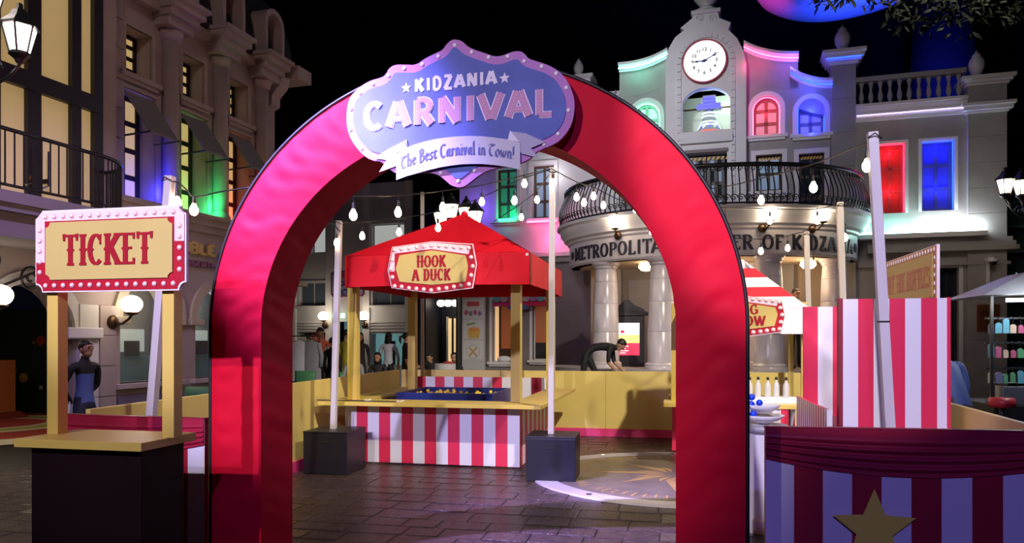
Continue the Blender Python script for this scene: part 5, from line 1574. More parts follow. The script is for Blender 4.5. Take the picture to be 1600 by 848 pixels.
# notice kiosk with a screen
kx, kz = T7(978, 500, 16.3)
kio = thing('notice_kiosk', 'black ornate notice kiosk with a lit screen behind the column', 'kiosk', (kx, 16.3, ZP + .002), frame=B)
MB().box(kx - .36, kx + .40, 16.28, 16.40, ZP + .002, ZP + 1.12).build('cabinet', M['iron'], kio, bevel=.01)
MB().box(kx - .44, kx + .48, 16.24, 16.42, ZP + 1.12, ZP + 1.20).build('cornice', M['iron'], kio, bevel=.01)
MB().prism([(kx - .40, ZP + 1.20), (kx + .44, ZP + 1.20), (kx + .38, ZP + 1.27), (kx + .18, ZP + 1.36), (kx + .06, ZP + 1.47), (kx - .02, ZP + 1.47), (kx - .14, ZP + 1.36), (kx - .34, ZP + 1.27)], 16.28, 16.38).build('pediment', M['iron'], kio)
sx0, sx1 = kx - .17, kx + .30
scr = [(ZP + .25, ZP + .52, (.75, .05, .12)), (ZP + .52, ZP + .70, (.9, .8, .25)), (ZP + .70, ZP + .96, (.95, .95, 1))]
for a, b, c in scr:
    MB().box(sx0, sx1, 16.268, 16.279, a, b).build('screen', mat('screen_%d' % int(a * 100), c, .3, emit=1.0, ecol=c), kio)
MB().box(sx0 + .06, sx0 + .14, 16.262, 16.267, ZP + .74, ZP + .80).build('screen_mark', mat('screen_mark', (.7, .05, .1), .4, emit=.6), kio)
for k in range(4): MB().box(sx0 + .05, sx0 + .05 + .12 + .06 * (k % 2), 16.262, 16.267, ZP + .29 + .05 * k, ZP + .31 + .05 * k).build('screen_line', mat('screen_line', (.95, .9, .9), .4, emit=.8), kio)
light('porch_glow', 'POINT', B.w((-.6, 15.6, ZT - .5)), 26, (1, .72, .45), None, .3)
light('porch_glow_right', 'POINT', B.w((1.2, 15.9, ZT - .5)), 16, (1, .72, .45), None, .3)
# security camera and plaque on the end pilaster
sc_ = T7(1541, 408)
cmr = thing('security_camera', 'white dome camera on the stone pilaster', 'camera', (sc_[0], YF - .11, sc_[1] - .3), frame=B)
MB().box(sc_[0] - .03, sc_[0] + .03, YF - .14, YF - .105, sc_[1] - .45, sc_[1] - .02).build('bracket', M['white'], cmr, bevel=.005)
MB().box(sc_[0] - .05, sc_[0] + .05, YF - .30, YF - .105, sc_[1] - .02, sc_[1] + .05).build('arm', M['white'], cmr, bevel=.008)
MB().lathe([(.09, 0), (.09, .05), (.0, .06)], (sc_[0] + .04, YF - .28, sc_[1] - .04), 16).build('housing', M['white'], cmr, smooth=True)
MB().ball((sc_[0] + .04, YF - .28, sc_[1] - .05), (.065, .065, .06), 14, 8).build('dome', M['glass_dark'], cmr, smooth=True)
pq = T7(1541, 497)
plq = thing('brass_plaque', 'square copper plaque on the stone pilaster below the camera', 'plaque', (pq[0], YF - .12, pq[1] - .25), frame=B)
MB().box(pq[0] - .20, pq[0] + .20, YF - .135, YF - .105, pq[1] - .27, pq[1] + .27).build('plate', mat('copper', (.45, .16, .07), .3, .8), plq, bevel=.004)
MB().box(pq[0] - .12, pq[0] + .12, YF - .14, YF - .135, pq[1] + .05, pq[1] + .15).build('relief', mat('copper_dark', (.18, .06, .04), .4, .6), plq)
# ================================================================== the street building on the left (frame B, facade x = XL facing +x)
XL = -8.0
def L8(px_, py_, X=XL):
    p = B.px(px_, py_, X); return (p.y, p.z)
LB_ = lb = thing('street_building', 'dim pinkish stone building with lit windows and round dormers', 'building', (XL, 9.5, 0), frame=B)
SL = M['stone_left']
Y0_, Y1_ = 7.70, 11.42
ZC, ZFL = 6.15, 3.42
ups, lows = [], []
pitch = 1.07
for i in range(3):
    y0 = 8.04 + pitch * i
    ups.append((y0, y0 + .47, 5.18, 5.84)); lows.append((y0 - .04, y0 + .55, 3.46, 4.98))
wm = MB(); wall_holes(wm, Y0_, Y1_, ZFL, ZC + .2, ups + lows, XL - .40, XL, 'x'); wm.build('upper_wall', SL, lb)
for i in range(3):
    u0, u1, z0, z1 = ups[i]
    window(lb, 'x', XL, u0, u1, z0, z1, .26, False, 2, 4, None, M['glass_warm'], .07, SL, True, .055, proud=.025)
    u0, u1, z0, z1 = lows[i]
    window(lb, 'x', XL, u0, u1, z0, z1, .28, False, 2, 4, None, M['glass_warm'], .08, SL, False, .07, proud=.03)
    # tilted sunshade board with rods
    o = MB().add([(XL + .0, u0 + .03, z1 - .04), (XL, u1 - .03, z1 - .04), (XL + .42, u1 - .03, z1 - .62), (XL + .42, u0 + .03, z1 - .62), (XL + .0, u0 + .03, z1 - .07), (XL, u1 - .03, z1 - .07), (XL + .42, u1 - .03, z1 - .65), (XL + .42, u0 + .03, z1 - .65)], [(0, 1, 2, 3), (7, 6, 5, 4), (0, 3, 7, 4), (1, 5, 6, 2), (3, 2, 6, 7)]).build('sunshade', mat('sunshade_grey', (.22, .21, .22), .6), lb)
    for u in (u0 + .03, u1 - .03): MB().tube([(XL, u, z1 - .66), (XL + .44, u, z1 - .64)], .014, 6).build('sunshade_rod', M['iron'], lb)
    blk(lb, 'panel_moulding', SL, u0 - .10, u1 + .05, 5.02 - .0, 5.08, -.03, .01, 'x', XL)
    blk(lb, 'spandrel_panel', SL, u0 - .10, u1 + .10, 4.99 + .06, 5.0 + .12 - .10 + .06, -.025, .01, 'x', XL)
# columns, corbels, cornices and dormers between the windows
for i in range(4):
    yc = 7.76 + pitch * i if i else 7.80
    if i == 0: continue
    yc = 8.04 + .47 + (pitch - .47) / 2 + pitch * (i - 1)
    if yc > 11.4: yc = 11.30
    MB().lathe([(.115, ZFL), (.115, ZC - .28)], (XL + .07, yc, 0), 14).build('half_column', SL, lb, smooth=True)
    MB().lathe([(.12, 0), (.15, .05), (.15, .08), (.17, .12), (.17, .16)], (XL + .07, yc, ZC - .28), 14).build('capital', SL, lb, smooth=True)
    MB().lathe([(.16, 0), (.16, .08), (.13, .12), (.115, .15)], (XL + .07, yc, ZFL), 14).build('column_base', SL, lb, smooth=True)
    for k, (o_, a, b) in enumerate(((.20, ZC - .12, ZC), (.28, ZC, ZC + .10), (.37, ZC + .10, ZC + .20), (.44, ZC + .20, ZC + .26))):
        MB().box(XL, XL + o_ + .06, yc - .26 - .03 * k, yc + .26 + .03 * k, a, b).build('cornice_step', SL, lb)
    # dormer: arch-headed box
    out = arched(yc - .27, yc + .27, ZC + .26, ZC + .80, .27, 12); inn_ = arched(yc - .20, yc + .20, ZC + .30, ZC + .78, .20, 12)
    MB().ring(out, inn_, XL - .5, XL + .34, 'x').build('dormer', SL, lb)
    MB().prism(inn_, XL - .1, XL + .10, 'x').build('dormer_panel', mat('dormer_dark', (.12, .10, .11), .7), lb)
blk(lb, 'main_cornice', SL, Y0_, Y1_, ZC + .04, ZC + .16, -.16, .1, 'x', XL)
# mansard roof curving up and back
roof_m = mat('dark_slate_roof', (.030, .036, .042), .6, var=.3, vs=4)
def roof_f(u_, v_):
    a = v_ * PI / 2
    return (XL + .15 - 1.6 * (1 - math.cos(a)), Y0_ - 2.2 + u_ * (Y1_ + 2.55 - Y0_), ZC + .2 + 1.9 * math.sin(a))
MB().grid(roof_f, 12, 10).build('mansard_roof', roof_m, lb, smooth=True)
def roof_e(u_, v_):
    a = v_ * PI / 2; b_ = u_ * PI / 2
    r = 1.0
    return (XL + .15 - 1.6 * (1 - math.cos(a)) - (1 - math.cos(b_)) * 0 - u_ * 2.0, Y1_ + .35 - 1.1 * (1 - math.cos(a)), ZC + .2 + 1.9 * math.sin(a))
MB().grid(roof_e, 6, 10).build('mansard_roof_end', roof_m, lb, smooth=True)
MB().box(XL - 1.3, XL - .02, Y1_ - .4, Y1_, 0, ZC + .3).build('end_wall', SL, lb)
MB().box(XL - 3.0, XL + .5, Y1_ - .02, Y1_ + .40, ZC + .04, ZC + .26).build('end_cornice', SL, lb)
MB().prism([(XL + .0, ZC + .04), (XL + .30, ZC + .04), (XL + .26, ZC - .14), (XL + .10, ZC - .30), (XL + .10, ZC - .45), (XL, ZC - .50)], Y1_ - .22, Y1_ + .02, 'y').build('corbel', SL, lb)
# quoin blocks of the near pier
for k in range(7):
    blk(lb, 'quoin', SL, 7.50, 7.98, 3.46 + k * .40, 3.46 + k * .40 + .385, -.05, .2, 'x', XL, .008)
# floor band above the shops and its sign
for k, (o_, a, b) in enumerate(((.10, 3.20, 3.30), (.16, 3.30, 3.40), (.22, 3.40, 3.46))):
    blk(lb, 'floor_band', SL, 7.2, Y1_ + .05, a, b, -o_, .1, 'x', XL)
wn = [(7.96, 9.02, .95, 1.86, 'a'), (9.40, 10.40, .95, 1.86, 'a'), (10.72, 11.3, .95, 1.80, 'a'), (6.08, 7.22, 0, 1.65, 'a')]
wm = MB(); wall_holes(wm, 4.6, Y1_, 0, 3.2, wn, XL - .35, XL, 'x'); wm.build('shop_wall', mat('shop_stone', (.50, .42, .42), .75, var=.15, vs=2), lb)
cream = mat('cream_stone', (.62, .54, .44), .7, var=.1, vs=3)
for (u0, u1, z0, zs, _) in wn:
    r = (u1 - u0) / 2
    out = [(u1 + .14, zs)] + arc((u0 + u1) / 2, zs, r + .14, r + .14, 0, 180, 14)[1:-1] + [(u0 - .14, zs)]
    inn_ = [(u1, zs)] + arc((u0 + u1) / 2, zs, r, r, 0, 180, 14)[1:-1] + [(u0, zs)]
    MB().ring(out, inn_, XL - .02, XL + .05, 'x', closed=False).build('archivolt', cream if z0 > 0 else M['white_stone'], lb)
    for u in (u0, u1):
        blk(lb, 'impost', cream if z0 > 0 else M['white_stone'], u - .17, u + .10, zs - .10, zs, -.09, .12, 'x', XL, .01)
    if z0 > 0:
        blk(lb, 'sill', mat('sill_stone', (.55, .48, .50), .6), u0 - .12, u1 + .12, z0 - .07, z0, -.10, .2, 'x', XL, .006)
        mapped(MB().prism([(u0 - .3, z0 - .1), (u1 + .3, z0 - .1), (u1 + .3, zs + r + .1), (u0 - .3, zs + r + .1)], .60, .62), wall_map('x', XL)).build('shop_back', mat('shop_interior', (.30, .29, .27), .6), lb)
        pn = mapped(MB().prism(arched(u0 + .01, u1 - .01, z0, zs, None, 12), .20, .208), wall_map('x', XL)).build('shop_pane', mat('shop_glass', (.35, .40, .42), .05, alpha=.18, spec=.6), lb)
        blk(lb, 'counter', mat('teal_counter', (.16, .42, .42), .4), u0 + .25, u1 + .3, z0 - .1, z0 + .36, .42, .58, 'x', XL)
        blk(lb, 'menu_screen', mat('menu_screen', (.6, .68, .62), .4, emit=.35, ecol=(.8, .9, .8)), u0 + .35, u1 - .05, z0 + .42, z0 + .75, .56, .59, 'x', XL)
        blk(lb, 'till', M['black'], u0 + .48, u0 + .72, z0 + .36, z0 + .58, .36, .42, 'x', XL, .01)
for (a, b) in ((7.27, 7.56), (7.58, 7.84)):
    for k in range(5):
        blk(lb, 'pier_block', M['white_stone'] if b < 7.57 else mat('shop_stone', (.50, .42, .42), .75), a, b, .0 + k * .40 + .004, (k + 1) * .40 - .004, -.06, .1, 'x', XL, .006)
MB().box(XL, XL + .12, 7.05, 7.58, 1.56, 1.70).build('pier_capital', M['white_stone'], lb, bevel=.015)
for k in range(2):
    blk(lb, 'dado_panel', mat('dado_purple', (.26, .22, .33), .5), 7.9 + k * 1.55, 9.35 + k * 1.55, .12, .80, -.03, .1, 'x', XL, .01)
light('shop_glow', 'POINT', B.w((XL - .42, 8.45, 2.1)), 7, (1, .85, .60), None, .1)
light('shop_glow_far', 'POINT', B.w((XL - .42, 9.9, 2.1)), 5, (.8, .95, 1.0), None, .1)
# shop sign lettering (partly hidden by the ticket board)
gold_l = mat('shop_letter_gold', (.55, .36, .06), .4); pur_l = mat('shop_letter_purple', (.25, .05, .16), .4)
p_ = L8(301, 402)
for txt, py_, hh_, m_ in (('BLE', 402, .19, gold_l), ('DESSERTS', 421, .10, pur_l)):
    y_, z_ = L8(333, py_)
    o = text_run(lb, txt, hh_, (0, 0, 0), m_, .045 if hh_ > .15 else .02, .022 if hh_ > .15 else .012, .03, gap=.08, sx=1.7)
    tw_ = sum(GL[c][0] * hh_ * 1.7 + .08 * hh_ for c in txt)
    for q in o:
        lx_ = q.location.x + XL - 0
        u = q.location.x + (lb['_off'][0]) - 0
        q.matrix_local = Matrix.Translation((.03, y_ - tw_ / 2 - 9.5 + u, z_)) @ Matrix.Rotation(PI / 2, 4, 'Z')
y_, z_ = L8(350, 408)
mapped(MB().lathe([(.0, .05), (.16, .05), (.18, .02), (.18, 0)], n=20), lambda x, y, z: (XL + z, y_ + .02 + x, z_ + y)).build('shop_roundel', M['frame_dark'], lb)
# coloured uplights at the first floor windows
for i, (col, pw) in enumerate((((.03, .03, 1), 16), ((.03, 1, .25), 8), ((1, .02, .03), 7))):
    u0, u1, z0, z1 = lows[i]
    blk(lb, 'uplight', led_b if i == 0 else (led_g if i == 1 else led_r), u1 - .16, u1 - .04, z0 + .0, z0 + .05, .05, .14, 'x', XL)
    light('uplight_glow', 'POINT', B.w((XL + .12, u1 - .06, z0 + .16)), pw, col, None, .05)
# near bay with the tall lit window wall and its curved iron balcony
bay = thing('glazed_bay', 'tall lit window bay with black bars and curved iron balcony', 'building', (XL, 6.3, 0), frame=B)
XB = XL + .25
gl = mat('bay_lit_glass', (.78, .62, .34), .25, emit=.24, ecol=(1.0, .72, .27))
ys = [5.2, 5.95, 6.42, 6.98, 7.30]
for a, b in zip(ys, ys[1:]):
    for (z0, z1) in ((3.10, 4.40), (4.56, 7.4)):
        o = MB().box(XB - .02, XB, a + .07, b - .05, z0, z1).build('glass_pane', gl, bay)
for y_ in ys:
    w_ = .09 if y_ not in (6.42,) else .13
    MB().box(XB - .06, XB + .06, y_ - w_ / 2, y_ + w_ / 2 + .04, 3.0, 7.6).build('mullion', M['frame_dark'], bay)
MB().box(XB - .06, XB + .08, 5.0, 7.34, 4.38, 4.58).build('transom', M['frame_dark'], bay)
MB().box(XB - .06, XB + .08, 5.0, 7.34, 3.0, 3.10).build('transom', M['frame_dark'], bay)
MB().box(XL - .3, XB + .03, 7.36, 7.62, 2.9, 7.8).build('bay_pier', SL, bay)
for k in range(2):
    MB().box(XB + .02, XB + .10, 6.36 + .2 * k, 6.40 + .2 * k, 3.35, 3.40).build('handle_stub', M['bronze'], bay)
    MB().tube([(XB + .10, 6.38 + .2 * k, 3.72), (XB + .10, 6.38 + .2 * k, 3.32), (XB + .10, 6.30 + .2 * k, 3.28)], .012, 6).build('handle', mat('chrome', (.7, .7, .72), .2, 1.0), bay)
def bal_pt(t):
    """balcony edge, straight then rounding back to the wall"""
    if t < .55: return (XB + .72, 4.8 + t / .55 * 1.9)
    a = (t - .55) / .45 * PI / 2
    return (XB + .04 + .68 * math.cos(a), 6.70 + .72 * math.sin(a))
zb_, zt_ = 3.05, 3.66
MB().tube([(*bal_pt(i / 40), zt_) for i in range(41)], .022, 6).build('top_rail', M['iron'], bay, smooth=True)
MB().tube([(*bal_pt(i / 40), zb_ + .05) for i in range(41)], .016, 6).build('bottom_rail', M['iron'], bay, smooth=True)
for i in range(34):
    x_, y_ = bal_pt((i + .5) / 34)
    MB().tube([(x_, y_, zb_ + .04), (x_, y_, zt_)], .009, 5).build('rail_bar', M['iron'], bay)
pts = [bal_pt(i / 40) for i in range(41)] + [(XB - .1, 7.44), (XB - .1, 4.8)]
for k, (s_, a, b) in enumerate(((0, zb_ - .12, zb_), (.04, zb_ - .20, zb_ - .12), (.12, zb_ - .45, zb_ - .20))):
    MB().prism([(x_ - s_, y_) for x_, y_ in pts], a, b, 'z').build('balcony_slab', mat('slab_stone', (.34, .30, .31), .7), bay)
P = []
for k in range(2):
    cyy, czz, s_ = (6.55, 2.25, 1) if k == 0 else (6.05, 2.42, -1)
    MB().tube([(XL + .12, cyy + .16 * (1 - i / 26) * math.cos(i * .5) * s_, czz + .16 * (1 - i / 26) * math.sin(i * .5)) for i in range(24)], .016, 6).build('iron_scroll', M['iron'], bay, smooth=True)
MB().tube([(XL + .12, 5.6, 2.05), (XL + .12, 6.2, 2.15), (XL + .12, 6.75, 2.40), (XL + .12, 7.0, 2.45)], .016, 6).build('iron_scroll', M['iron'], bay, smooth=True)
# sconces on the left piers
gm = mat('left_globe', (1, .95, .85), .3, emit=7, ecol=(1, .84, .62))
def wall_m(X, y_, z_): return B.R @ Matrix.Translation((X, y_, z_)) @ Matrix.Rotation(PI / 2, 4, 'Z')
y_, z_ = L8(176, 503, XL + .06)
sconce('round globe sconce on the stone pier beside the standing man', wall_m(XL + .06, y_, z_), None, 1.25, 'globe sconces on the shop piers', globe_m=gm)
light('pier_glow', 'POINT', B.w((XL + .5, y_ + .05, z_ + .3)), 12, (1, .80, .56), None, .1)
y_, z_ = L8(-38, 495, XL + .06)
sconce('round globe sconce at the picture edge by the dark doorway', wall_m(XL + .06, y_, z_), None, 1.25, 'globe sconces on the shop piers', globe_m=gm)
# deep arcade: dark board with coloured discs, lit ceiling, orange plinth
YB = 13.0
bx_a, bx_b = W.py(-70, 560, YB).x, W.py(122, 560, YB).x
dbd = thing('dot_board', 'dark green board with coloured discs deep in the arcade', 'board', (bx_a, YB, 0))
dbd['_off'] = (bx_a, YB, 0)
zb_t = W.py(40, 482, YB).z
MB().box(bx_a, bx_b, YB, YB + .08, 0, zb_t).build('board', mat('board_dark_green', (.006, .012, .010), .7), dbd)
for px_, py_, r_, c in ((64, 532, .10, (.35, .03, .02)), (37, 590, .10, (.50, .30, .06)), (23, 582, .045, (.12, .14, .16)), (53, 535, .04, (.14, .12, .08)), (64, 605, .04, (.4, .38, .32))):
    d_ = W.py(px_, py_, YB)
    mapped(MB().lathe([(.0, .012), (r_, .012), (r_, 0)], n=20), lambda x, y, z: (d_.x + x, YB - z, d_.z + y)).build('disc', mat('disc_%d_%d' % (px_, py_), c, .5), dbd)
arc_c = thing('arcade_ceiling', 'cream lit ceiling of the arcade behind the round arch', 'soffit', B.w((XL - 2.4, 7.6, 2.62)), B.yaw)
MB().box(-3.5, 2.0, -2.6, 5.5, 0, .06).build('soffit_panel', mat('soffit_cream', (.55, .46, .34), .7), arc_c)
MB().box(-1.9, -.9, -.6, .2, -.05, -.002).build('tube_light', mat('tube_light', (1, .9, .7), .4, emit=9, ecol=(1, .85, .6)), arc_c)
light('arcade_glow', 'POINT', B.w((XL - 2.6, 8.2, 1.9)), 22, (1, .82, .58), None, .3)
ob = W.pz(0, 655, 0)
obx = thing('orange_plinth', 'orange plinth with flared foot at the picture edge', 'plinth', (ob.x, ob.y, 0))
om = mat('orange_paint', (.42, .11, .02), .5)
MB().box(-.5, .16, -.2, .2, .14, 1.15).build('plinth_body', om, obx, bevel=.01)
MB().lathe([(.62, 0), (.52, .08), (.44, .14)], (-.17, 0, 0), 4, PI / 4, 2 * PI + PI / 4).build('plinth_foot', mat('orange_foot', (.22, .03, .015), .5), obx)

# cafe chairs and table behind the left barrier
gch = mat('green_chair', (.06, .22, .10), .5)
def cafe_chair(label, x_, y_, a):
    c = thing('cafe_chair', label, 'chair', (x_, y_, 0), a, 'green cafe chairs behind the barrier')
    MB().box(-.21, .21, -.20, .20, .42, .46).build('seat', gch, c, bevel=.02)
    MB().grid(lambda u, v: (-.22 + .44 * u, .20 - .05 * math.sin(PI * u) * 1 + .04 * v, .46 + .46 * v), 8, 4).build('backrest', gch, c, smooth=True).modifiers.new('s', 'SOLIDIFY').thickness = .025
    for (u, v) in ((-.18, -.17), (.18, -.17), (-.18, .17), (.18, .17)): MB().tube([(u, v, 0), (u * .95, v * .95, .42)], .014, 6).build('leg', M['iron'], c)
    return c
q = W.py(275, 610, 7.75); cafe_chair('green cafe chair left of the white table', q.x, 7.75, 2.2)
q = W.py(306, 606, 8.55); cafe_chair('green cafe chair behind the white table', q.x, 8.55, .3)
q = W.py(470, 590, 13.4); cafe_chair('green cafe chair beside the arch leg near the clothes rail', q.x, 13.4, .1)
q = W.py(508, 588, 13.2); cafe_chair('green cafe chair below the orange vest', q.x, 13.2, -.6)
q = W.py(330, 609, 7.6)
tb = thing('cafe_table', 'round white cafe table behind the left barrier', 'table', (q.x, 7.6, 0))
MB().lathe([(0, .72), (.36, .72), (.37, .735), (.36, .75), (0, .75)], n=28).build('table_top', M['white'], tb, smooth=True, auto=30)
MB().tube([(0, 0, .02), (0, 0, .72)], .03, 10).build('stem', M['iron'], tb)
MB().lathe([(.24, 0), (.22, .02), (.03, .04)], n=20).build('base', M['iron'], tb)

# ================================================================== far shops behind the duck booth
YR = 21.0
def T10(px_, py_, Y=YR):
    p = B.py(px_, py_, Y); return (p.x, p.z)
fb = thing('factory_shop', 'pale shop front with sconces and a hanging factory sign', 'building', (-9.5, YR, 0), frame=B)
pw_ = mat('pale_shop_wall', (.52, .52, .56), .7, var=.08, vs=1.5)
x0, x1 = T10(380, 300)[0], T10(640, 300)[0]
z_top = T10(600, 285)[1]
holesF = []
def hole(px0, py0, px1, py1):
    a, b = T10(px0, py1), T10(px1, py0); h = (a[0], b[0], a[1], b[1]); holesF.append(h); return h
wA = hole(467, 440, 509, 478); wB = hole(583, 452, 633, 477); wC = hole(581, 348, 632, 392); wE = hole(487, 352, 509, 395)
dr_ = hole(524, 502, 568, 592); dr_ = (dr_[0], dr_[1], 0.0, dr_[3]); holesF[-1] = dr_
sA = hole(467, 520, 512, 580); sB = hole(580, 521, 634, 570)
holesF = [h if h[2] > 0 else (h[0], h[1], 0, h[3]) for h in holesF]
wm = MB(); wall_holes(wm, x0, x1, 0, z_top, holesF, YR, YR + .3); wm.build('shop_wall', pw_, fb)
for h in (wA, wB): window(fb, 'y', YR, *h, .12, False, 2, 1, pw_, mat('blue_grey_glass', (.10, .13, .18), .15), .05, pw_, bar=.03)
for h in (wC, wE): window(fb, 'y', YR, *h, .12, False, 1, 1, pw_, mat('frosted_lit_glass', (.6, .62, .58), .4, emit=.35, ecol=(.9, .95, .9)), .05, pw_, bar=.03, sill=False)
blk(fb, 'shop_interior', mat('teal_interior', (.25, .5, .5), .6, emit=.18, ecol=(.4, .9, .9)), sB[0] - .3, sB[1] + .3, .3, sB[3] + .2, .9, .95, 'y', YR)
blk(fb, 'doorway_back', mat('cyan_interior', (.28, .46, .52), .6, emit=.14, ecol=(.4, .75, .85)), dr_[0] - .2, dr_[1] + .2, 0, dr_[3] + .1, .9, .95, 'y', YR)
blk(fb, 'stock_shelf', M['dark'], sB[0] + .1, sB[0] + .45, .6, 1.5, .7, .8, 'y', YR)
blk(fb, 'price_board', M['white'], sB[1] - .3, sB[1] - .05, 1.5, 1.8, .84, .88, 'y', YR)
blk(fb, 'poster_board', mat('poster_cream', (.55, .52, .46), .6), sA[0] + .02, sA[1] - .02, .2, sA[3] - .05, .10, .14, 'y', YR)
kin = mat('poster_black_ink', (.03, .02, .02), .5); kred = mat('poster_red_ink', (.5, .04, .04), .5)
xk, zk = T10(476, 530)
font_mesh('k', .36, kin, .003, .012, 'poster_lettering', fb, (xk, YR + .095, zk), align='LEFT')
font_mesh('inder', .36, kred, .003, .012, 'poster_lettering', fb, (xk + .19, YR + .095, zk), align='LEFT')
xk, zk = T10(476, 544); font_mesh('CHOCO', .30, kin, .003, .010, 'poster_lettering', fb, (xk, YR + .095, zk), align='LEFT')
for k in range(5):
    zc_ = T10(500, 487 + 6 * k)[1] + .3
for k in range(4):
    for (a, b) in ((466, 512), (579, 634)):
        z_ = T10(500, 505 + k * 4.5)[1]
        blk(fb, 'shutter_rib', pw_, T10(a, 500)[0], T10(b, 500)[0], z_, z_ + .05, -.06, .02, 'y', YR, .01)
for px_ in (459, 516, 574, 640):
    x_ = T10(px_, 400)[0]
    MB().box(x_ - .12, x_ + .12, YR - .10, YR + .02, 0, z_top).build('pilaster', mat('pale_shop_pilaster', (.60, .59, .62), .7), fb, bevel=.01)
MB().box(x0, x1, YR - .14, YR + .02, T10(600, 345)[1], T10(600, 340)[1]).build('band', pw_, fb)
ex = T10(532, 493); 
MB().box(ex[0] - .20, ex[0] + .20, YR - .12, YR - .06, ex[1] - .07, ex[1] + .07).build('exit_sign', mat('exit_sign', (.5, .8, .6), .4, emit=1.6, ecol=(.6, 1, .7)), fb)
font_mesh('EXIT', .10, mat('exit_ink', (.01, .15, .05), .5), .002, .003, 'exit_lettering', fb, (ex[0], YR - .123, ex[1] - .035))
sg_ = thing('factory_sign', 'hanging board reading kinder chocolate factory in red and blue', 'sign', (T10(545, 462)[0], YR - .5, T10(545, 464)[1]), frame=B)
sxa, sza = T10(518, 464, YR - .5); sxb, szb = T10(570, 422, YR - .5)
MB().prism(corner_cut(sxa, sxb, sza, szb, .06), YR - .54, YR - .50).build('board', mat('factory_board_rim', (.30, .06, .20), .5), sg_)
MB().prism(corner_cut(sxa + .05, sxb - .05, sza + .05, szb - .05, .06), YR - .548, YR - .54).build('board_face', mat('factory_board_face', (.42, .42, .62), .5), sg_)
hsp = (szb - sza) / 3
for k, (txt, m_) in enumerate((('kinder', kred), ('CHOCOLATE', mat('factory_blue_ink', (.05, .06, .35), .5)), ('FACTORY', mat('factory_blue_ink', (.05, .06, .35), .5)))):
    font_mesh(txt, hsp * .92, m_, .003, .006, 'sign_lettering', sg_, ((sxa + sxb) / 2, YR - .552, szb - hsp * (k + .80)), sx=.62 if k else .95)
MB().tube([((sxa + sxb) / 2, YR - .52, szb), ((sxa + sxb) / 2, YR - .52, szb + .35), ((sxa + sxb) / 2, YR, szb + .35)], .02, 6).build('bracket', M['iron'], sg_)
for px_, lb_ in ((511, 'globe sconce beside the orange vest in the far shop front'), (573, 'globe sconce above the waiting visitors in the far shop front')):
    x_, z_ = T10(px_, 508); sconce(lb_, B.R @ Matrix.Translation((x_, YR - .12, z_)), None, 1.5, 'globe sconces on the far shop front', globe_m=gm)
    light('far_sconce_glow', 'POINT', B.w((x_, YR - .8, z_ + .3)), 14, (1, .82, .60), None, .15)
# dark cafe between the shop and the theatre wing
dc = thing('dark_cafe', 'dark blue cafe front with a lit doorway and menu panel', 'building', (-7.2, 19.3, 0), frame=B)
YC = 19.3
YM = YC - .32
xa, xb = T10(655, 500, YC)[0], T10(722, 500, YC)[0]
zc_ = T10(690, 466, YC)[1]
MB().box(xa, xb, YC + 1.2, YC + 1.3, 0, 5.4).build('recess_wall', mat('navy_wall', (.010, .012, .030), .6), dc)
MB().box(xa - .05, xa + .20, YC, YC + 1.3, 0, 5.4).build('side_pier', mat('navy_wall', (.010, .012, .030), .6), dc)
dA = T10(707, 570, YC + 1.1); dB2 = T10(714, 497, YC + 1.1)
MB().box(dA[0] - .15, dB2[0] + .1, YC + 1.15, YC + 1.19, .0, dB2[1]).build('lit_doorway', mat('cafe_door_lit', (.7, .5, .25), .5, emit=.7, ecol=(1, .72, .34)), dc)
MB().box(dA[0] - .20, dA[0] - .15, YC + 1.1, YC + 1.2, 0, dB2[1] + .05).build('door_jamb', M['white_stone'], dc)
MB().box(dA[0] - .02, dA[0] + .03, YC + 1.08, YC + 1.14, 0, dB2[1]).build('door_stile', M['frame_dark'], dc)
lA = T10(684, 478, YC + .5); lB = T10(714, 466, YC + .5)
for k in range(3):
    MB().ball((lA[0] + .1 + k * .22, YC + .5, lA[1] + .08), (.12, .12, .10), 12, 8).build('lamp_globe', mat('cafe_lamp', (1, .9, .75), .4, emit=8, ecol=(1, .82, .6)), dc, smooth=True)
MB().box(lA[0] - .05, lB[0] + .05, YC + .45, YC + .55, lA[1] + .17, lA[1] + .22).build('lamp_bar', M['iron'], dc)
mA = T10(722, 562, YM - .8); mB_ = T10(757, 466, YM - .8)
mp_ = thing('menu_panel', 'tall white menu panel with three food posters', 'panel', ((mA[0] + mB_[0]) / 2, YM - .8, 0), frame=B)
MB().box(mA[0], mB_[0], YM - .8, YM - .72, 0, mB_[1] + .1).build('panel', mat('menu_panel_white', (.50, .50, .54), .5), mp_)
MB().box(mA[0] - .10, mA[0], YM - .82, YM - .70, 0, mB_[1] + .5).build('panel_post', M['frame_dark'], mp_)
hz = (mB_[1] - mA[1]) / 3
pst = [((.55, .08, .12), (.25, .20, .40)), ((.25, .32, .12), (.65, .42, .10)), ((.55, .45, .28), (.48, .34, .18))]
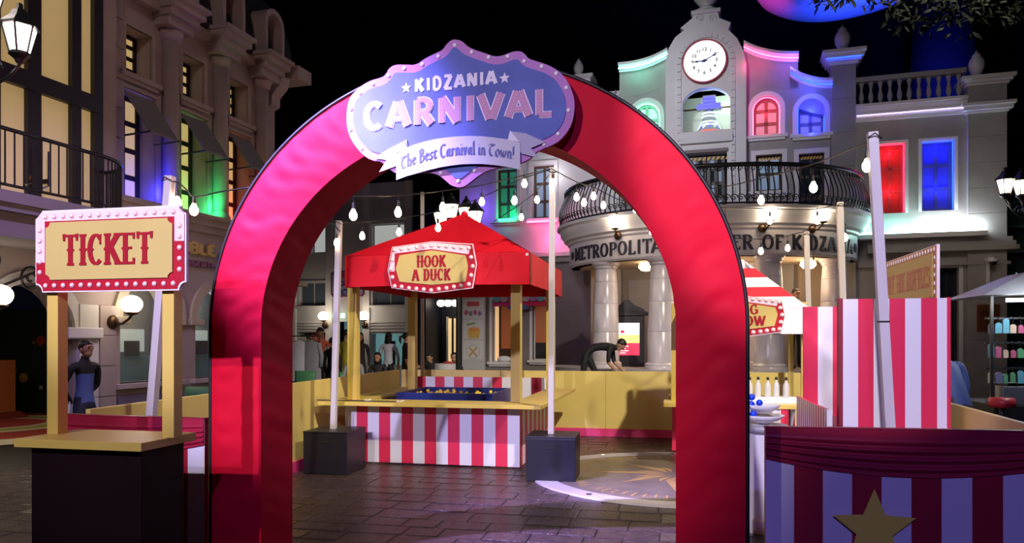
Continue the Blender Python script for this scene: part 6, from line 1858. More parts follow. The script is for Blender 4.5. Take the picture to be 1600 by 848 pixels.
for k, (c1, c2) in enumerate(pst):
    zt2 = mB_[1] - hz * k; xm = (mA[0] + mB_[0]) / 2
    MB().box(mA[0] + .03, mB_[0] - .03, YM - .806, YM - .80, zt2 - hz + .02, zt2 - .02).build('poster', mat('poster_paper', (.62, .62, .66), .5), mp_)
    if k == 0:
        MB().box(xm - .17, xm + .17, YM - .812, YM - .806, zt2 - .20, zt2 - .08).build('poster_banner', mat('pc%d' % k, c1, .5), mp_)
        for j in range(4): MB().ball((xm - .19 + j * .125, YM - .81, zt2 - .36 - .03 * (j % 2)), (.055, .006, .07), 12, 8).build('poster_cake', mat('pcc%d' % (j % 2), c2 if j % 2 else (.5, .12, .18), .5), mp_, smooth=True)
    elif k == 1:
        MB().prism([(xm - .18, zt2 - .18), (xm + .06, zt2 - .13), (xm + .06, zt2 - .08), (xm - .18, zt2 - .12)], YM - .812, YM - .806).build('poster_banner', mat('pc%d' % k, c1, .5), mp_)
        MB().prism([(xm - .12, zt2 - .50), (xm + .16, zt2 - .50), (xm + .20, zt2 - .30), (xm - .16, zt2 - .30)], YM - .812, YM - .806).build('poster_bucket', mat('pcc_b', c2, .5), mp_)
        MB().ball((xm + .03, YM - .81, zt2 - .28), (.16, .006, .07), 14, 8).build('poster_food', mat('pcc_f', (.7, .32, .08), .5), mp_, smooth=True)
    else:
        MB().ring([(xm + .19 * math.cos(i * PI / 12), zt2 - .32 + .19 * math.sin(i * PI / 12)) for i in range(24)], [(xm + .17 * math.cos(i * PI / 12), zt2 - .32 + .17 * math.sin(i * PI / 12)) for i in range(24)], YM - .812, YM - .806).build('poster_ring', mat('pc_ring', (.45, .45, .48), .5), mp_)
        for s_ in (-1, 1): MB().prism([(xm - .12 * s_, zt2 - .22), (xm - .08 * s_, zt2 - .20), (xm + .13 * s_, zt2 - .42), (xm + .09 * s_, zt2 - .45)], YM - .8115 - .001 * s_, YM - .806).build('poster_spoon', mat('pcc_s', (.48, .32, .12), .5), mp_)
# red awning over the wing windows
aw = thing('shop_awning', 'red shop awning with scalloped discs over the wing windows', 'awning', (T9(820, 478)[0], LWY, T9(820, 478)[1]), frame=B)
aA = T9(776, 479); aB = T9(866, 462)
MB().add([(aA[0], LWY - .05, aB[1]), (aB[0], LWY - .05, aB[1]), (aB[0], LWY - .35, aA[1]), (aA[0], LWY - .35, aA[1]), (aA[0], LWY - .05, aA[1]), (aB[0], LWY - .05, aA[1])], [(0, 1, 2, 3), (3, 2, 5, 4), (0, 3, 4), (1, 5, 2)]).build('awning_cloth', mat('awning_red', (.42, .02, .05), .5), aw)
for k in range(8):
    x_ = aA[0] + .12 + k * (aB[0] - aA[0] - .2) / 7
    mapped(MB().lathe([(0, .02), (.10, .02), (.11, 0)], n=14), lambda x, y, z: (x_ + x, LWY - .36 - z, aB[1] - .06 + y)).build('disc', mat('awning_disc_%d' % (k % 3), ((.10, .30, .35), (.40, .30, .32), (.30, .12, .30))[k % 3], .5), aw)
mapped(MB().lathe([(0, .02), (.30, .02), (.31, 0)], n=18, sy=.25), lambda x, y, z: ((aA[0] * .55 + aB[0] * .45) + x, LWY - .38 - z, aA[1] - .04 + y)).build('name_plate', mat('awning_plate', (.05, .08, .25), .4), aw)

# ================================================================== right edge: goods kiosk and dark shop
gs = thing('shelf_wall', 'dark green shop wall with lit horizontal shelves at the right edge', 'shop', (6.9, YF + 1.8, 0), frame=B)
gwm = mat('dark_green_wall', (.010, .035, .032), .6)
xe0, xe1 = T7(1566, 400, YF + 1.8)[0], 9.5
MB().box(xe0, xe1, YF + 1.8, YF + 1.9, 0, 5.2).build('back_wall', gwm, gs)
for k in range(7):
    z_ = T7(1585, 548 - 38 * (k + 1), YF + 1.8)[1]
    MB().box(xe0, xe1, YF + 1.55, YF + 1.8, z_, z_ + .05).build('shelf', mat('shelf_green', (.06, .14, .13), .5), gs)
for k in range(9):
    MB().box(xe0 + .2 + .16 * k, xe0 + .23 + .16 * k, YF + 1.6, YF + 1.63, T7(1585, 441, YF + 1.8)[1], T7(1585, 441 - (10 if k % 3 else 14), YF + 1.8)[1]).build('light_bar', mat('shelf_light', (.5, .7, .7), .4, emit=.35), gs)
kq = W.py(1575, 560, 9.0)
gk = thing('goods_kiosk', 'brightly lit trinket kiosk with white canopy at the right edge', 'kiosk', (4.6, 9.3, 0))
gk['_off'] = (4.6, 9.3, 0)
k0 = W.py(1540, 500, 9.3).x; k1 = k0 + 1.5
MB().box(k0 + .05, k1, 9.2, 10.2, 0, .82).build('counter', M['black'], gk, bevel=.01)
kt = W.py(1570, 462, 9.3).z
MB().add([(k0 - .1, 9.1, kt), (k1, 9.1, kt + .05), (k1, 10.3, kt + .05), (k0 - .1, 10.3, kt), (k0 + .5, 9.5, kt + .28), (k1, 9.5, kt + .30), (k1, 10, kt + .30), (k0 + .5, 10, kt + .28)], [(0, 1, 5, 4), (4, 5, 6, 7), (0, 4, 7, 3), (3, 7, 6, 2), (1, 2, 6, 5), (0, 3, 2, 1)]).build('canopy', mat('kiosk_canopy', (.40, .38, .42), .5), gk)
MB().box(k0 + .20, k1 - .1, 9.26, 9.29, kt - .07, kt - .03).build('tube_light', mat('kiosk_tube', (1, 1, 1), .4, emit=14, ecol=(.85, .95, 1)), gk)
for x_ in (k0 + .08, k1 - .05): MB().bar((x_, 9.35, .82), (x_, 9.35, kt), .03).build('post', M['iron'], gk)
light('kiosk_fill', 'POINT', (k0 + .45, 8.75, kt + .02), 34, (.85, .95, 1), None, .1)  # added lamp before the kiosk, brightening its goods and canopy
rk = random.Random(21)
for j, z_ in enumerate((1.05, 1.34, 1.62)):
    MB().box(k0 + .05, k1, 9.42, 9.46, z_ + .16, z_ + .18).build('hanging_rail', M['iron'], gk)
cols = [(.5, .5, .55), (.12, .35, .45), (.55, .4, .3), (.45, .1, .2), (.1, .3, .15), (.6, .6, .5), (.15, .15, .25)]
for j, z_ in enumerate((1.05, 1.34, 1.62)):
    for k in range(14):
        x_ = k0 + .10 + k * .074 + rk.uniform(-.006, .006); c = rk.randrange(7)
        hgt = rk.uniform(.07, .15); w2 = rk.uniform(.024, .035)
        o = thing('trinket', ('trinket card on the top rail of the goods kiosk', 'hanging trinket on the middle rail of the goods kiosk', 'boxed trinket on the lowest rail of the goods kiosk')[2 - j], 'trinket', (x_, 9.415, z_), 0, 'trinkets hung in the kiosk row %d' % (3 - j))
        MB().prism([(-w2, .0), (w2, 0), (w2, hgt), (.01, hgt + .02), (-.01, hgt + .02), (-w2, hgt)], -.012, .012).build('card', mat('trinket_%d' % c, cols[c], .35), o)
        MB().tube([(0, 0, hgt), (0, 0, .176), (0, .006, .1835), (0, .040, .1835), (0, .046, .170)], .004, 4).build('hook', M['iron'], o)
q = W.py(1556, 605, 9.05)
rs = thing('red_stool', 'red padded stool top before the goods kiosk', 'stool', (q.x, 8.9, 0))
MB().lathe([(0, .82), (.12, .82), (.135, .86), (.12, .92), (0, .93)], n=20).build('seat', mat('red_seat', (.42, .02, .03), .4), rs, smooth=True)
MB().tube([(0, 0, .03), (0, 0, .82)], .03, 8).build('stem', M['iron'], rs)
MB().lathe([(.22, 0), (.2, .02), (.03, .04)], n=18).build('foot', M['iron'], rs)
q = W.py(1590, 600, 9.15)
rdo = thing('metal_case', 'small silver-edged metal case on the kiosk counter', 'case', (q.x, 9.3, .82))
MB().box(-.12, .14, -.08, .08, 0, .20).build('case_body', mat('case_grey', (.10, .10, .12), .4), rdo, bevel=.006)
for x_ in (-.12, .14): MB().box(x_ - .012, x_ + .012, -.085, .085, 0, .205).build('case_edge', mat('case_silver', (.6, .6, .62), .3, .8), rdo)
MB().tube([(-.04, 0, .20), (-.04, 0, .24), (.06, 0, .24), (.06, 0, .20)], .008, 6).build('handle', M['iron'], rdo)

# ================================================================== street lamps with lanterns
def lantern(parent, c, s=1.0, m=None):
    x_, y_, z_ = c
    g = MB().lathe([(.085 * s, 0), (.15 * s, .26 * s)], c, 6).build('lantern_glass', m or M['lantern'], parent)
    cg = MB()
    for k in range(6):
        a = 2 * PI * k / 6
        cg.tube([(x_ + .088 * s * math.cos(a), y_ + .088 * s * math.sin(a), z_), (x_ + .153 * s * math.cos(a), y_ + .153 * s * math.sin(a), z_ + .26 * s)], .010 * s, 5)
    cg.build('lantern_cage', M['iron'], g, off=parent.get('_off') or (0, 0, 0))
    MB().lathe([(.18 * s, .25 * s), (.17 * s, .28 * s), (.09 * s, .36 * s), (.06 * s, .42 * s), (.03 * s, .44 * s), (.03 * s, .48 * s), (0, .50 * s)], c, 6).build('lantern_cap', M['iron'], parent)
    MB().lathe([(.03 * s, -.10 * s), (.05 * s, -.06 * s), (.10 * s, -.02 * s), (.09 * s, .01 * s)], c, 8).build('lantern_cup', M['iron'], parent)
def street_lamp(label, base_, top_z, arms, s=1.0, m=None):
    o = thing('street_lamp', label, 'street lamp', base_, 0, 'lantern street lamps')
    MB().lathe([(.12 * s, 0), (.12 * s, .10), (.07 * s, .16), (.05 * s, .5), (.045 * s, top_z - .1), (.06 * s, top_z - .05), (.04 * s, top_z)], n=12).build('post', M['iron'], o, smooth=True)
    for (dx, dy, dz) in arms:
        c = (dx, dy, top_z + dz)
        L = math.hypot(dx, dy)
        if L > .02:
            ux, uy = dx / L, dy / L
            P = [(0, 0, top_z - .25 * s)] + [(ux * L * t, uy * L * t, top_z - .25 * s + (dz + .14 * s) * t ** 2 - .10 * s * math.sin(PI * t)) for t in (.25, .5, .75, 1.0)]
            MB().tube(P, .016 * s, 6).build('arm', M['iron'], o, smooth=True)
            MB().tube([(ux * (L * .45 + .09 * s * (1 - i / 18) * math.cos(i * .55)), uy * (L * .45 + .09 * s * (1 - i / 18) * math.cos(i * .55)), top_z - .18 * s + .09 * s * (1 - i / 18) * math.sin(i * .55)) for i in range(16)], .012 * s, 5).build('scroll', M['iron'], o, smooth=True)
        lantern(o, c, s, m)
    return o
lp = W.py(-10, 75, 3.9)
street_lamp('big lantern street lamp at the upper left picture corner', (lp.x - .14, 3.9, 0), lp.z - .02, [(.36, -.02, -.04), (.20, -.10, .20)], .64, mat('near_lantern', (1, .95, .9), .3, emit=7, ecol=(1, .88, .80)))
q = W.py(716, 345, 13.4)
street_lamp('lantern street lamp peeping over the red canopy', (q.x, 13.4, 0), q.z - .25, [(-.33, 0, .15), (.33, 0, .15), (-.11, -.1, .28), (.10, .2, .26)], 1.0)
q = W.py(1614, 312, 14.5)
street_lamp('lantern street lamp at the right picture edge by the pilaster', (q.x, 14.5, 0), q.z, [(-.43, 0, .12), (-.16, .05, .10)], .95)

# ================================================================== dark hall above: blue-lit ceiling cloud, blue back wall, foliage
cl_ = W.py(1310, -24, 20.0)
cloud = thing('ceiling_cloud', 'smooth ceiling dish washed in blue and pink light', 'ceiling dish', (cl_.x, 20.0, cl_.z))
def dish(u_, v_):
    a = u_ * 2 * PI; r = v_
    return (2.05 * r * math.cos(a) * (1 + .05 * math.sin(2 * a)), 1.6 * r * math.sin(a), -.62 * math.sqrt(max(0, 1 - r * r)) + .12 * math.sin(a * 2 + 1) * r * (1 - r))
MB().grid(dish, 48, 14).build('dish', mat('ceiling_white', (.6, .6, .65), .6), cloud, smooth=True)
light('cloud_blue', 'SPOT', (cl_.x + .5, 18.6, cl_.z - 2.2), 700, (.02, .06, 1), (cl_.x + .3, 20, cl_.z - .4), .1, 80, .6)
light('cloud_pink', 'SPOT', (cl_.x - 2.2, 18.8, cl_.z - 1.6), 110, (.9, .05, .8), (cl_.x - 1.8, 20, cl_.z), .1, 60, .8)
tag(MB().box(-26, 26, 31, 31.4, -.3, 16).build('wall_back', mat('black_hall_wall', (.012, .012, .016), .9)), kind='structure')
tag(MB().box(-26, 26, -7.4, 31.4, 15.6, 16).build('ceiling', mat('black_hall_ceiling', (.008, .008, .010), .9)), kind='structure')
q0 = W.py(1422, 130, 28); q1 = W.py(1530, 130, 28)
bw = thing('hall_column', 'broad dark column washed blue behind the roof balustrade', 'column', ((q0.x + q1.x) / 2, 28, 0))
MB().lathe([((q1.x - q0.x) / 2, 0), ((q1.x - q0.x) / 2, 15.5)], n=32).build('shaft', mat('column_paint', (.10, .10, .14), .8), bw, smooth=True)
light('column_blue', 'SPOT', (q0.x - 1, 23.5, 9.0), 380, (.02, .04, 1), ((q0.x + q1.x) / 2, 28, 11.0), .3, 60, .9)
br = thing('tree_branch', 'dark leafy branch hanging into the upper right corner', 'branch', W.py(1650, -60, 6.0))
lf = mat('dark_leaf', (.005, .007, .004), .7, spec=.08)
bo = Vector(W.py(1650, -60, 6.0))
rl = random.Random(8)
for k in range(6):
    tip = Vector(W.py(rl.choice([1310, 1400, 1440, 1480, 1545, 1590]), rl.uniform(-15, 35), 6.0)) - bo
    MB().tube([(0, 0, 0), tip * .5 + Vector((0, 0, .12)), tip], [.02, .012, .004], 5).build('twig', mat('twig_bark', (.03, .022, .016), .8), br)
leaves = MB()
for k in range(900):
    px_ = rl.uniform(1270, 1640)
    lim = 14 if px_ < 1350 else (55 if px_ < 1450 else (60 if px_ < 1520 else 40))
    if 1350 < px_ < 1385: lim = 8
    py_ = rl.uniform(-60, lim * rl.uniform(.4, 1.0))
    c = Vector(W.py(px_, py_, 6.0 + rl.uniform(-.4, .4))) - bo
    a = Vector((rl.uniform(-1, 1), rl.uniform(-1, 1), rl.uniform(-1, .1))).normalized(); b = a.orthogonal().normalized()
    L_ = rl.uniform(.06, .10); w_ = L_ * .28; n_ = a.cross(b)
    leaves.add([c, c + a * L_ * .45 + b * w_, c + a * L_, c + a * L_ * .45 - b * w_, c + a * L_ * .45 + n_ * .006], [(0, 1, 4), (1, 2, 4), (2, 3, 4), (3, 0, 4)])
tag(leaves.build('foliage', lf, br), kind='stuff')
# ================================================================== people
def cm(name, c, r=.7): return mat('cloth_' + name, c, r, var=.15, vs=9, bump=.25, bs=40)
CL = {'black': cm('black', (.010, .010, .012)), 'navy': cm('navy', (.018, .022, .06)), 'blue': cm('blue', (.09, .13, .42)), 'orange': cm('orange', (.62, .11, .05)),
      'grey': cm('grey', (.26, .27, .32)), 'yellow': cm('yellow', (.52, .46, .05)), 'white': cm('white', (.55, .56, .66)), 'pale': cm('pale', (.34, .36, .42)),
      'jacket': cm('jacket', (.035, .065, .19)), 'dark': cm('dark', (.02, .018, .022))}
def person(label, loc, rz, J, cl, h=1.70, hair='short', look=0.0, tilt=0.0, arms=None, group=None, frame=None):
    """one continuous skinned body; cl: materials for torso, hips, upper arm, forearm, legs"""
    k = h / 1.70
    base = {'pelvis': (0, 0, .93), 'spine': (0, .01, 1.10), 'chest': (0, .0, 1.30), 'collar': (0, .01, 1.43), 'neck': (0, .005, 1.50), 'skull': (0, -.01, 1.58),
            'hip_l': (.09, 0, .88), 'knee_l': (.10, -.01, .49), 'ankle_l': (.10, .02, .08), 'toe_l': (.11, -.14, .035),
            'hip_r': (-.09, 0, .88), 'knee_r': (-.10, -.01, .49), 'ankle_r': (-.10, .02, .08), 'toe_r': (-.11, -.14, .035),
            'sho_l': (.175, .01, 1.40), 'elb_l': (.22, .03, 1.12), 'wri_l': (.23, -.05, .88), 'sho_r': (-.175, .01, 1.40), 'elb_r': (-.22, .03, 1.12), 'wri_r': (-.23, -.05, .88)}
    base.update(J or {})
    rads = {'pelvis': (.150, .105), 'spine': (.135, .10), 'chest': (.155, .108), 'collar': (.11, .075), 'neck': (.052, .055), 'skull': (.055, .06),
            'hip': (.092, .095), 'knee': (.060, .062), 'ankle': (.042, .045), 'toe': (.040, .030), 'sho': (.062, .062), 'elb': (.043, .043), 'wri': (.028, .030)}
    names = list(base); V = [Vector(base[n]) * k for n in names]
    Rr = [tuple(a * k for a in rads[n.split('_')[0]]) for n in names]
    Ed = []; Em = []
    idx = {n: i for i, n in enumerate(names)}
    def e(a, b, m): Ed.append((idx[a], idx[b])); Em.append(m)
    mats_ = [cl['torso'], cl['hips'], cl['arm'], cl['fore'], cl['leg'], M['skin'], cl.get('shoe', CL['black']), M['hair'], cl.get('yoke', cl['torso'])]
    e('pelvis', 'spine', 0); e('spine', 'chest', 0); e('chest', 'collar', 8); e('collar', 'neck', 5); e('neck', 'skull', 5)
    for s in 'lr':
        e('pelvis', 'hip_' + s, 1); e('hip_' + s, 'knee_' + s, 4); e('knee_' + s, 'ankle_' + s, 4); e('ankle_' + s, 'toe_' + s, 6)
        e('collar', 'sho_' + s, 8); e('sho_' + s, 'elb_' + s, 2); e('elb_' + s, 'wri_' + s, 3)
        # hand: palm and five fingers of unequal length
        a, b = V[idx['elb_' + s]], V[idx['wri_' + s]]
        d = (b - a).normalized(); sg = 1 if s == 'l' else -1
        sd = d.cross(Vector((1, 0, 0))); sd = sd.normalized() if sd.length > .1 else Vector((0, 1, 0))
        nn = sd.cross(d).normalized()
        palm = len(V); V.append(b + d * .055 * k); Rr.append((.030 * k, .024 * k)); Ed.append((idx['wri_' + s], palm)); Em.append(5)
        pend = len(V); V.append(b + d * .085 * k); Rr.append((.030 * k, .016 * k)); Ed.append((palm, pend)); Em.append(5)
        for j, (off, L) in enumerate(((-.030, .070), (-.010, .082), (.010, .078), (.028, .062))):
            r0 = b + d * .098 * k + sd * off * k
            i0 = len(V); V.append(r0); Rr.append((.010 * k, .010 * k)); Ed.append((pend, i0)); Em.append(5)
            i1 = len(V); V.append(r0 + d * L * .55 * k + nn * .012 * sg * k); Rr.append((.0085 * k,) * 2); Ed.append((i0, i1)); Em.append(5)
            i2 = len(V); V.append(r0 + d * L * .9 * k + nn * .034 * sg * k); Rr.append((.0075 * k,) * 2); Ed.append((i1, i2)); Em.append(5)
        i0 = len(V); V.append(b + d * .055 * k + sd * -.040 * k); Rr.append((.011 * k,) * 2); Ed.append((palm, i0)); Em.append(5)
        i1 = len(V); V.append(b + d * .095 * k + sd * -.058 * k + nn * .015 * sg * k); Rr.append((.009 * k,) * 2); Ed.append((i0, i1)); Em.append(5)
    me = bpy.data.meshes.new('tmp'); me.from_pydata([tuple(v) for v in V], Ed, [])
    ob = bpy.data.objects.new('tmp', me); C.objects.link(ob)
    sm = ob.modifiers.new('skin', 'SKIN'); sm.use_smooth_shade = True; sm.branch_smoothing = .6
    for i, sv in enumerate(me.skin_vertices[0].data):
        sv.radius = Rr[i]; sv.use_root = (i == 0)
    ss_ = ob.modifiers.new('sub', 'SUBSURF'); ss_.levels = 1; ss_.render_levels = 1
    dg = bpy.context.evaluated_depsgraph_get(); dg.update()
    em = bpy.data.meshes.new_from_object(ob.evaluated_get(dg))
    bpy.data.objects.remove(ob)
    mb = MB(); mb.v = [tuple(v.co) for v in em.vertices]; mb.f = [list(p.vertices) for p in em.polygons]
    segs = [(V[a], V[b], m) for (a, b), m in zip(Ed, Em)]
    for p in em.polygons:
        c = p.center; best = (9, 0)
        for a, b, m in segs:
            ab = b - a; t = max(0, min(1, (c - a).dot(ab) / max(1e-9, ab.length_squared)))
            d_ = (c - (a + ab * t)).length - (.05 if m in (0, 1, 8) else 0)
            if d_ < best[0]: best = (d_, m)
        mb.mi.append(best[1])
    bpy.data.meshes.remove(em)
    # head: skull, jaw, nose, ears, eyes, lips in the same mesh
    hc = V[idx['skull']]; 
    hR = Matrix.Translation(hc + Vector((0, -.012, .045)) * k) @ Matrix.Rotation(look, 4, 'Z') @ Matrix.Rotation(tilt, 4, 'X') @ Matrix.Scale(k, 4)
    hm = MB(); hm.slot(5)
    hm.ball((0, 0, .015), (.073, .092, .098), 16, 12)
    hm.ball((0, -.022, -.05), (.055, .066, .06), 12, 8)
    hm.add([(-.012, -.088, -.02), (.012, -.088, -.02), (0, -.116, -.018), (0, -.090, .028)], [(0, 1, 2), (0, 2, 3), (1, 3, 2)])
    for s in (-1, 1): hm.ball((.073 * s, .004, -.005), (.010, .022, .032), 8, 6)
    hm.slot(7)
    for s in (-1, 1): hm.ball((.030 * s, -.083, .012), (.013, .008, .006), 8, 5)
    for s in (-1, 1): hm.box(.030 * s - .018, .030 * s + .018, -.094, -.082, .030, .036)
    hm.slot(8 if False else 5); hm.box(-.022, .022, -.088, -.078, -.056, -.050)
    off = len(mb.v)
    mb.v += [tuple(hR @ Vector(p)) for p in hm.v]; mb.f += [[i + off for i in f] for f in hm.f]; mb.mi += hm.mi
    root = thing('person', label, 'person', loc, rz, group, frame)
    if frame is not None:
        root.rotation_euler = (0, 0, frame.yaw + rz); root['_off'] = (0, 0, 0)
    body = mb.build('body', mats_, root, smooth=True, off=(0, 0, 0))
    hb_ = MB().ball((0, .014, .040), (.082, .096, .090), 16, 12)
    hb_.v = [(x, y, z) if not (y < -.045 and z < .06) else (x * .8, y * .7, max(z, .045)) for x, y, z in hb_.v]
    if hair == 'long':
        hb_.lathe([(.070, .06), (.088, .0), (.092, -.10), (.080, -.19), (.0, -.21)], (0, .030, 0), 14, sy=.75)
    if hair == 'tail':
        hb_.tube([(0, .10, .05), (0, .15, .02), (0, .16, -.06), (0, .14, -.14)], [.02, .035, .03, .01], 8)
    hb_.v = [tuple(hR @ Vector(p)) for p in hb_.v]
    hb_.build('hair', M['hair'], root, smooth=True, off=(0, 0, 0))
    return root
def c5(t, hps=None, arm=None, fore=None, leg='navy', **kw):
    d = {'torso': CL[t], 'hips': CL[hps or leg], 'arm': CL[arm or t], 'fore': M['skin'] if fore is None else CL[fore], 'leg': CL[leg]}
    d.update({a: CL[b] for a, b in kw.items()}); return d
# the man on the left, in profile, hands behind his back
p = W.py(133, 640, 7.35)
man = person('man in a blue and black polo standing with hands behind his back', (p.x, 7.35, 0), rad(78), {'elb_l': (.25, .10, 1.14), 'wri_l': (.08, .20, .95), 'elb_r': (-.25, .10, 1.14), 'wri_r': (-.06, .20, .93)},
       c5('blue', 'navy', 'black', 'dark', 'navy', yoke='black'), 1.50, 'short', .1)
bag = thing('plastic_bag', 'white carrier bag hanging from the hand of the man on the left', 'bag', (p.x - .20, 7.30, .50))
MB().grid(lambda u, v: ((.10 - .04 * v) * math.cos(u * 2 * PI), (.05 + .01 * math.sin(u * 18)) * math.sin(u * 2 * PI), .30 * v + .012 * math.sin(u * 25) * (1 - v)), 24, 6).build('bag_body', mat('bag_white', (.7, .7, .72), .4), bag, smooth=True)
MB().tube([(-.04, 0, .28), (-.02, 0, .38), (.02, 0, .38), (.04, 0, .28)], .008, 5).build('bag_handle', mat('bag_white', (.7, .7, .72), .4), bag)
G_ = 'visitors before the far shops'
def at_(px_, Y, z=0.0):
    q_ = W.py(px_, 540, Y); return (q_.x, Y, z)
person('staff member in an orange vest looking down at papers', at_(500, 16.2), rad(40), {'elb_l': (.22, -.02, 1.14), 'wri_l': (.08, -.26, 1.12), 'elb_r': (-.22, -.02, 1.14), 'wri_r': (-.06, -.26, 1.10)}, c5('orange', 'black', 'grey', 'grey', 'black'), 1.78, 'short', 0, .35, group=G_)
person('person dressed in black standing left of the yellow uniform', at_(519, 15.2), rad(170), {}, c5('black', 'black', 'black', 'black', 'black'), 1.55, 'short', group=G_)
person('person in a yellow uniform half hidden by the booth post', at_(541, 16.6), rad(150), {}, c5('yellow', 'yellow', 'yellow', None, 'yellow'), 1.74, 'short', group=G_)
person('visitor in dark clothes standing behind the seated pair', at_(563, 17.4), rad(10), {}, c5('dark', 'dark', 'dark', 'dark', 'dark'), 1.68, 'long', group=G_)
person('woman in a pale blouse with long black hair seen from behind', at_(607, 16.8), rad(176), {'elb_l': (.26, -.02, 1.12), 'elb_r': (-.26, -.02, 1.12)}, c5('white', 'black', 'white', None, 'black'), 1.68, 'long', group=G_)
person('woman in black with a ponytail beside the back post', at_(634, 16.4), rad(118), {'elb_l': (.24, -.04, 1.14), 'wri_l': (.10, -.22, 1.0)}, c5('black', 'black', 'black', None, 'black'), 1.66, 'tail', group=G_)
SIT = {'pelvis': (0, 0, .50), 'spine': (0, .02, .68), 'chest': (0, -.02, .88), 'collar': (0, -.02, 1.01), 'neck': (0, -.03, 1.08), 'skull': (0, -.05, 1.16), 'hip_l': (.09, -.04, .48), 'knee_l': (.12, -.42, .48), 'ankle_l': (.12, -.40, .08), 'toe_l': (.12, -.55, .035),
       'hip_r': (-.09, -.04, .48), 'knee_r': (-.12, -.42, .48), 'ankle_r': (-.12, -.40, .08), 'toe_r': (-.12, -.55, .035), 'sho_l': (.175, -.01, .98), 'elb_l': (.22, -.10, .72), 'wri_l': (.10, -.32, .62), 'sho_r': (-.175, -.01, .98), 'elb_r': (-.22, -.10, .72), 'wri_r': (-.10, -.32, .62)}
def bench(label, x_, y_, w_, a=0):
    b_ = thing('bench', label, 'bench', (x_, y_, 0), a, 'benches before the far shops')
    MB().box(-w_ / 2, w_ / 2, -.18, .20, .33, .385).build('seat', M['frame_dark'], b_, bevel=.01)
    for s in (-1, 1): MB().box(s * w_ * .4 - .03, s * w_ * .4 + .03, -.15, .17, 0, .33).build('leg', M['iron'], b_)
x_a = at_(553, 15.4)[0]; x_b = at_(591, 15.4)[0]
bench('dark bench under the seated pair before the far shops', (x_a + x_b) / 2, 15.42, 1.2)
person('seated man in a pale shirt on the dark bench', (x_a, 15.4, 0), rad(14), SIT, c5('pale', 'dark', 'pale', None, 'dark'), 1.66, 'short', group=G_)
person('seated woman with long hair on the dark bench', (x_b, 15.4, 0), rad(4), SIT, c5('dark', 'dark', 'dark', None, 'dark'), 1.62, 'long', 0, .1, group=G_)
x_a = at_(674, 16.6)[0]; x_b = at_(709, 16.6)[0]
bench('dark bench in front of the dark cafe doorway', (x_a + x_b) / 2, 16.62, 1.1)
person('seated visitor leaning forward before the dark cafe', (x_a, 16.6, 0), rad(-20), SIT, c5('dark', 'dark', 'dark', None, 'dark'), 1.58, 'short', 0, .3, group=G_)
person('seated visitor with bare forearms beside the lit cafe doorway', (x_b, 16.6, 0), rad(20), SIT, c5('black', 'black', 'black', None, 'black'), 1.60, 'short', group=G_)
tq = at_(697, 15.4)
ct = thing('covered_table', 'low table under a creased white cloth before the dark cafe', 'table', tq)
MB().grid(lambda u, v: ((.26 + .03 * v + .02 * v * math.sin(u * 14 * PI)) * math.cos(u * 2 * PI), (.24 + .03 * v + .02 * v * math.cos(u * 14 * PI)) * math.sin(u * 2 * PI), 1.02 - .75 * v), 48, 5).build('cloth_skirt', mat('table_cloth', (.55, .54, .58), .7), ct, smooth=True)
MB().lathe([(0, 1.04), (.26, 1.02)], n=32, sy=.92).build('cloth_top', mat('table_cloth', (.55, .54, .58), .7), ct)
MB().box(-.05, .05, -.05, .05, 0, 1.0).build('stem', M['iron'], ct)
MB().ball((.08, -.1, 1.04), (.12, .08, .04), 12, 6).build('red_napkin', mat('napkin_red', (.42, .03, .04), .6), ct, smooth=True)
# the man bending over at the porch step
p = B.py(917, 545, 13.95)
BEND = {'pelvis': (0, .02, .92), 'spine': (0, -.16, 1.02), 'chest': (0, -.38, 1.02), 'collar': (0, -.50, .98), 'neck': (0, -.57, .98), 'skull': (0, -.64, .99), 'hip_l': (.10, .02, .86), 'hip_r': (-.10, .02, .86),
        'knee_l': (.11, -.16, .48), 'ankle_l': (.11, .02, .08), 'toe_l': (.12, -.15, .035), 'knee_r': (-.11, .05, .47), 'ankle_r': (-.11, .22, .08), 'toe_r': (-.12, .06, .035),
        'sho_l': (.17, -.46, .96), 'elb_l': (.20, -.50, .70), 'wri_l': (.16, -.68, .55), 'sho_r': (-.17, -.46, .96), 'elb_r': (-.20, -.44, .70), 'wri_r': (-.16, -.60, .54)}
person('person in black bending down at the theatre steps', (p.x, 13.95, .42), rad(92), BEND, c5('black', 'black', 'black', None, 'black'), 1.68, 'short', 0, .9, frame=B)
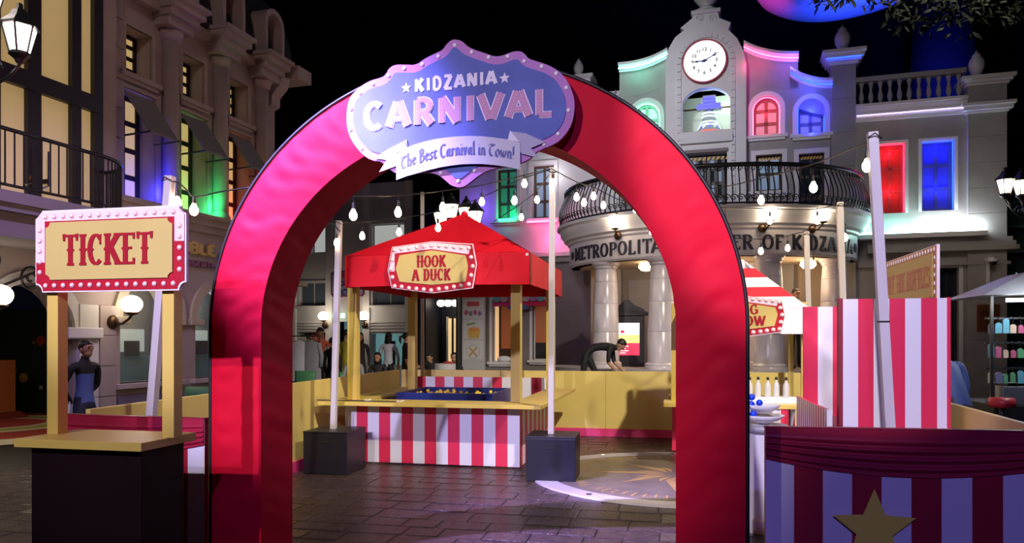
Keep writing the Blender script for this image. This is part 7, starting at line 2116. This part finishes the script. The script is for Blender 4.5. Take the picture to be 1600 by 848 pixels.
# figure in the porch and the blue jacket at the right edge
p = B.py(1243, 460, 15.9)
person('person in black standing under the porch behind the ring throw tent', (p.x, 15.9, ZP), rad(30), {}, c5('black', 'black', 'black', None, 'black'), 1.58, 'short', frame=B)
p = W.py(1500, 560, 8.0)
person('person in a blue jacket leaning away beside the bottle booth', (p.x, 8.0, 0), rad(200), {'spine': (0, -.05, 1.08), 'chest': (0, -.16, 1.25), 'collar': (0, -.28, 1.34), 'neck': (0, -.36, 1.36), 'skull': (0, -.43, 1.37), 'sho_l': (.19, -.22, 1.31), 'sho_r': (-.19, -.22, 1.31), 'elb_l': (.26, -.22, 1.04), 'elb_r': (-.26, -.22, 1.04), 'wri_l': (.20, -.40, .92), 'wri_r': (-.20, -.40, .92)},
       c5('jacket', 'dark', 'jacket', 'jacket', 'dark'), 1.66, 'short', 0, .8)
# clothes rail with a white coat beside the arch leg
x_, y_, _z = at_(472, 14.2)
cr = thing('clothes_rail', 'clothes rail holding costumes beside the arch leg', 'rail', (x_, y_, 0))
for s in (-.4, .4): MB().tube([(s, 0, 0), (s, 0, 1.62)], .014, 6).build('upright', M['iron'], cr); MB().tube([(s, -.2, .02), (s, .2, .02)], .014, 6).build('foot', M['iron'], cr)
MB().tube([(-.42, 0, 1.62), (.42, 0, 1.62)], .014, 6).build('bar', M['iron'], cr)
def garment(label, dx, L, m):
    g = thing('hanging_coat', label, 'coat', (x_ + dx, y_, 1.60), 0, 'costumes on the clothes rail')
    MB().tube([(0, 0, .02), (0, 0, -.05), (.16, 0, -.10)], .006, 5).tube([(0, 0, -.05), (-.16, 0, -.10)], .006, 5).build('hanger', M['iron'], g)
    def f(u, v):
        a = u * 2 * PI; w_ = .17 + .05 * v + .012 * math.sin(5 * a + 2) * v
        return (w_ * math.cos(a), .07 * math.sin(a) * (1 + .3 * v), -.07 - L * v + (-.05 * abs(math.cos(a)) if v == 0 else 0))
    MB().grid(f, 24, 6).build('coat_body', m, g, smooth=True)
    for s in (-1, 1): MB().tube([(.16 * s, 0, -.13), (.23 * s, -.01, -.40), (.22 * s, -.03, -.62)], [.05, .045, .04], 8).build('sleeve', m, g, smooth=True)
garment('white costume coat on the clothes rail', -.05, .85, CL['white'])
garment('grey costume coat at the end of the clothes rail', .22, .95, CL['grey'])
